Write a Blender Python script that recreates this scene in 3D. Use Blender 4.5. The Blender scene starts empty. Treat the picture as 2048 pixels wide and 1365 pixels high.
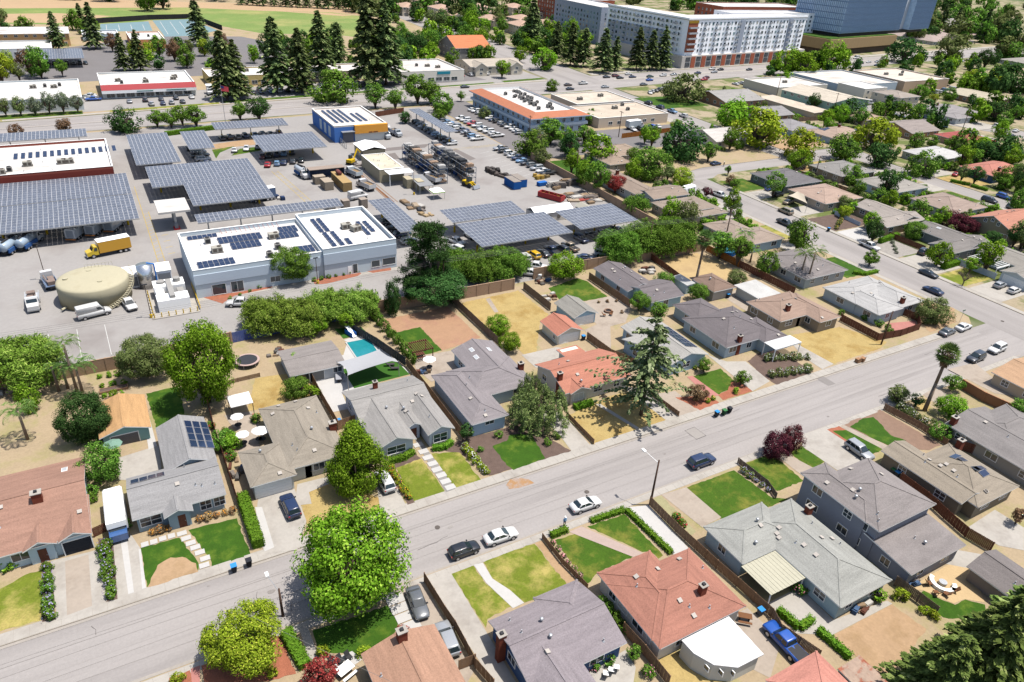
import bpy,bmesh,math,random
import numpy as np
from mathutils import Vector,Matrix
# ------------------------------------------------------------------ scene, camera, light
sc=bpy.context.scene
R=math.radians
CAM_H,FOCAL_PX=70.0,1440.0
PITCH,ROLL,YAW=R(30.05),R(3.72),R(-30.95)
cam=bpy.data.cameras.new('camera'); cam_o=bpy.data.objects.new('camera',cam)
sc.collection.objects.link(cam_o); sc.camera=cam_o
cam.sensor_fit = 'HORIZONTAL'; cam.sensor_width=36.0; cam.lens=36.0*FOCAL_PX/2048.0
cam.clip_start=1.0; cam.clip_end=6000.0
cam_o.matrix_world=Matrix.Translation((0,0,CAM_H)) @ Matrix.Rotation(YAW,4,'Z') @ Matrix.Rotation(math.pi/2-PITCH,4,'X') @ Matrix.Rotation(ROLL,4,'Z')
SUN_EL, SUN_AZ = R(72.0), math.atan2(-0.43, 0.90)       # azimuth measured from +X
world=bpy.data.worlds.new('World'); sc.world=world; world.use_nodes=True
wn=world.node_tree.nodes; wl=world.node_tree.links
sky=wn.new('ShaderNodeTexSky'); sky.sky_type = 'NISHITA'; sky.sun_disc=False
sky.sun_elevation=SUN_EL; sky.sun_rotation=math.pi/2-SUN_AZ
sky.air_density=1.0; sky.dust_density=2.0; sky.ozone_density=0.6
wl.new(sky.outputs[0],wn['Background'].inputs[0]); wn['Background'].inputs[1].default_value=0.12
sun=bpy.data.lights.new('sun','SUN'); sun.energy=5.0; sun.angle=R(0.53); sun.color=(1.0,0.95,0.885)
sun_o=bpy.data.objects.new('sun',sun); sc.collection.objects.link(sun_o)
sdir=Vector((math.cos(SUN_EL)*math.cos(SUN_AZ),math.cos(SUN_EL)*math.sin(SUN_AZ),math.sin(SUN_EL)))
sun_o.rotation_euler=sdir.to_track_quat('Z','Y').to_euler()
sun_o.location=sdir*300
sc.view_settings.view_transform = 'Standard'; sc.view_settings.look = 'None'
sc.view_settings.exposure=0.80; sc.view_settings.gamma=1.0
try: sc.view_settings.use_curve_mapping=False
except Exception: pass
sc.cycles.max_bounces=6; sc.cycles.diffuse_bounces=3; sc.cycles.glossy_bounces=2
sc.cycles.transmission_bounces=2; sc.cycles.transparent_max_bounces=4
sc.cycles.caustics_reflective=False; sc.cycles.caustics_refractive=False
col=sc.collection
rnd=random.Random(7)
ZL = 0.12                                   # level of the lots above the carriageway
# ------------------------------------------------------------------ materials
def lin(c):
    c=c/255.0
    return c/12.92 if c <= 0.04045 else ((c+0.055)/1.055)**2.4
def S(r,g,b,k=2.8):
    """surface colour from the tone a sunlit level piece of it shows"""
    return tuple(min(0.85,lin(v)/k/q) for v,q in ((r,1.0),(g,1.005),(b,1.01)))
MATS={}
def surf(name,c,var=0.12,scale=0.35,fine=3.0,rough=0.9,bump=0.0,patch=None,spec=0.2,metal=0.0,coat=0.0,stretch=None,fine_amt=0.5):
    """plain surface: base colour with broad and fine mottling in world space,and optional patches of a second colour"""
    if name in MATS: return MATS[name]
    m=bpy.data.materials.new(name); m.use_nodes=True
    n,l=m.node_tree.nodes,m.node_tree.links
    b=n['Principled BSDF']; b.inputs['Roughness'].default_value=rough
    b.inputs['Specular IOR Level'].default_value=spec; b.inputs['Metallic'].default_value=metal
    b.inputs['Coat Weight'].default_value=coat
    m.diffuse_color=(*c,1)
    if var <= 0 and patch is None:
        b.inputs['Base Color'].default_value=(*c,1)
    else:
        geo=n.new('ShaderNodeNewGeometry'); src=geo.outputs['Position']
        if stretch:
            mp=n.new('ShaderNodeMapping'); mp.inputs['Scale'].default_value=stretch
            l.new(src,mp.inputs[0]); src=mp.outputs[0]
        n1=n.new('ShaderNodeTexNoise'); n1.inputs['Scale'].default_value=scale; n1.inputs['Detail'].default_value=5; n1.inputs['Roughness'].default_value=0.6
        n2=n.new('ShaderNodeTexNoise'); n2.inputs['Scale'].default_value=fine; n2.inputs['Detail'].default_value=3
        l.new(src,n1.inputs['Vector']); l.new(geo.outputs['Position'],n2.inputs['Vector'])
        mx=n.new('ShaderNodeMix'); mx.data_type = 'FLOAT'; mx.inputs[0].default_value=fine_amt
        l.new(n1.outputs[0],mx.inputs[2]); l.new(n2.outputs[0],mx.inputs[3])
        mr=n.new('ShaderNodeMapRange'); mr.inputs[1].default_value=0.3; mr.inputs[2].default_value=0.7
        mr.inputs[3].default_value=1-var; mr.inputs[4].default_value=1+var
        l.new(mx.outputs[0],mr.inputs[0])
        cm=n.new('ShaderNodeMix'); cm.data_type = 'RGBA'; cm.blend_type = 'MULTIPLY'; cm.inputs[0].default_value=1.0
        cm.inputs[6].default_value=(*c,1)
        if patch:
            pc,psc,lo,hi=patch
            n3=n.new('ShaderNodeTexNoise'); n3.inputs['Scale'].default_value=psc; n3.inputs['Detail'].default_value=6; n3.inputs['Roughness'].default_value=0.65
            l.new(src,n3.inputs['Vector'])
            pr=n.new('ShaderNodeMapRange'); pr.inputs[1].default_value=lo; pr.inputs[2].default_value=hi
            l.new(n3.outputs[0],pr.inputs[0])
            pm=n.new('ShaderNodeMix'); pm.data_type = 'RGBA'; pm.inputs[6].default_value=(*c,1); pm.inputs[7].default_value=(*pc,1)
            l.new(pr.outputs[0],pm.inputs[0]); l.new(pm.outputs[2],cm.inputs[6])
        l.new(mr.outputs[0],cm.inputs[7]); l.new(cm.outputs[2],b.inputs['Base Color'])
        if bump:
            bp=n.new('ShaderNodeBump'); bp.inputs['Strength'].default_value=0.6; bp.inputs['Distance'].default_value=bump
            l.new(n2.outputs[0],bp.inputs['Height']); l.new(bp.outputs[0],b.inputs['Normal'])
    MATS[name]=m
    return m
def leafmat(name,c1,c2,c3=None,trans=0.24):
    if name in MATS: return MATS[name]
    m=bpy.data.materials.new(name); m.use_nodes=True
    n,l=m.node_tree.nodes,m.node_tree.links
    n.remove(n['Principled BSDF']); out=n['Material Output']
    geo=n.new('ShaderNodeNewGeometry'); oi=n.new('ShaderNodeObjectInfo')
    rp=n.new('ShaderNodeValToRGB'); e=rp.color_ramp.elements
    e[0].color=(*c1,1); e[1].color=(*c2,1)
    if c3: x=e.new(0.85); x.color=(*c2,1); e[-1].color=(*c3,1)
    l.new(geo.outputs['Random Per Island'],rp.inputs[0])
    hs=n.new('ShaderNodeHueSaturation'); mr=n.new('ShaderNodeMapRange')
    mr.inputs[3].default_value=0.82; mr.inputs[4].default_value=1.2
    mh=n.new('ShaderNodeMapRange'); mh.inputs[3].default_value=0.488; mh.inputs[4].default_value=0.512
    l.new(oi.outputs['Random'],mr.inputs[0]); l.new(mr.outputs[0],hs.inputs['Value'])
    l.new(oi.outputs['Random'],mh.inputs[0]); l.new(mh.outputs[0],hs.inputs['Hue']); l.new(rp.outputs[0],hs.inputs['Color'])
    d=n.new('ShaderNodeBsdfDiffuse'); t=n.new('ShaderNodeBsdfTranslucent'); mx=n.new('ShaderNodeMixShader'); mx.inputs[0].default_value=trans
    l.new(hs.outputs[0],d.inputs[0]); l.new(hs.outputs[0],t.inputs[0]); l.new(d.outputs[0],mx.inputs[1]); l.new(t.outputs[0],mx.inputs[2])
    l.new(mx.outputs[0],out.inputs[0]); m.diffuse_color=(*c2,1)
    MATS[name]=m
    return m
def paint(r,g,b,metal=0.0):
    k = 'paint_%d_%d_%d' % (r,g,b)
    if k in MATS: return MATS[k]
    c=S(r,g,b,2.2)
    return surf(k,c,var=0,rough=0.32,spec=0.5,coat=0.6,metal=metal)
def wallmat(r,g,b):
    return surf('wall_%d_%d_%d' % (r,g,b),tuple(min(.8,lin(v)/1.55/q) for v,q in ((r,1),(g,1),(b,1.07))),var=0.05,scale=.5,fine=5,rough=.9)
def roofmat(r,g,b,kind='shingle'):
    k = 'roof_%s_%d_%d_%d' % (kind,r,g,b)
    if kind == 'shingle': r,g,b=r+2,g+1,b-1
    if kind == 'shingle': return surf(k,S(r,g,b,2.45),var=0.26,scale=0.9,fine=6.0,rough=0.95,bump=0.04,fine_amt=.5,stretch=(.3,.3,8),patch=(tuple(.82*v for v in S(r,g,b,2.45)),0.4,.5,.75))
    if kind == 'white': return surf(k,S(r,g,b,2.3),var=0.07,scale=0.25,fine=1.5,rough=0.7,patch=(S(206,199,188),0.14,.5,.72),stretch=(.5,1.4,1))
    return surf(k,S(r,g,b),var=0.08,scale=0.4,fine=3.0,rough=0.8)
GLASS=surf('window_glass',(0.025,0.035,0.045),var=0,rough=0.06,spec=0.8)
CARGLASS=surf('car_glass',(0.012,0.02,0.024),var=0,rough=0.05,spec=0.7)
TYRE=surf('tyre_rubber',(0.02,0.02,0.02),var=0,rough=0.8)
RIM=surf('wheel_rim',(0.45,0.45,0.46),var=0,rough=0.35,metal=0.7)
LAMP=surf('lamp_lens',(0.75,0.75,0.72),var=0,rough=0.1,spec=0.6)
TAIL=surf('tail_lamp',(0.35,0.02,0.02),var=0,rough=0.2,spec=0.5)
DARK=surf('dark_trim',(0.02,0.02,0.022),var=0,rough=0.6)
TRIM=surf('white_trim',(0.62,0.62,0.6),var=0.04,rough=0.7)
BARK=surf('bark',(0.10,0.075,0.055),var=0.35,scale=2,fine=9,rough=0.95,bump=0.03)
PALMBARK=surf('palm_bark',(0.16,0.12,0.09),var=0.3,scale=1.5,fine=8,rough=0.95)
WOOD=surf('fence_wood',S(186,148,116),var=0.28,scale=0.6,fine=5,rough=0.9,stretch=(3,3,.3))
WOODGREY=surf('grey_fence_wood',S(166,144,126),var=0.28,scale=0.6,fine=5,rough=0.9,stretch=(3,3,.3))
WOODORANGE=surf('new_cedar_wood',S(205,132,62),var=0.2,scale=0.6,fine=5,rough=0.85)
WOODRED=surf('redwood_boards',S(142,92,72),var=0.25,scale=.6,fine=5,rough=.9)
BLOCK=surf('block_wall',S(214,180,150),var=0.12,scale=0.5,fine=4,rough=0.95)
BRICK=surf('brick_red',S(158,84,62),var=0.25,scale=2.0,fine=9,rough=0.95)
STEEL=surf('galvanised_steel',(0.32,0.33,0.34),var=0.1,rough=0.45,metal=0.6)
WHITEM=surf('white_metal',(0.68,0.68,0.67),var=0.05,rough=0.5)
BLACKM=surf('black_metal',(0.025,0.025,0.028),var=0,rough=0.5)
YELLOW=surf('safety_yellow',S(236,196,30,2.2),var=0.08,rough=0.5)
ORANGE=surf('safety_orange',S(240,96,40,2.2),var=0.05,rough=0.6)
CONC=surf('concrete',S(214,208,198),var=0.10,scale=0.3,fine=2.5,rough=0.95,patch=(S(188,180,170),0.25,.5,.75))
CONCNEW=surf('pale_concrete',S(232,230,226),var=0.06,scale=0.3,fine=2.5,rough=0.9)
CONCTAN=surf('tan_concrete',S(206,192,176),var=0.10,scale=0.4,fine=2.5,rough=0.95,patch=(S(180,164,148),0.3,.5,.75))
CONCPINK=surf('pink_paving',S(216,150,140),var=0.12,scale=0.6,fine=4,rough=0.95)
KERB=surf('kerb_concrete',S(200,192,182),var=0.12,scale=0.4,fine=3,rough=0.95)
ASPH=surf('road_asphalt',S(198,192,188),var=0.10,scale=0.16,fine=3.0,rough=0.95,patch=(S(172,166,163),0.10,.46,.74),stretch=(.18,1.8,1))
ASPHY=surf('road_asphalt_cross',S(194,188,184),var=0.10,scale=0.16,fine=3.0,rough=0.95,patch=(S(170,164,160),0.10,.46,.74),stretch=(1.8,.18,1))
ASPHLOT=surf('yard_asphalt',S(193,189,185),var=0.09,scale=0.08,fine=1.6,rough=0.95,patch=(S(166,158,154),0.05,.5,.75))
ASPHDARK=surf('dark_asphalt',S(150,146,146),var=0.1,scale=0.12,fine=2.0,rough=0.95)
GRASS=surf('lawn_grass',S(82,118,28),var=0.3,scale=0.5,fine=5.0,rough=1,bump=0.05,patch=(S(158,156,68),0.22,.50,.70),fine_amt=.55)
GRASSGREEN=surf('lush_lawn_grass',S(70,112,24),var=0.28,scale=0.6,fine=6.0,rough=1,bump=0.05,patch=(S(118,142,46),0.3,.52,.72),fine_amt=.55)
GRASSDRY=surf('dry_lawn_grass',S(214,188,124),var=0.2,scale=0.5,fine=5.0,rough=1,bump=0.05,patch=(S(184,150,84),0.2,.48,.7),fine_amt=.55)
GRASSMIX=surf('half_dry_lawn_grass',S(132,148,46),var=0.26,scale=0.5,fine=5.0,rough=1,bump=0.05,patch=(S(208,192,112),0.16,.46,.62),fine_amt=.55)
TURF=surf('artificial_turf',S(70,122,40),var=0.1,scale=1,fine=7,rough=1)
DIRT=surf('bare_dirt',S(212,178,140),var=0.14,scale=0.4,fine=4.0,rough=1,bump=0.03,patch=(S(190,158,118),0.3,.5,.7))
MULCH=surf('bark_mulch',S(128,108,98),var=0.25,scale=1,fine=8.0,rough=1,bump=0.05)
REDMULCH=surf('red_mulch',S(196,124,96),var=0.25,scale=1,fine=8.0,rough=1,bump=0.05)
GRAVEL=surf('grey_gravel',S(190,184,176),var=0.25,scale=1.5,fine=10,rough=1,bump=0.05)
YARD=surf('yard_earth',S(208,186,152),var=0.16,scale=0.3,fine=4.0,rough=1,patch=(S(176,172,110),0.15,.5,.7))
# ------------------------------------------------------------------ mesh building
class MB:
    def __init__(s): s.v=[]; s.f=[]; s.m=[]
    def poly(s,pts,m=0):
        i=len(s.v); s.v += [tuple(p) for p in pts]; s.f.append(tuple(range(i,i+len(pts)))); s.m.append(m); return s
    def box(s,x0,y0,z0,x1,y1,z1,m=0,bottom=True):
        i=len(s.v)
        s.v += [(x0,y0,z0),(x1,y0,z0),(x1,y1,z0),(x0,y1,z0),(x0,y0,z1),(x1,y0,z1),(x1,y1,z1),(x0,y1,z1)]
        F=[(0,1,5,4),(1,2,6,5),(2,3,7,6),(3,0,4,7),(4,5,6,7)]
        if bottom: F.append((3,2,1,0))
        for q in F: s.f.append(tuple(i+k for k in q)); s.m.append(m)
        return s
    def bar(s,p,q,w,h,m=0):
        """rectangular bar from p to q"""
        p,q=Vector(p),Vector(q); d=(q-p).normalized()
        up=Vector((0,0,1)) if abs(d.z)<0.95 else Vector((1,0,0))
        a=d.cross(up).normalized()*(w/2); b=a.cross(d).normalized()*(h/2)
        i=len(s.v)
        for o in (p,q): s.v += [tuple(o-a-b),tuple(o+a-b),tuple(o+a+b),tuple(o-a+b)]
        for f in ((3,2,1,0),(4,5,6,7),(0,1,5,4),(1,2,6,5),(2,3,7,6),(3,0,4,7)): s.f.append(tuple(i+k for k in f)); s.m.append(m)
        return s
    def tube(s,p,q,r0,r1,n=8,m=0,cap=True):
        p,q=Vector(p),Vector(q); d=(q-p)
        if d.length<1e-6: return s
        d.normalize(); up=Vector((0,0,1)) if abs(d.z)<0.95 else Vector((1,0,0))
        a=d.cross(up).normalized(); b=a.cross(d).normalized(); i=len(s.v)
        for o,r in ((p,r0),(q,r1)):
            for k in range(n):
                t=2*math.pi*k/n; s.v.append(tuple(o+a*(r*math.cos(t))-b*(r*math.sin(t))))
        for k in range(n):
            s.f.append((i+k,i+(k+1) % n,i+n+(k+1) % n,i+n+k)); s.m.append(m)
        if cap:
            s.f.append(tuple(i+n+k for k in range(n))); s.m.append(m)
            s.f.append(tuple(i+n-1-k for k in range(n))); s.m.append(m)
        return s
    def prism(s,poly,z0,z1,m=0,ms=None):
        n=len(poly); a=sum(poly[k][0]*poly[(k+1) % n][1]-poly[(k+1) % n][0]*poly[k][1] for k in range(n))
        if a<0: poly=poly[::-1]
        i=len(s.v); s.v += [(p[0],p[1],z0) for p in poly]+[(p[0],p[1],z1) for p in poly]
        s.f.append(tuple(i+n+k for k in range(n))); s.m.append(m)
        for k in range(n): s.f.append((i+k,i+(k+1) % n,i+n+(k+1) % n,i+n+k)); s.m.append(m if ms is None else ms)
        return s
    def loft(s,rings,m=0,cap=True):
        n=len(rings[0]); i=len(s.v)
        for r in rings: s.v += [tuple(p) for p in r]
        for j in range(len(rings)-1):
            for k in range(n):
                a=i+j*n+k; b=i+j*n+(k+1) % n
                s.f.append((a,b,b+n,a+n)); s.m.append(m)
        if cap:
            s.f.append(tuple(i+n-1-k for k in range(n))); s.m.append(m)
            e=i+(len(rings)-1)*n; s.f.append(tuple(e+k for k in range(n))); s.m.append(m)
        return s
    def mesh(s,name,mats,smooth=False):
        me=bpy.data.meshes.new(name); me.from_pydata(s.v,[],s.f)
        for m in mats: me.materials.append(m)
        if any(s.m): me.polygons.foreach_set('material_index',s.m)
        if smooth: me.polygons.foreach_set('use_smooth',[True]*len(s.f))
        me.update(); return me
def link(name,me,parent=None,loc=(0,0,0),rz=0.0,scale=None,rot=None):
    o=bpy.data.objects.new(name,me); col.objects.link(o)
    o.location=loc
    if rot is not None: o.rotation_euler=rot
    elif rz: o.rotation_euler=(0,0,rz)
    if scale is not None: o.scale=scale if hasattr(scale,'__len__') else (scale,)*3
    if parent is not None: o.parent=parent
    return o
def part(name,mb,mats,*a,**k): return link(name,mb.mesh(name,mats),*a,**k)
def tag(o,label,cat,group=None,kind=None):
    o['label']=label; o['category']=cat
    if group: o['group']=group
    if kind: o['kind']=kind
    return o
def thing(name,label,cat,loc=(0,0,0),rz=0.0,group=None):
    o=link(name,None,None,loc,rz); o.empty_display_size=0.5
    return tag(o,label,cat,group)
def struct(name,mb,mats,smooth=False):
    o=link(name,mb.mesh(name,mats,smooth)); o['kind'] = 'structure'; return o
def sheet(name,poly,z,mat):
    return struct(name,MB().poly([(p[0],p[1],z) for p in ccw(poly)]),[mat])
def ccw(poly):
    n=len(poly); a=sum(poly[k][0]*poly[(k+1) % n][1]-poly[(k+1) % n][0]*poly[k][1] for k in range(n))
    return poly if a>0 else poly[::-1]
def rect(x0,y0,x1,y1): return [(x0,y0),(x1,y0),(x1,y1),(x0,y1)]
def copy_tree(o,parent=None):
    c=o.copy(); col.objects.link(c)
    if parent is not None: c.parent=parent
    for ch in o.children: copy_tree(ch,c)
    return c
ORD=['first','second','third','fourth','fifth','sixth','seventh','eighth','ninth','tenth','eleventh','twelfth','thirteenth','fourteenth','fifteenth','sixteenth','seventeenth','eighteenth','nineteenth','twentieth']
def quad_cloud(name,C,N,T,sx,sy,mats,fold=0.25):
    """one mesh of many leaf faces: centres C,normals N,long directions T,half sizes sx,sy"""
    n=len(C); N=N/(np.linalg.norm(N,axis=1,keepdims=True)+1e-9)
    T=T-N*(T*N).sum(1,keepdims=True); T=T/(np.linalg.norm(T,axis=1,keepdims=True)+1e-9)
    B=np.cross(N,T); sx=np.asarray(sx).reshape(-1,1)*np.ones((n,1)); sy=np.asarray(sy).reshape(-1,1)*np.ones((n,1))
    V=np.empty((n,4,3)); V[:,0]=C-T*sx; V[:,1]=C-B*sy+N*sy*fold; V[:,2]=C+T*sx; V[:,3]=C+B*sy+N*sy*fold
    me=bpy.data.meshes.new(name)
    me.vertices.add(4*n); me.vertices.foreach_set('co',V.reshape(-1))
    me.loops.add(4*n); me.loops.foreach_set('vertex_index',np.arange(4*n,dtype=np.int32))
    me.polygons.add(n); me.polygons.foreach_set('loop_start',np.arange(0,4*n,4,dtype=np.int32)); me.polygons.foreach_set('loop_total',np.full(n,4,dtype=np.int32))
    for m in mats: me.materials.append(m)
    me.update(calc_edges=True); me.validate(); return me
# ------------------------------------------------------------------ ground, streets, blocks
FARGROUND=surf('far_ground',S(170,164,136),var=0.2,scale=0.02,fine=0.3,rough=1,patch=(S(104,124,66),0.02,.4,.55))
struct('ground',MB().poly([(-2500,-300,0),(4500,-300,0),(4500,5500,0),(-2500,5500,0)]),[FARGROUND])
def block(name,poly,mat):
    o=struct(name,MB().prism(poly,-0.05,ZL,0,1),[mat,KERB]); return o
# carriageways
sheet('road',[(-400,57.6),(190,56.6),(190,68.7),(-400,68.7)],0.004,ASPH)
sheet('road',[(162,-200),(174.6,-200),(174.6,185),(162,185)],0.008,ASPHY)
sheet('road',[(160,172),(262,172),(262,192),(160,192)],0.012,ASPH)
sheet('road',[(248.5,-200),(258,-200),(258,192),(248.5,192)],0.016,ASPHY)
sheet('road',[(221,180),(231,180),(236,320),(221,320)],0.020,ASPHY)
sheet('road',[(372,-200),(360,176),(335,225),(333,330),(347,330),(350,228),(384,160),(390,-200)],0.024,ASPHY)
sheet('road',[(-500,258),(-28,287),(142,299),(270,313),(500,335),(1500,425),(1500,452),(400,353),(250,341),(100,323),(-28,308.5),(-500,278)],0.028,ASPH)
sheet('road',[(213,320),(242,320),(262,640),(232,640)],0.032,ASPHY)
# blocks
YARDMIX=surf('garden_earth',S(200,184,154),var=.2,scale=.12,fine=1.5,rough=1,patch=(S(124,138,74),.07,.46,.56))
block('residential_block',[(-400,68.7),(154,68.7),(158,69.6),(161,72),(162,76),(162,164),(165,174),(172,180),(182,182.5),(221,182.5),(221,305),(142,297),(-28,286),(-400,264)],YARD)
block('residential_block',[(-400,-200),(154,-200),(161.5,-196),(161.8,50),(160,54),(155,56.5),(58,57.6),(-400,58.0)],YARD)
block('residential_block',[(174.6,-200),(248.5,-200),(248.5,170),(244,174.5),(182,174.5),(176,171),(174.6,166)],YARDMIX)
block('residential_block',[(231,186),(258,186),(262,180),(258.2,160),(258.2,-200),(371,-200),(359,176),(334,225),(332,316),(236.5,308)],YARDMIX)
block('residential_block',[(391,-200),(1200,-200),(1200,392),(500,333),(349,318),(351.5,229),(385,161)],YARDMIX)
block('school_block',[(-500,279),(-28,309),(100,323.5),(211,333),(232,640),(240,1100),(-900,1100)],YARD)
block('city_block',[(244,341),(400,353.5),(1500,453),(1500,1500),(300,1100),(262,640)],YARDMIX)
# kerbs: pale band along the edge of each carriageway
def strip(name,pts,w,z,mat,side=1):
    """band of width w along a polyline"""
    L,Rr=[],[]
    for i,p in enumerate(pts):
        a=pts[max(i-1,0)]; b=pts[min(i+1,len(pts)-1)]
        d=Vector((b[0]-a[0],b[1]-a[1])).normalized(); n=Vector((-d.y,d.x))*side
        L.append((p[0],p[1])); Rr.append((p[0]+n.x*w,p[1]+n.y*w))
    return sheet(name,L+Rr[::-1],z,mat)
# pavements laid as separate flags along the main street
flag_me=MB().box(-0.745,-0.76,0,0.745,0.76,0.012).mesh('flag',[CONC])
def pavement(x0,x1,y0,y1,n0=None,along='x'):
    s=sheet('pavement',rect(x0,y0,x1,y1),ZL+0.003,KERB)
    L=(x1-x0) if along == 'x' else (y1-y0); n=max(1,round(L/1.52)); Wd=(y1-y0) if along == 'x' else (x1-x0)
    for i in range(n):
        t=(i+.5)*L/n
        if along == 'x': link('paving_slab',flag_me,s,(x0+t,(y0+y1)/2,ZL+.004+rnd.random()*.004),scale=(L/n/1.52,(Wd-.14)/1.52,1))
        else: link('paving_slab',flag_me,s,((x0+x1)/2,y0+t,ZL+.004+rnd.random()*.004),scale=((Wd-.14)/1.52,L/n/1.52,1))
pavement(-28,154,68.72,70.45); pavement(-20,153,56.35,57.55)
pavement(160.4,161.9,76,163,along='y'); pavement(174.7,176.2,62,164,along='y')
for nm,pts in (('gutter',[(-60,68.3),(155,68.3)]),('gutter',[(-60,58.0),(155,57.0)])):
    strip(nm,pts,.42,.034,KERB)
# patches, seams and covers in the main street
SEAM=surf('tar_seam',S(128,122,120),var=.1,rough=.9)
TARPATCH=surf('asphalt_patch',S(190,184,178),var=.08,scale=.5,fine=4,rough=.95)
RUST=surf('rusty_stain',S(206,160,112),var=.1,scale=.5,fine=4,rough=.95,patch=(S(196,186,180),.5,.45,.65))
p=[(74,66.9),(76.2,67),(76.4,64.3),(74.2,64.2)]
sheet('road_patch',p,.036,SEAM); c=(sum(q[0] for q in p)/4,sum(q[1] for q in p)/4)
sheet('road_patch',[(c[0]+(q[0]-c[0])*.93,c[1]+(q[1]-c[1])*.93) for q in p],.040,TARPATCH)
sheet('road_patch',[(107.7,68.8),(109.6,68.6),(109.6,66),(107.7,66.1)],.036,surf('dark_patch',S(168,162,158),var=.08))
sheet('road_stain',[(42.4,68.7),(43.6,68.6),(44.9,67.5),(45.2,66.5),(42.9,66.5),(41.4,66.9),(41.3,67),(41.3,67.9)],.036,RUST)
for p in ((29,64.5),(51.1,61.6),(166.7,67.7)):
    o=part('manhole_cover',MB().tube((0,0,0),(0,0,.02),.36,.36,16),[surf('cast_iron',S(120,112,106),var=.15)],None,(p[0],p[1],.034))
    o['kind'] = 'structure'
for pts in ([(-60,62.6),(10,62.8),(60,62.5),(120,62.9),(160,62.7)],[(-60,65.6),(20,65.7),(90,65.5),(158,65.8)]):
    strip('road_seam',pts,.09,.035,surf('worn_seam',S(188,182,178),var=.08))
rr_=random.Random(5)
for yy in (60.6,62.2,64.4,66.1): strip('wheel_track',[(-60+6*k,yy+.1*math.sin(k*.7+yy)) for k in range(37)],.75,.0335,surf('wheel_track',S(193,187,183),var=.08,scale=.2,fine=3,patch=(S(198,192,188),.12,.4,.6),stretch=(.2,1,1)))
STAIN=surf('oil_stain',S(172,165,160),var=.2,scale=1,fine=6)
for k in range(17):      # sealed cracks and oil stains
    x,y=rr_.uniform(-22,150),rr_.uniform(58.8,67.8)
    if k % 2: strip('road_crack',[(x+.9*i,y+rr_.uniform(-.25,.25)*i*.5) for i in range(rr_.randint(3,8))] if k % 4==1 else [(x+rr_.uniform(-.2,.2)*i,y+.7*i) for i in range(3)],.05,.042,SEAM)
    else:
        q=rr_.uniform(.08,.24); sheet('road_stain',[(x+q*(1+.5*rr_.random())*math.cos(a*.785)*1.6,y+q*(1+.5*rr_.random())*math.sin(a*.785)) for a in range(8)],.038,STAIN if k % 6 else TARPATCH)
WHITEP=surf('road_paint_white',S(238,238,234),var=.12,scale=2,fine=6,rough=.8)
YELP=surf('road_paint_yellow',S(226,196,96),var=.15,scale=2,fine=6,rough=.8)
# boulevard markings: median and lane lines
for k,off in enumerate((4.5,8.5,14.5,18.0)):
    x=-60
    while x<420:
        y=287+(x+28)*.085+off
        sheet('lane_marking',[(x,y),(x+3,y+.25),(x+3,y+.42),(x,y+.17)],.034,WHITEP)
        x += 10+(k % 2)*2
sheet('median',[(250,326),(420,341),(420,344),(250,329)],.10,CONC)
sheet('median',[(440,343.5),(640,361.5),(640,363.5),(440,346)],.10,CONC)
sheet('median',[(-120,291.5),(190,314),(190,315.2),(-120,292.7)],.10,surf('median_worn',S(208,200,192),var=.1))
# north footway of the boulevard
strip('footway',[(-28,309.5),(100,324),(211,333.5)],2.2,ZL+.004,CONC); strip('footway',[(246,342),(400,354),(760,386)],5.0,ZL+.004,CONC)
# industrial yard
sheet('yard_paving',[(-80,124.6),(42,125.6),(128.3,126.2),(128.3,205),(127.2,294),(-26,284.5),(-80,280)],ZL+.004,ASPHLOT)
# playing fields beyond the boulevard
FIELD=surf('sports_field_grass',S(146,172,92),var=.14,scale=.05,fine=.6,rough=1,patch=(S(196,192,122),.018,.46,.66))
FIELDDIRT=surf('ball_field_dirt',S(222,190,150),var=.08,scale=.05,fine=.5,rough=1)
# ------------------------------------------------------------------ gardens, drives and paths on the lots
LAYER={'lawn': 1,'bed': 2,'dirt': 1,'driveway': 3,'patio': 3,'path': 4,'turf': 5}
_n=[0]
def ragged(pts,amp=.13):
    r=random.Random(len(pts)*31+int(abs(pts[0][0])*10)); out=[]
    for a,b in zip(pts,pts[1:]+pts[:1]):
        L_=math.hypot(b[0]-a[0],b[1]-a[1]); n=max(1,min(60,int(L_/.55))); nx,ny=(-(b[1]-a[1])/(L_+1e-6),(b[0]-a[0])/(L_+1e-6))
        for i in range(n): j=r.uniform(-amp,amp) if i else 0; out.append((a[0]+(b[0]-a[0])*i/n+nx*j,a[1]+(b[1]-a[1])*i/n+ny*j))
    return out
def lot(name,pts,mat,lay=None):
    _n[0] += 1
    if name in ('lawn','dirt','bed'): pts=ragged(pts)
    return sheet(name,pts,ZL+.006+.006*(LAYER.get(name,2) if lay is None else lay)+.0004*(_n[0] % 13),mat)
def slabs(pts,w,d,mat,parent_name='path',rz=0):
    """stepping stones: each slab a piece of its own"""
    s=sheet(parent_name,[(pts[0][0],pts[0][1]),(pts[0][0]+.01,pts[0][1]),(pts[0][0],pts[0][1]+.01)],ZL+.05,mat)
    me=MB().box(-w/2,-d/2,0,w/2,d/2,.05).mesh('paving_slab',[mat])
    for p in pts: link('paving_slab',me,s,(p[0],p[1],ZL+.03),rz)
def lerp(a,b,n): return [(a[0]+(b[0]-a[0])*i/(n-1),a[1]+(b[1]-a[1])*i/(n-1)) for i in range(n)]
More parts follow.
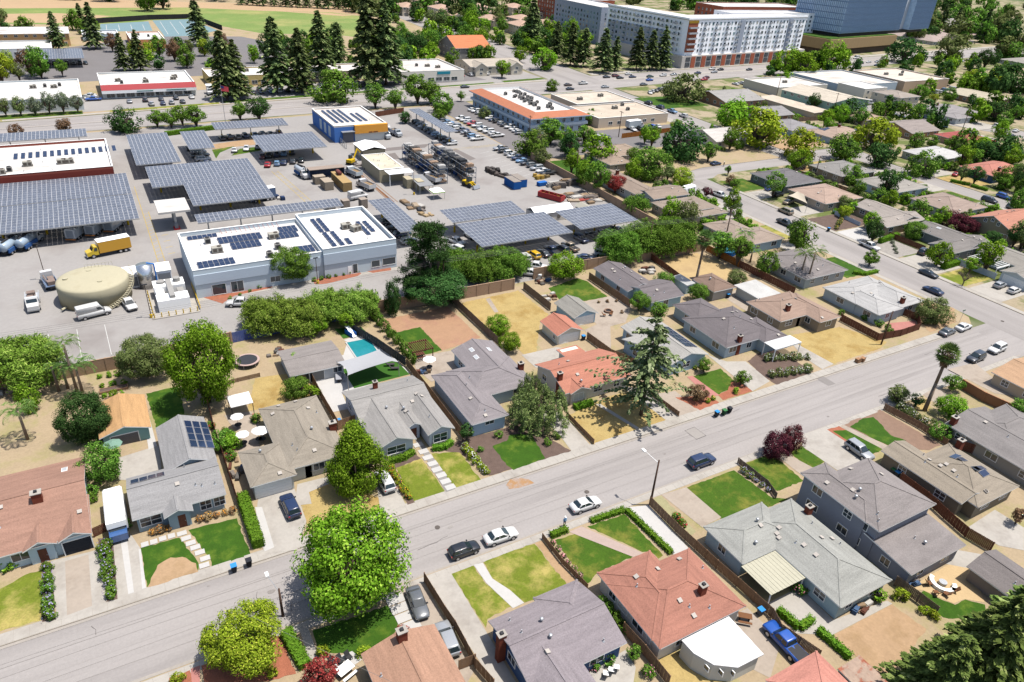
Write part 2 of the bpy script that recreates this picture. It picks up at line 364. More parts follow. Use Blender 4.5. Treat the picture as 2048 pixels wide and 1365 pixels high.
# north side fronts
lot('lawn',[(-21.1,76.9),(-20.4,77.4),(-18,78.5),(-16.2,78.5),(-15.9,70.6),(-20.2,70.8),(-20.9,70.8)],GRASSMIX)
lot('bed',[(-16.2,79.8),(-14.9,79.2),(-14.9,69.9),(-16.2,70.2)],MULCH)
lot('driveway',[(-15.3,79.6),(-11.2,79.2),(-10.2,79.2),(-9.8,70.2),(-13.1,69.6),(-14.8,69.7)],CONC)
lot('path',[(-13.8,78.8),(-11.3,78.8),(-11.3,70.2),(-13.8,70)],CONCTAN)
lot('bed',[(-10.2,81.2),(-8.38,80.5),(-8.71,70),(-9.93,70.1)],MULCH)
lot('driveway',[(-8.5,80.9),(-6.72,81.1),(-5.62,77),(-5.67,70.3),(-8.73,69.4)],CONC)
lot('path',[(-7.73,81.5),(-6.99,81.5),(-6.98,70.2),(-7.58,70.2)],CONCNEW); lot('path',[(-5.87,77.1),(-5.64,77),(-5.69,70.3),(-6.11,70.3)],CONCNEW)
lot('lawn',[(-5.65,77.2),(-1.17,77),(0.29,71.5),(0.01,70.2),(-5.62,70.3)],GRASSGREEN)
lot('dirt',[(-4.11,73.4),(-2.6,74),(-1.34,73.5),(0.01,71.7),(0.05,70.2),(-5.59,70.3),(-4.67,72.2)],DIRT,2)
slabs([(-0.8,77.6),(-0.45,76.5),(-0.06,75.4),(0.33,74.4),(0.7,73.3),(1.11,72),(0.84,70.9)],1.15,.8,CONCNEW)
slabs([(-2.02,77.7),(-3.05,77.7),(-4.09,77.6),(-5.12,77.6)],.85,.85,CONCNEW)
lot('lawn',[(0.01,77.9),(5.94,77.4),(6.18,70.3),(1.56,70.2),(1.66,71.8)],GRASSGREEN)
lot('driveway',[(9.24,80.1),(14.1,79.8),(13.9,73),(11.5,68.5),(7.73,69.6),(7.85,75.6)],CONC)
lot('path',[(8.47,78.5),(9.3,78.1),(9.06,70.2),(7.83,70)],CONCNEW)
lot('path',[(14.1,78.9),(14.7,80.6),(19.6,80.3),(19.9,79),(15.7,78.3),(15.4,75.9),(13.9,76.3)],CONC)
lot('dirt',[(14.4,78.6),(19.8,78.7),(23.9,73.2),(24.2,70.1),(13.6,70.8)],GRASSDRY)
lot('driveway',[(24.5,75.3),(27.1,77.1),(26.8,70.1),(23.1,69.9)],CONC)
lot('bed',[(27.6,79.7),(32.2,79.8),(32.6,78.5),(28.4,78),(28.1,73.8),(28.1,70.1),(27,70.1),(27,76.8)],MULCH)
lot('lawn',[(28.4,78),(32.6,78.4),(32.7,70.2),(28.1,70),(28.1,73.9)],GRASSMIX)
lot('lawn',[(34.4,78.8),(38.3,77.4),(38.5,75.6),(38.3,72.7),(38.6,70),(34.3,70.2)],GRASSMIX)
lot('path',[(33.4,82.7),(34.2,82.7),(34.3,70.2),(32.8,70.1)],surf('slab_joint',S(176,172,168),var=.06))
slabs([(33.4,81.6),(33.5,79.8),(33.5,78.2),(33.6,76.6),(33.6,75.1),(33.7,73.7),(33.7,72.2),(33.8,70.8)],1.45,1.0,CONCNEW)
lot('bed',[(34.8,79.6),(38.8,79.8),(41.7,79.9),(48.5,79.7),(50.3,80.4),(54.1,70.3),(49.8,70.4),(40,70.6),(38.4,77.2)],MULCH)
lot('lawn',[(43.6,76.5),(46.2,76.7),(47.5,77.9),(50.6,76.5),(49.5,70.5),(43.8,70.2),(43.4,71.6)],GRASSGREEN,3)
lot('driveway',[(56.7,85.5),(58.1,78.3),(57.6,70.3),(54.1,70.2),(54.6,74.4),(54.2,83.3)],CONC)
lot('lawn',[(58.8,78.4),(64.5,79.4),(68.6,80.1),(72.6,79.6),(73,69.9),(58,70.2)],GRASSDRY)
lot('path',[(64.8,79.1),(65.6,78.9),(67.5,70.5),(66.8,70.4)],CONC)
lot('driveway',[(72.3,81.5),(75.9,79.4),(75.6,70.3),(73,69.8)],CONC)
lot('driveway',[(75.2,77.5),(80.2,76.5),(80.2,70.2),(75.9,70.4)],CONCTAN,2)
lot('lawn',[(86.5,79),(93.2,78.9),(92.6,74.6),(89.3,72.8),(86.2,72.4)],GRASS)
lot('path',[(85.3,79.3),(86.5,79.1),(86.6,72.2),(84.5,72.3)],CONCPINK)
lot('bed',[(86.4,72.4),(89.3,72.8),(91.8,74.5),(93.7,74.1),(93.1,70.6),(86.1,70.8)],REDMULCH)
lot('bed',[(78.9,75),(84.5,72.9),(85,70.5),(80.2,70.1)],REDMULCH)
lot('driveway',[(94.3,83.7),(96.1,80.3),(99.6,78.8),(98.6,71.7),(93.1,70.6),(93.7,77.4)],CONC)
lot('bed',[(99.9,78.7),(105.4,80.4),(108.5,80.6),(109,70.6),(98.9,70.3),(98.7,73.3)],MULCH)
lot('path',[(114.2,81.5),(114.2,83.5),(115,70.9),(111.3,70.5),(111.6,75.5)],CONC)
lot('lawn',[(114.7,82.8),(129.1,80.9),(132.9,72.2),(129.2,71.1),(115.1,70.9),(114.1,75.5)],GRASSDRY)
lot('patio',[(140.3,77.7),(147.5,75.9),(145.2,73.7),(138,73.2)],CONCPINK)
lot('bed',[(148.6,77.3),(159.1,81.6),(162,76.2),(155.8,71.7),(145.7,71.1)],DIRT)
# drives on both sides of the cross street
for nm,q,m in (('driveway',rect(151.5,112,160.4,120),CONC),('driveway',rect(152,139,160.4,150),CONC),('driveway',rect(152,157,160.4,163),CONC),('lawn',rect(152,97.5,160.4,108),GRASSGREEN),('lawn',rect(152,122,160.4,132),GRASSMIX),('lawn',rect(151.8,150.5,160.4,156),GRASS),
                 ('driveway',rect(176.2,112.6,186.6,120.4),CONCNEW),('driveway',rect(176.2,90,187,100.4),CONC),('driveway',rect(176.2,133.5,186.5,140),CONC),('driveway',rect(176.2,149.5,187,156),CONC),('driveway',rect(176.2,73.5,187.8,81.5),CONC),('lawn',rect(176.2,157,187,168),GRASS),('bed',rect(176.2,101,186.8,111.5),GRAVEL),('bed',rect(176.2,121,193,131),MULCH),('lawn',rect(178,122,190,126),GRASSDRY),('lawn',rect(176.2,82.5,188,89.5),GRASSMIX),
                 ('driveway',rect(236,134,248.5,142),CONC),('driveway',rect(235,113,248.5,121),CONC),('lawn',rect(236,122,248,132),GRASS),('lawn',rect(258.2,132,271,144),GRASSDRY),('driveway',rect(258.2,145,271,151),CONC),('driveway',rect(234,153,248.4,162),CONC),('lawn',rect(215,167,236,174),GRASSDRY),('lawn',rect(231,190,256,203),DIRT),('lawn',rect(231,262,258,285),GRASSGREEN),('lawn',rect(266,224,294,232),GRASSDRY),('lawn',rect(232,205,249,222),GRASSDRY),
                 ('driveway',rect(152,164.5,162,172),CONC),('lawn',rect(129,186,146,206),GRASSGREEN),('lawn',rect(352,186,372,199),CONC),('lawn',rect(330,172,345,186),CONC),('driveway',rect(216,240,221,262),CONC),('lawn',rect(147,209,220,237),ASPHDARK),('lawn',rect(128.5,209,147,300),ASPHDARK)):
    lot(nm,q,m)
# north side backs
lot('lawn',[(-1.52,112.7),(3.36,112.8),(3.25,102),(-1.09,101.7)],GRASSGREEN)
lot('path',[(-2.98,112.4),(-1.73,112.5),(-1.74,105),(-2.58,104.7)],CONCPINK); lot('path',[(-2.58,104.7),(-1.74,105),(-1.54,97.6),(-2.71,97.2)],CONCNEW)
lot('patio',[(-6.78,97),(-2.68,97.5),(-1.29,97.5),(-1.58,91.9),(-6.21,91.5),(-6.98,91.9)],CONC)
lot('patio',[(8.65,101.4),(12.6,100.7),(13.1,97.5),(11.7,90.8),(8.79,91.1),(10.2,94.5),(8.98,99)],CONCTAN)
lot('dirt',[(15.2,110.2),(19.8,109.5),(24.7,106),(23.2,100.7),(13.9,100.9),(12.1,101)],GRASSDRY)
lot('patio',[(23.7,111),(31.2,111.5),(33.3,115.7),(32.9,116.7),(37.8,117.8),(38.2,112.5),(40,101),(27.2,99.7),(26.8,95),(23.9,95.2)],CONCNEW)
lot('turf',[(29.5,106.9),(35.4,106.8),(39.1,107),(39.7,100.6),(29.5,100.3)],TURF); lot('turf',[(32.6,121.6),(37.5,120.1),(37.9,117.4),(33,117.2)],TURF)
lot('lawn',[(41.9,115.5),(48,115.7),(48.3,105.8),(42.6,105.5),(42.6,112.1)],GRASSGREEN,2)
lot('dirt',[(41.2,121.4),(56.6,121.5),(56.9,115.8),(57.1,107.2),(50.6,106),(48.1,105.6),(48,115.7),(41.9,115.5)],surf('reddish_dirt',S(206,164,130),var=.12,scale=.5,fine=4,patch=(S(196,146,126),.2,.5,.7)))
lot('patio',[(42.3,105.6),(50.1,105),(50.4,99.1),(42.3,96.8),(41.3,101.3)],CONCTAN)
lot('lawn',[(58.5,121.9),(73.3,122.3),(74.2,122.6),(74.5,110.1),(71.4,108.4),(61.8,94.5),(61.8,102.2),(59.4,105.1)],GRASSDRY)
lot('path',[(65.6,121.5),(66.7,121.7),(65.4,115.2),(64.5,115.3)],CONCTAN)
lot('driveway',[(61.2,98.3),(68.8,98.1),(73.5,94.4),(71,90),(61.4,93.3)],CONC)
lot('driveway',[(77.7,101.6),(85.5,103.6),(77.8,92.5),(75,86.3),(76.3,94.2)],CONCTAN)
lot('lawn',[(81,120.8),(90,122.9),(91.3,120.6),(91,112.2),(85,112.4),(80.3,115.3)],GRASS)
lot('patio',[(84.8,112.1),(92,112.1),(93.4,106.5),(87.5,100.9),(81.4,100.6),(81.5,103.5)],CONCTAN)
lot('dirt',[(115,124.3),(127.4,123.7),(128.8,111.4),(122.6,108.5),(114.3,110.4),(113.3,116.9)],surf('straw_yard',S(226,196,142),var=.1,scale=.5,fine=4,patch=(S(206,176,130),.2,.5,.7)))
lot('lawn',[(133.1,124.1),(140.5,123.9),(138,119.5),(132.7,118.1)],GRASS)
lot('driveway',[(115.6,101.9),(121.9,103.6),(120.4,97.2),(115.3,94.1)],CONCTAN)
# south side
lot('lawn',[(9.91,55.9),(18.7,55.4),(18.7,52.4),(17.1,50.4),(14.4,50.2),(9.64,52.9)],GRASSGREEN)
lot('path',[(8.65,56.8),(9.58,56.9),(9.57,52.1),(8.52,52.4)],CONC); lot('path',[(-2.73,56.9),(-1.81,56.9),(-2.2,54.4),(-2.94,54.4)],CONCPINK)
lot('bed',[(-4.83,56.8),(-2.84,56.8),(-2.94,54.4),(-4.9,55.2)],REDMULCH); lot('bed',[(-1.71,56.8),(4.45,57.8),(6.57,56.7),(6.89,51.4),(4.05,51.8),(-1.79,53.8)],REDMULCH)
lot('driveway',[(19.9,57.4),(23.8,56.6),(23.7,43.1),(22.2,42),(22.4,50.5),(20.6,50.8)],CONCTAN)
slabs([(19.7,55.8),(19.7,54.4),(19.8,53),(20,51.6)],2.1,1.25,CONCNEW)
lot('patio',[(10.2,51.4),(13,51.4),(13.6,49.9),(10.6,49)],CONCNEW)
lot('driveway',[(24.1,56.8),(27.3,56.6),(27.3,47.2),(27.2,39.5),(25.1,40.5)],CONC)
lot('lawn',[(27.3,56.5),(30.3,56.5),(30.4,53.1),(31.6,48.8),(28.2,48.5),(27.5,47.5)],GRASSMIX)
lot('path',[(30.4,56.5),(31.6,56.3),(31.5,53.5),(32.6,51),(33.2,48.6),(31.6,48.5),(31.5,49),(30.5,53.3)],CONCNEW)
lot('lawn',[(31.7,56.3),(35.6,56.5),(39.1,56.2),(39.3,48.7),(35.3,48.5),(33.2,48.6),(32.6,51),(31.6,53.4)],GRASSMIX)
lot('dirt',[(39.3,56.3),(40.3,56.2),(40.7,48),(39.3,48.7)],DIRT)
lot('lawn',[(41.7,55.5),(45.2,55.4),(49.6,48.7),(44,48.5),(41.6,47.6)],GRASS)
lot('path',[(44.4,56),(46.5,56.1),(51.1,48.5),(49.5,48.6)],surf('blush_concrete',S(214,192,180),var=.08,scale=.5,fine=4))
lot('lawn',[(47.2,55.8),(53.2,55.5),(53.2,47.1),(52.3,46.9),(52.1,48.4),(51.1,48.8)],GRASS)
lot('driveway',[(54.4,56.4),(57.4,55.4),(57.1,46.4),(54.5,46.6),(54.5,55.9)],CONCNEW)
lot('dirt',[(58.3,56.4),(60.4,56.2),(60.1,48.5),(58.2,48.1)],surf('weedy_strip',S(190,184,140),var=.2,scale=.8,fine=6))
lot('driveway',[(60.5,56.3),(64.9,56),(65.2,49),(61.4,48.7)],CONCTAN)
lot('lawn',[(64.9,55.9),(74.2,55.8),(74.9,48.8),(77.1,47.5),(68.9,47.5),(64.9,48.9)],GRASS)
lot('lawn',[(76.9,56.3),(82.4,56.3),(82.7,56.2),(82.2,49.4),(76.7,49.5)],GRASS)
lot('path',[(83,55.5),(84.9,54.9),(86.1,50.5),(82.9,49.7)],CONCTAN)
lot('lawn',[(85.5,55.2),(88.6,55.6),(89,51.1),(85.4,50.6)],GRASS)
lot('driveway',[(90.9,57.7),(96.2,57.2),(96.4,51.9),(96.2,47.4),(89,48.8),(88.7,55.3)],CONC)
lot('bed',[(95.6,56.7),(99,56.6),(99.3,55.4),(96.3,51.7)],REDMULCH)
lot('lawn',[(96.8,56.1),(99.2,55.3),(100.8,48.9),(97.3,49.1)],GRASSGREEN,3)
lot('path',[(98.9,56.5),(100,56.5),(102,48.9),(100.4,48.8)],CONCTAN)
lot('bed',[(99.9,56.6),(109.9,56.8),(110.5,45.6),(107.4,45.6),(102.3,48.8)],surf('brown_bed',S(168,138,118),var=.2,scale=1,fine=7),2)
lot('lawn',[(100.5,55.6),(104.7,56.3),(106.8,55.8),(106.3,54.2),(105,51),(106,48.9),(102.1,48.9)],GRASSGREEN,4)
lot('lawn',[(116,55.1),(120.9,55.4),(121.4,54.8),(117.7,52.6),(115.8,53.5)],GRASSDRY); lot('driveway',[(121.6,56.5),(126.4,57.1),(125.9,53.2),(123.6,46.6),(120.8,49.5)],CONCTAN)
lot('driveway',[(134.7,60.1),(142.3,59.3),(137.7,48.7),(134.9,50.9)],CONCTAN)
lot('patio',[(60,35.3),(64.2,35.3),(65.4,34.1),(65.2,29.9),(73.8,28.8),(74,28.2),(63.3,28.5),(59.6,30.6)],CONC)
lot('dirt',[(63.4,28.4),(73.8,28.2),(74.4,23.9),(64.6,21.7),(63.5,22.6)],DIRT,3)
lot('patio',[(77.9,28.8),(87,29),(88.9,27.3),(84.9,23),(83,24.5),(81.1,24.7),(80.2,26.3),(79.5,27.8)],surf('sand_paving',S(236,206,158),var=.08,scale=.5,fine=4))
lot('lawn',[(77.8,27.7),(79.6,27.7),(80.1,26.2),(81.1,24.5),(83.1,24.4),(84.6,22.8),(82.3,21),(77.9,24)],GRASSGREEN)
lot('patio',[(86.2,29.4),(90,30.3),(92.8,27.9),(88.7,27.2)],CONC); lot('patio',[(95.9,32),(103.2,32.4),(103.4,28.3),(98.8,25.8),(96.5,27.9)],CONC)
lot('patio',[(54,35.9),(57.1,35.9),(57.2,32.3),(56.3,30.1),(52.4,27.8),(51.2,29.9),(54,30.3)],CONCTAN)
lot('lawn',[(42.1,35.5),(45.2,35.2),(45.4,31.9),(48.1,29.4),(41.7,32.1)],GRASSDRY)
lot('patio',[(35,37.4),(40.2,37.9),(39.9,35.6),(38.2,33.9),(34.2,35.9)],CONC)
# ------------------------------------------------------------------ fences and walls
def picket_panel(h,mat):
    m=MB(); n=16
    for i in range(n):
        x=i/n; dz=(i*7 % 5)*.008; dy=((i*3) % 4)*.006
        m.box(x+.003,-.012+dy,.05,x+1/n-.003,.012+dy,h+dz)
    m.box(0,.016,.35,1,.05,.44).box(0,.016,h-.4,1,.05,h-.31)
    return m.mesh('panel',[mat])
FP={}
def fence(label,pts,h=1.8,mat=None,kind='picket',sec=2.4,name='fence',cat='fence',z0=ZL):
    mat=mat or WOOD
    k=(round(h,1),mat.name,kind)
    if k not in FP:
        if kind == 'picket': FP[k]=(picket_panel(h,mat),MB().box(-.055,-.055,0,.055,.055,h+.06).mesh('post',[mat]))
        elif kind == 'block':
            m=MB().box(0,-.09,0,1,.09,h); m.box(-.0,-.11,h,1,.11,h+.06); FP[k]=(m.mesh('panel',[mat]),MB().box(-.16,-.16,0,.16,.16,h+.1).mesh('pillar',[mat]))
        else:
            m=MB()
            for z in (.25,h*.5,h-.1): m.box(0,-.03,z,1,.03,z+.12)
            FP[k]=(m.mesh('rail',[mat]),MB().box(-.06,-.06,0,.06,.06,h+.1).mesh('post',[mat]))
    pm,qm=FP[k]; root=thing(name,label,cat,(pts[0][0],pts[0][1],z0)); ox,oy=pts[0]
    pn = 'panel' if kind != 'rail' else 'rails'; qn = 'post' if kind != 'block' else 'pillar'
    for a,b in zip(pts,pts[1:]):
        L_=math.hypot(b[0]-a[0],b[1]-a[1]); n=max(1,round(L_/sec)); an=math.atan2(b[1]-a[1],b[0]-a[0])
        for i in range(n):
            x,y=a[0]+(b[0]-a[0])*i/n,a[1]+(b[1]-a[1])*i/n
            link(pn,pm,root,(x-ox,y-oy,rnd.uniform(-.02,.02)),an,scale=(L_/n-.01,1,1)); link(qn,qm,root,(x-ox,y-oy,0),an)
    link(qn,qm,root,(pts[-1][0]-ox,pts[-1][1]-oy,0),an)
    return root
BLUEF=surf('blue_painted_boards',S(86,104,170,2.0),var=.1,scale=.6,stretch=(3,3,.3))
WHITEF=surf('white_vinyl_fence',S(214,224,236,1.9),var=.04)
GREYF=surf('grey_painted_fence',S(150,148,152),var=.1)
fence('tan block wall between the works yard and the leftmost gardens',[(-40,123.0),(-3.4,122.6),(14,123.6)],2.4,BLOCK,'block',3.0,'wall','wall')
fence('blue-painted board fence behind the trampoline and pool gardens',[(14.1,123.7),(41.4,124.6)],2.2,BLUEF,'picket')
fence('tan block wall behind the bare dirt garden and dry grass lot',[(41.5,124.8),(58.5,123.6),(73.5,123.4)],2.6,BLOCK,'block',3.0,'wall','wall')
fence('tan block wall behind the back house with the drooping trees over it',[(80.4,126.3),(95,126),(113.4,125.0),(130,124.2)],2.6,BLOCK,'block',3.0,'wall','wall')
fence('long tan block wall on the east side of the works yard',[(128.4,126.5),(128.6,155),(128.9,178),(128.8,210)],2.4,BLOCK,'block',3.0,'wall','wall')
fence('bright orange cedar fence beside the round backyard pool',[(130.2,123.6),(131.0,112.8)],1.9,WOODORANGE)
fence('dark redwood fence continuing from the orange cedar fence',[(131.0,112.6),(131.8,96)],1.9,WOODRED)
fence('dark board fence around the corner garden by the street junction',[(131.3,82.8),(131.4,73.5),(137.8,72.7),(144.3,72.9),(147.7,75.7),(147,79.3)],1.7,WOODRED)
fence('weathered fence between the camper van garden and the umbrella garden',[(6.6,79.8),(6.6,97),(6.8,104)],1.8,WOODRED)
fence('brown fence between the taupe house and the pool garden',[(23.6,99.3),(23.7,90.4)],1.8,WOOD); fence('fence beside the long concrete pool terrace',[(23.8,110.5),(23.6,99.3)],1.8,WOOD)
fence('short brown gate fence beside the two-gabled pale grey house',[(23.6,90.2),(26.4,90.6)],1.8,WOOD)
fence('weathered fence between the two-gabled house and the smooth grey house',[(40.2,103.2),(40.3,92),(40.2,80.0)],1.7,WOOD)
fence('dark slatted fence on the pool side of the clipped shrubs',[(34.4,121.5),(37.8,112),(40.0,103.4)],1.9,surf('charcoal_slats',S(92,92,96),var=.1))
fence('weathered grey fence between the dirt garden and the dry grass lot',[(58.4,122.8),(58.6,112),(58.8,102.5)],1.8,WOODGREY)
fence('low brown retaining fence beside the dry front lawn',[(58.3,78.2),(58.2,70.2)],1.0,WOOD); fence('low weathered fence between the cedar drive and the pink-tiled garden',[(75.1,77.1),(75.6,70.3)],1.0,WOOD)
fence('weathered fence between the dry grass lot and the timber-strewn garden',[(75.6,122.6),(75.7,111.5)],1.8,WOODGREY)
fence('weathered fence from the salmon-roofed garage to the street house',[(76.0,98.2),(76.4,91),(78.5,86)],1.7,WOOD)
fence('dark fence beside the pale blue back house wall',[(92.2,121.2),(92.4,106)],1.8,WOOD)
fence('dark fence between the back house garden and the straw-coloured yard',[(113.3,125.8),(112.9,120.2),(111.9,112.1)],1.6,WOODRED)
fence('grey weathered fence along the bottom driveway, west of the mauve-roofed blue house',[(23.8,56.7),(24,51.2),(24.2,48.8),(24.1,43.4),(24.7,40.4)],1.7,WOOD)
fence('short board gate beside the brown house at the bottom',[(22.4,44),(24.3,43.9)],1.7,WOOD)
fence('low dark fence with roses between the two front lawns by the walking person',[(40.5,56.5),(40.5,51.8),(41.1,46.9)],1.0,WOOD)
fence('brown fence between the mauve-roofed house and the russet-roofed house',[(41.3,39.9),(41.6,36.4),(41.6,32.2)],1.8,WOOD)
fence('brown fence between the russet-roofed house and the light grey house',[(57.5,55.4),(57.5,49.7),(57.7,46.1),(57.9,42.3),(58.2,39),(58.6,33.6),(57.8,31.6),(59.1,27)],1.6,WOOD)
fence('dark fence with flowers between the two south lawns',[(75.9,56.8),(76.1,51),(75.2,48.4)],1.1,WOODGREY)
fence('dark fence between the two-storey house and the light grey house',[(76.7,30),(77,27),(77.1,24.6)],1.7,WOODGREY)
fence('red-brown fence between the two-storey house and the olive-tan house',[(95.5,42.7),(95.2,38.2),(94.3,34.7),(93.6,31.1),(94.1,27.8)],1.8,WOODRED)
fence('dark brown fence between the olive-tan house and the standing-seam house',[(111.9,43.9),(113,41.9),(113.3,37.3),(113.4,33.6)],1.8,WOODRED)
fence('dark fence below the bottlebrush shrubs by the palm',[(110.5,56.5),(111.2,50.3),(111,45.1)],1.3,WOOD)
fence('tan stucco garden wall beside the drive at the right edge',[(130.4,54.8),(130,50.4),(130.9,44.9)],1.9,surf('tan_stucco',S(206,150,112),var=.08),'block',3,'wall','wall')
fence('white vinyl fence in front of the pergola house at the right edge',[(187.8,92.2),(188.0,82)],1.6,WHITEF)
fence('grey board fence in front of the tan double garage house',[(188,131.5),(186.8,121)],1.2,WHITEF)
fence('dark fence around the gravel garden of the dark grey house',[(187.2,111.8),(187.4,101)],1.6,WOODRED)
fence('dark fence behind the red-leaved shrubs of the tan house',[(206.5,131),(206.8,110)],1.8,WOODRED)
fence('brown fence behind the houses inside the street bend',[(209.5,166),(209.8,132)],1.8,WOOD)
fence('brown garden fence between the white-roofed and red-roofed houses',[(262,151.5),(296,152)],1.7,WOOD)
fence('weathered fence beside the dry yard of the green apartment block',[(277,224),(298,222)],1.9,WOODGREY)
fence('orange-tan boundary fence beside the low cream building',[(178,224),(205,226)],1.9,WOODORANGE)
fence('red-brown rail fence beside the office car park',[(172,236.5),(146,213)],1.2,WOODRED,'rail')
fence('white picket fence by the pebble bed and small conifers',[(10.1,110),(12.5,110.2),(16.1,110.3)],.8,surf('picket_tan',S(190,160,130),var=.1),'picket')
fence('timber drive gate in front of the white camper van',[(-10.5,81.6),(-6.75,82.7)],1.5,WOODRED)
fence('tan board fence along the boulevard by the eucalyptus trees',[(98.6,281.6),(112.3,285.9)],2.0,WOODRED)
fence('chain gate across the yard beside the blue workshop',[(74.2,253.7),(73.6,240.9)],1.8,STEEL,'rail')
# ------------------------------------------------------------------ houses
WIN_CACHE={}
def window_meshes(w,h,style,frame):
    k=(round(w,1),round(h,1),style,frame.name)
    if k in WIN_CACHE: return WIN_CACHE[k]
    a=MB(); t=.09
    a.box(-w/2-t,-.06,-h/2-t,w/2+t,.02,-h/2).box(-w/2-t,-.06,h/2,w/2+t,.02,h/2+t)
    a.box(-w/2-t,-.06,-h/2,-w/2,.02,h/2).box(w/2,-.06,-h/2,w/2+t,.02,h/2)
    if style >= 1: a.box(-.03,-.05,-h/2,.03,.015,h/2)
    if style >= 2: a.box(-w/2,-.05,-.03,w/2,.015,.03)
    g=MB().box(-w/2,-.02,-h/2,w/2,.012,h/2)
    WIN_CACHE[k]=(a.mesh('window',[frame]),g.mesh('pane',[GLASS]))
    return WIN_CACHE[k]
def add_window(root,x,y,z,face,w=1.5,h=1.1,style=1,frame=None):
    rz={'S': 0,'W': -math.pi/2,'N': math.pi,'E': math.pi/2}[face]
    fm,pm=window_meshes(w,h,style,frame or TRIM)
    o=link('window',fm,root,(x,y,z),rz); link('pane',pm,o); return o
def add_garage(root,x,y,face,w=4.9,h=2.1,mat=None,z0=ZL):
    rz={'S': 0,'W': -math.pi/2,'N': math.pi,'E': math.pi/2}[face]
    mat=mat or TRIM
    o=part('garage_door',MB().box(-w/2-.12,-.05,0,-w/2,.02,h).box(w/2,-.05,0,w/2+.12,.02,h).box(-w/2-.12,-.05,h,w/2+.12,.02,h+.12),[TRIM],root,(x,y,z0),rz)
    pme=MB().box(-w/2+.01,-.03,.01,w/2-.01,.012,h/4-.015).mesh('panel',[mat])
    for k in range(4): link('panel',pme,o,(0,0,k*h/4))
    return o
def add_door(root,x,y,face,mat=None,z0=ZL):
    rz={'S': 0,'W': -math.pi/2,'N': math.pi,'E': math.pi/2}[face]
    o=part('door',MB().box(-.46,-.05,0,.46,.02,2.05),[mat or WOODRED],root,(x,y,z0),rz)
    part('handle',MB().box(.32,-.1,.95,.38,-.05,1.08),[STEEL],o); return o
def wing_height(w,x,y):
    x0,y0,x1,y1,ze,kind,ax,pit=w
    if not (x0 <= x <= x1 and y0 <= y <= y1): return None
    if kind == 'flat': return ze
    dx,dy=min(x-x0,x1-x),min(y-y0,y1-y)
    if kind == 'gable': return ze+pit*(dy if ax == 'x' else dx)
    if kind == 'hip': return ze+pit*min(dx,dy)
    if kind == 'shed': return ze+pit*((y-y0) if ax == 'x' else (x-x0))
def roof_mesh(w,th,mats):
    x0,y0,x1,y1,ze,kind,ax,pit=w; b=MB()
    def slab(pts):
        up=[Vector(p) for p in pts]; b.poly(up,0)
        b.poly([Vector((p.x,p.y,p.z-th)) for p in up][::-1],1)
    hx,hy=(x1-x0)/2,(y1-y0)/2; xm,ym=(x0+x1)/2,(y0+y1)/2
    if kind == 'flat':
        b.box(x0,y0,ze-th,x1,y1,ze,0); b.m[-6:]=[1,1,1,1,0,1]; return b
    if kind == 'gable':
        if ax == 'x':
            zr=ze+pit*hy; r0,r1=(x0,ym,zr),(x1,ym,zr)
            slab([(x0,y0,ze),(x1,y0,ze),r1,r0]); slab([(x1,y1,ze),(x0,y1,ze),r0,r1])
            for (xx,s) in ((x0,1),(x1,-1)):
                for (yy) in (y0,y1): b.poly([(xx,yy,ze),(xx,ym,zr),(xx,ym,zr-th),(xx,yy,ze-th)],1)
            for yy in (y0,y1): b.poly([(x0,yy,ze-th),(x1,yy,ze-th),(x1,yy,ze),(x0,yy,ze)],1)
        else:
            zr=ze+pit*hx; r0,r1=(xm,y0,zr),(xm,y1,zr)
            slab([(x0,y1,ze),(x0,y0,ze),r0,r1]); slab([(x1,y0,ze),(x1,y1,ze),r1,r0])
            for yy in (y0,y1):
                for xx in (x0,x1): b.poly([(xx,yy,ze),(xm,yy,zr),(xm,yy,zr-th),(xx,yy,ze-th)],1)
            for xx in (x0,x1): b.poly([(xx,y0,ze-th),(xx,y1,ze-th),(xx,y1,ze),(xx,y0,ze)],1)
    if kind == 'hip':
        if hx >= hy: zr=ze+pit*hy; r0,r1=(x0+hy,ym,zr),(x1-hy,ym,zr)
        else: zr=ze+pit*hx; r0,r1=(xm,y0+hx,zr),(xm,y1-hx,zr)
        A,B,C,D=(x0,y0,ze),(x1,y0,ze),(x1,y1,ze),(x0,y1,ze)
        if hx >= hy: slab([A,B,r1,r0]); slab([B,C,r1]); slab([C,D,r0,r1]); slab([D,A,r0])
        else: slab([A,B,r0]); slab([B,C,r1,r0]); slab([C,D,r1]); slab([D,A,r0,r1])
        P=[A,B,C,D]
        for k in range(4):
            p,q=P[k],P[(k+1) % 4]; b.poly([(p[0],p[1],ze-th),(q[0],q[1],ze-th),q,p],1)
    if kind == 'shed':
        h=pit*((y1-y0) if ax == 'x' else (x1-x0))
        zz=[ze,ze,ze+h,ze+h] if ax == 'x' else [ze,ze+h,ze+h,ze]
        P=[(x0,y0,zz[0]),(x1,y0,zz[1]),(x1,y1,zz[2]),(x0,y1,zz[3])]; slab(P)
        for k in range(4):
            p,q=P[k],P[(k+1) % 4]; b.poly([(p[0],p[1],p[2]-th),(q[0],q[1],q[2]-th),q,p],1)
    return b
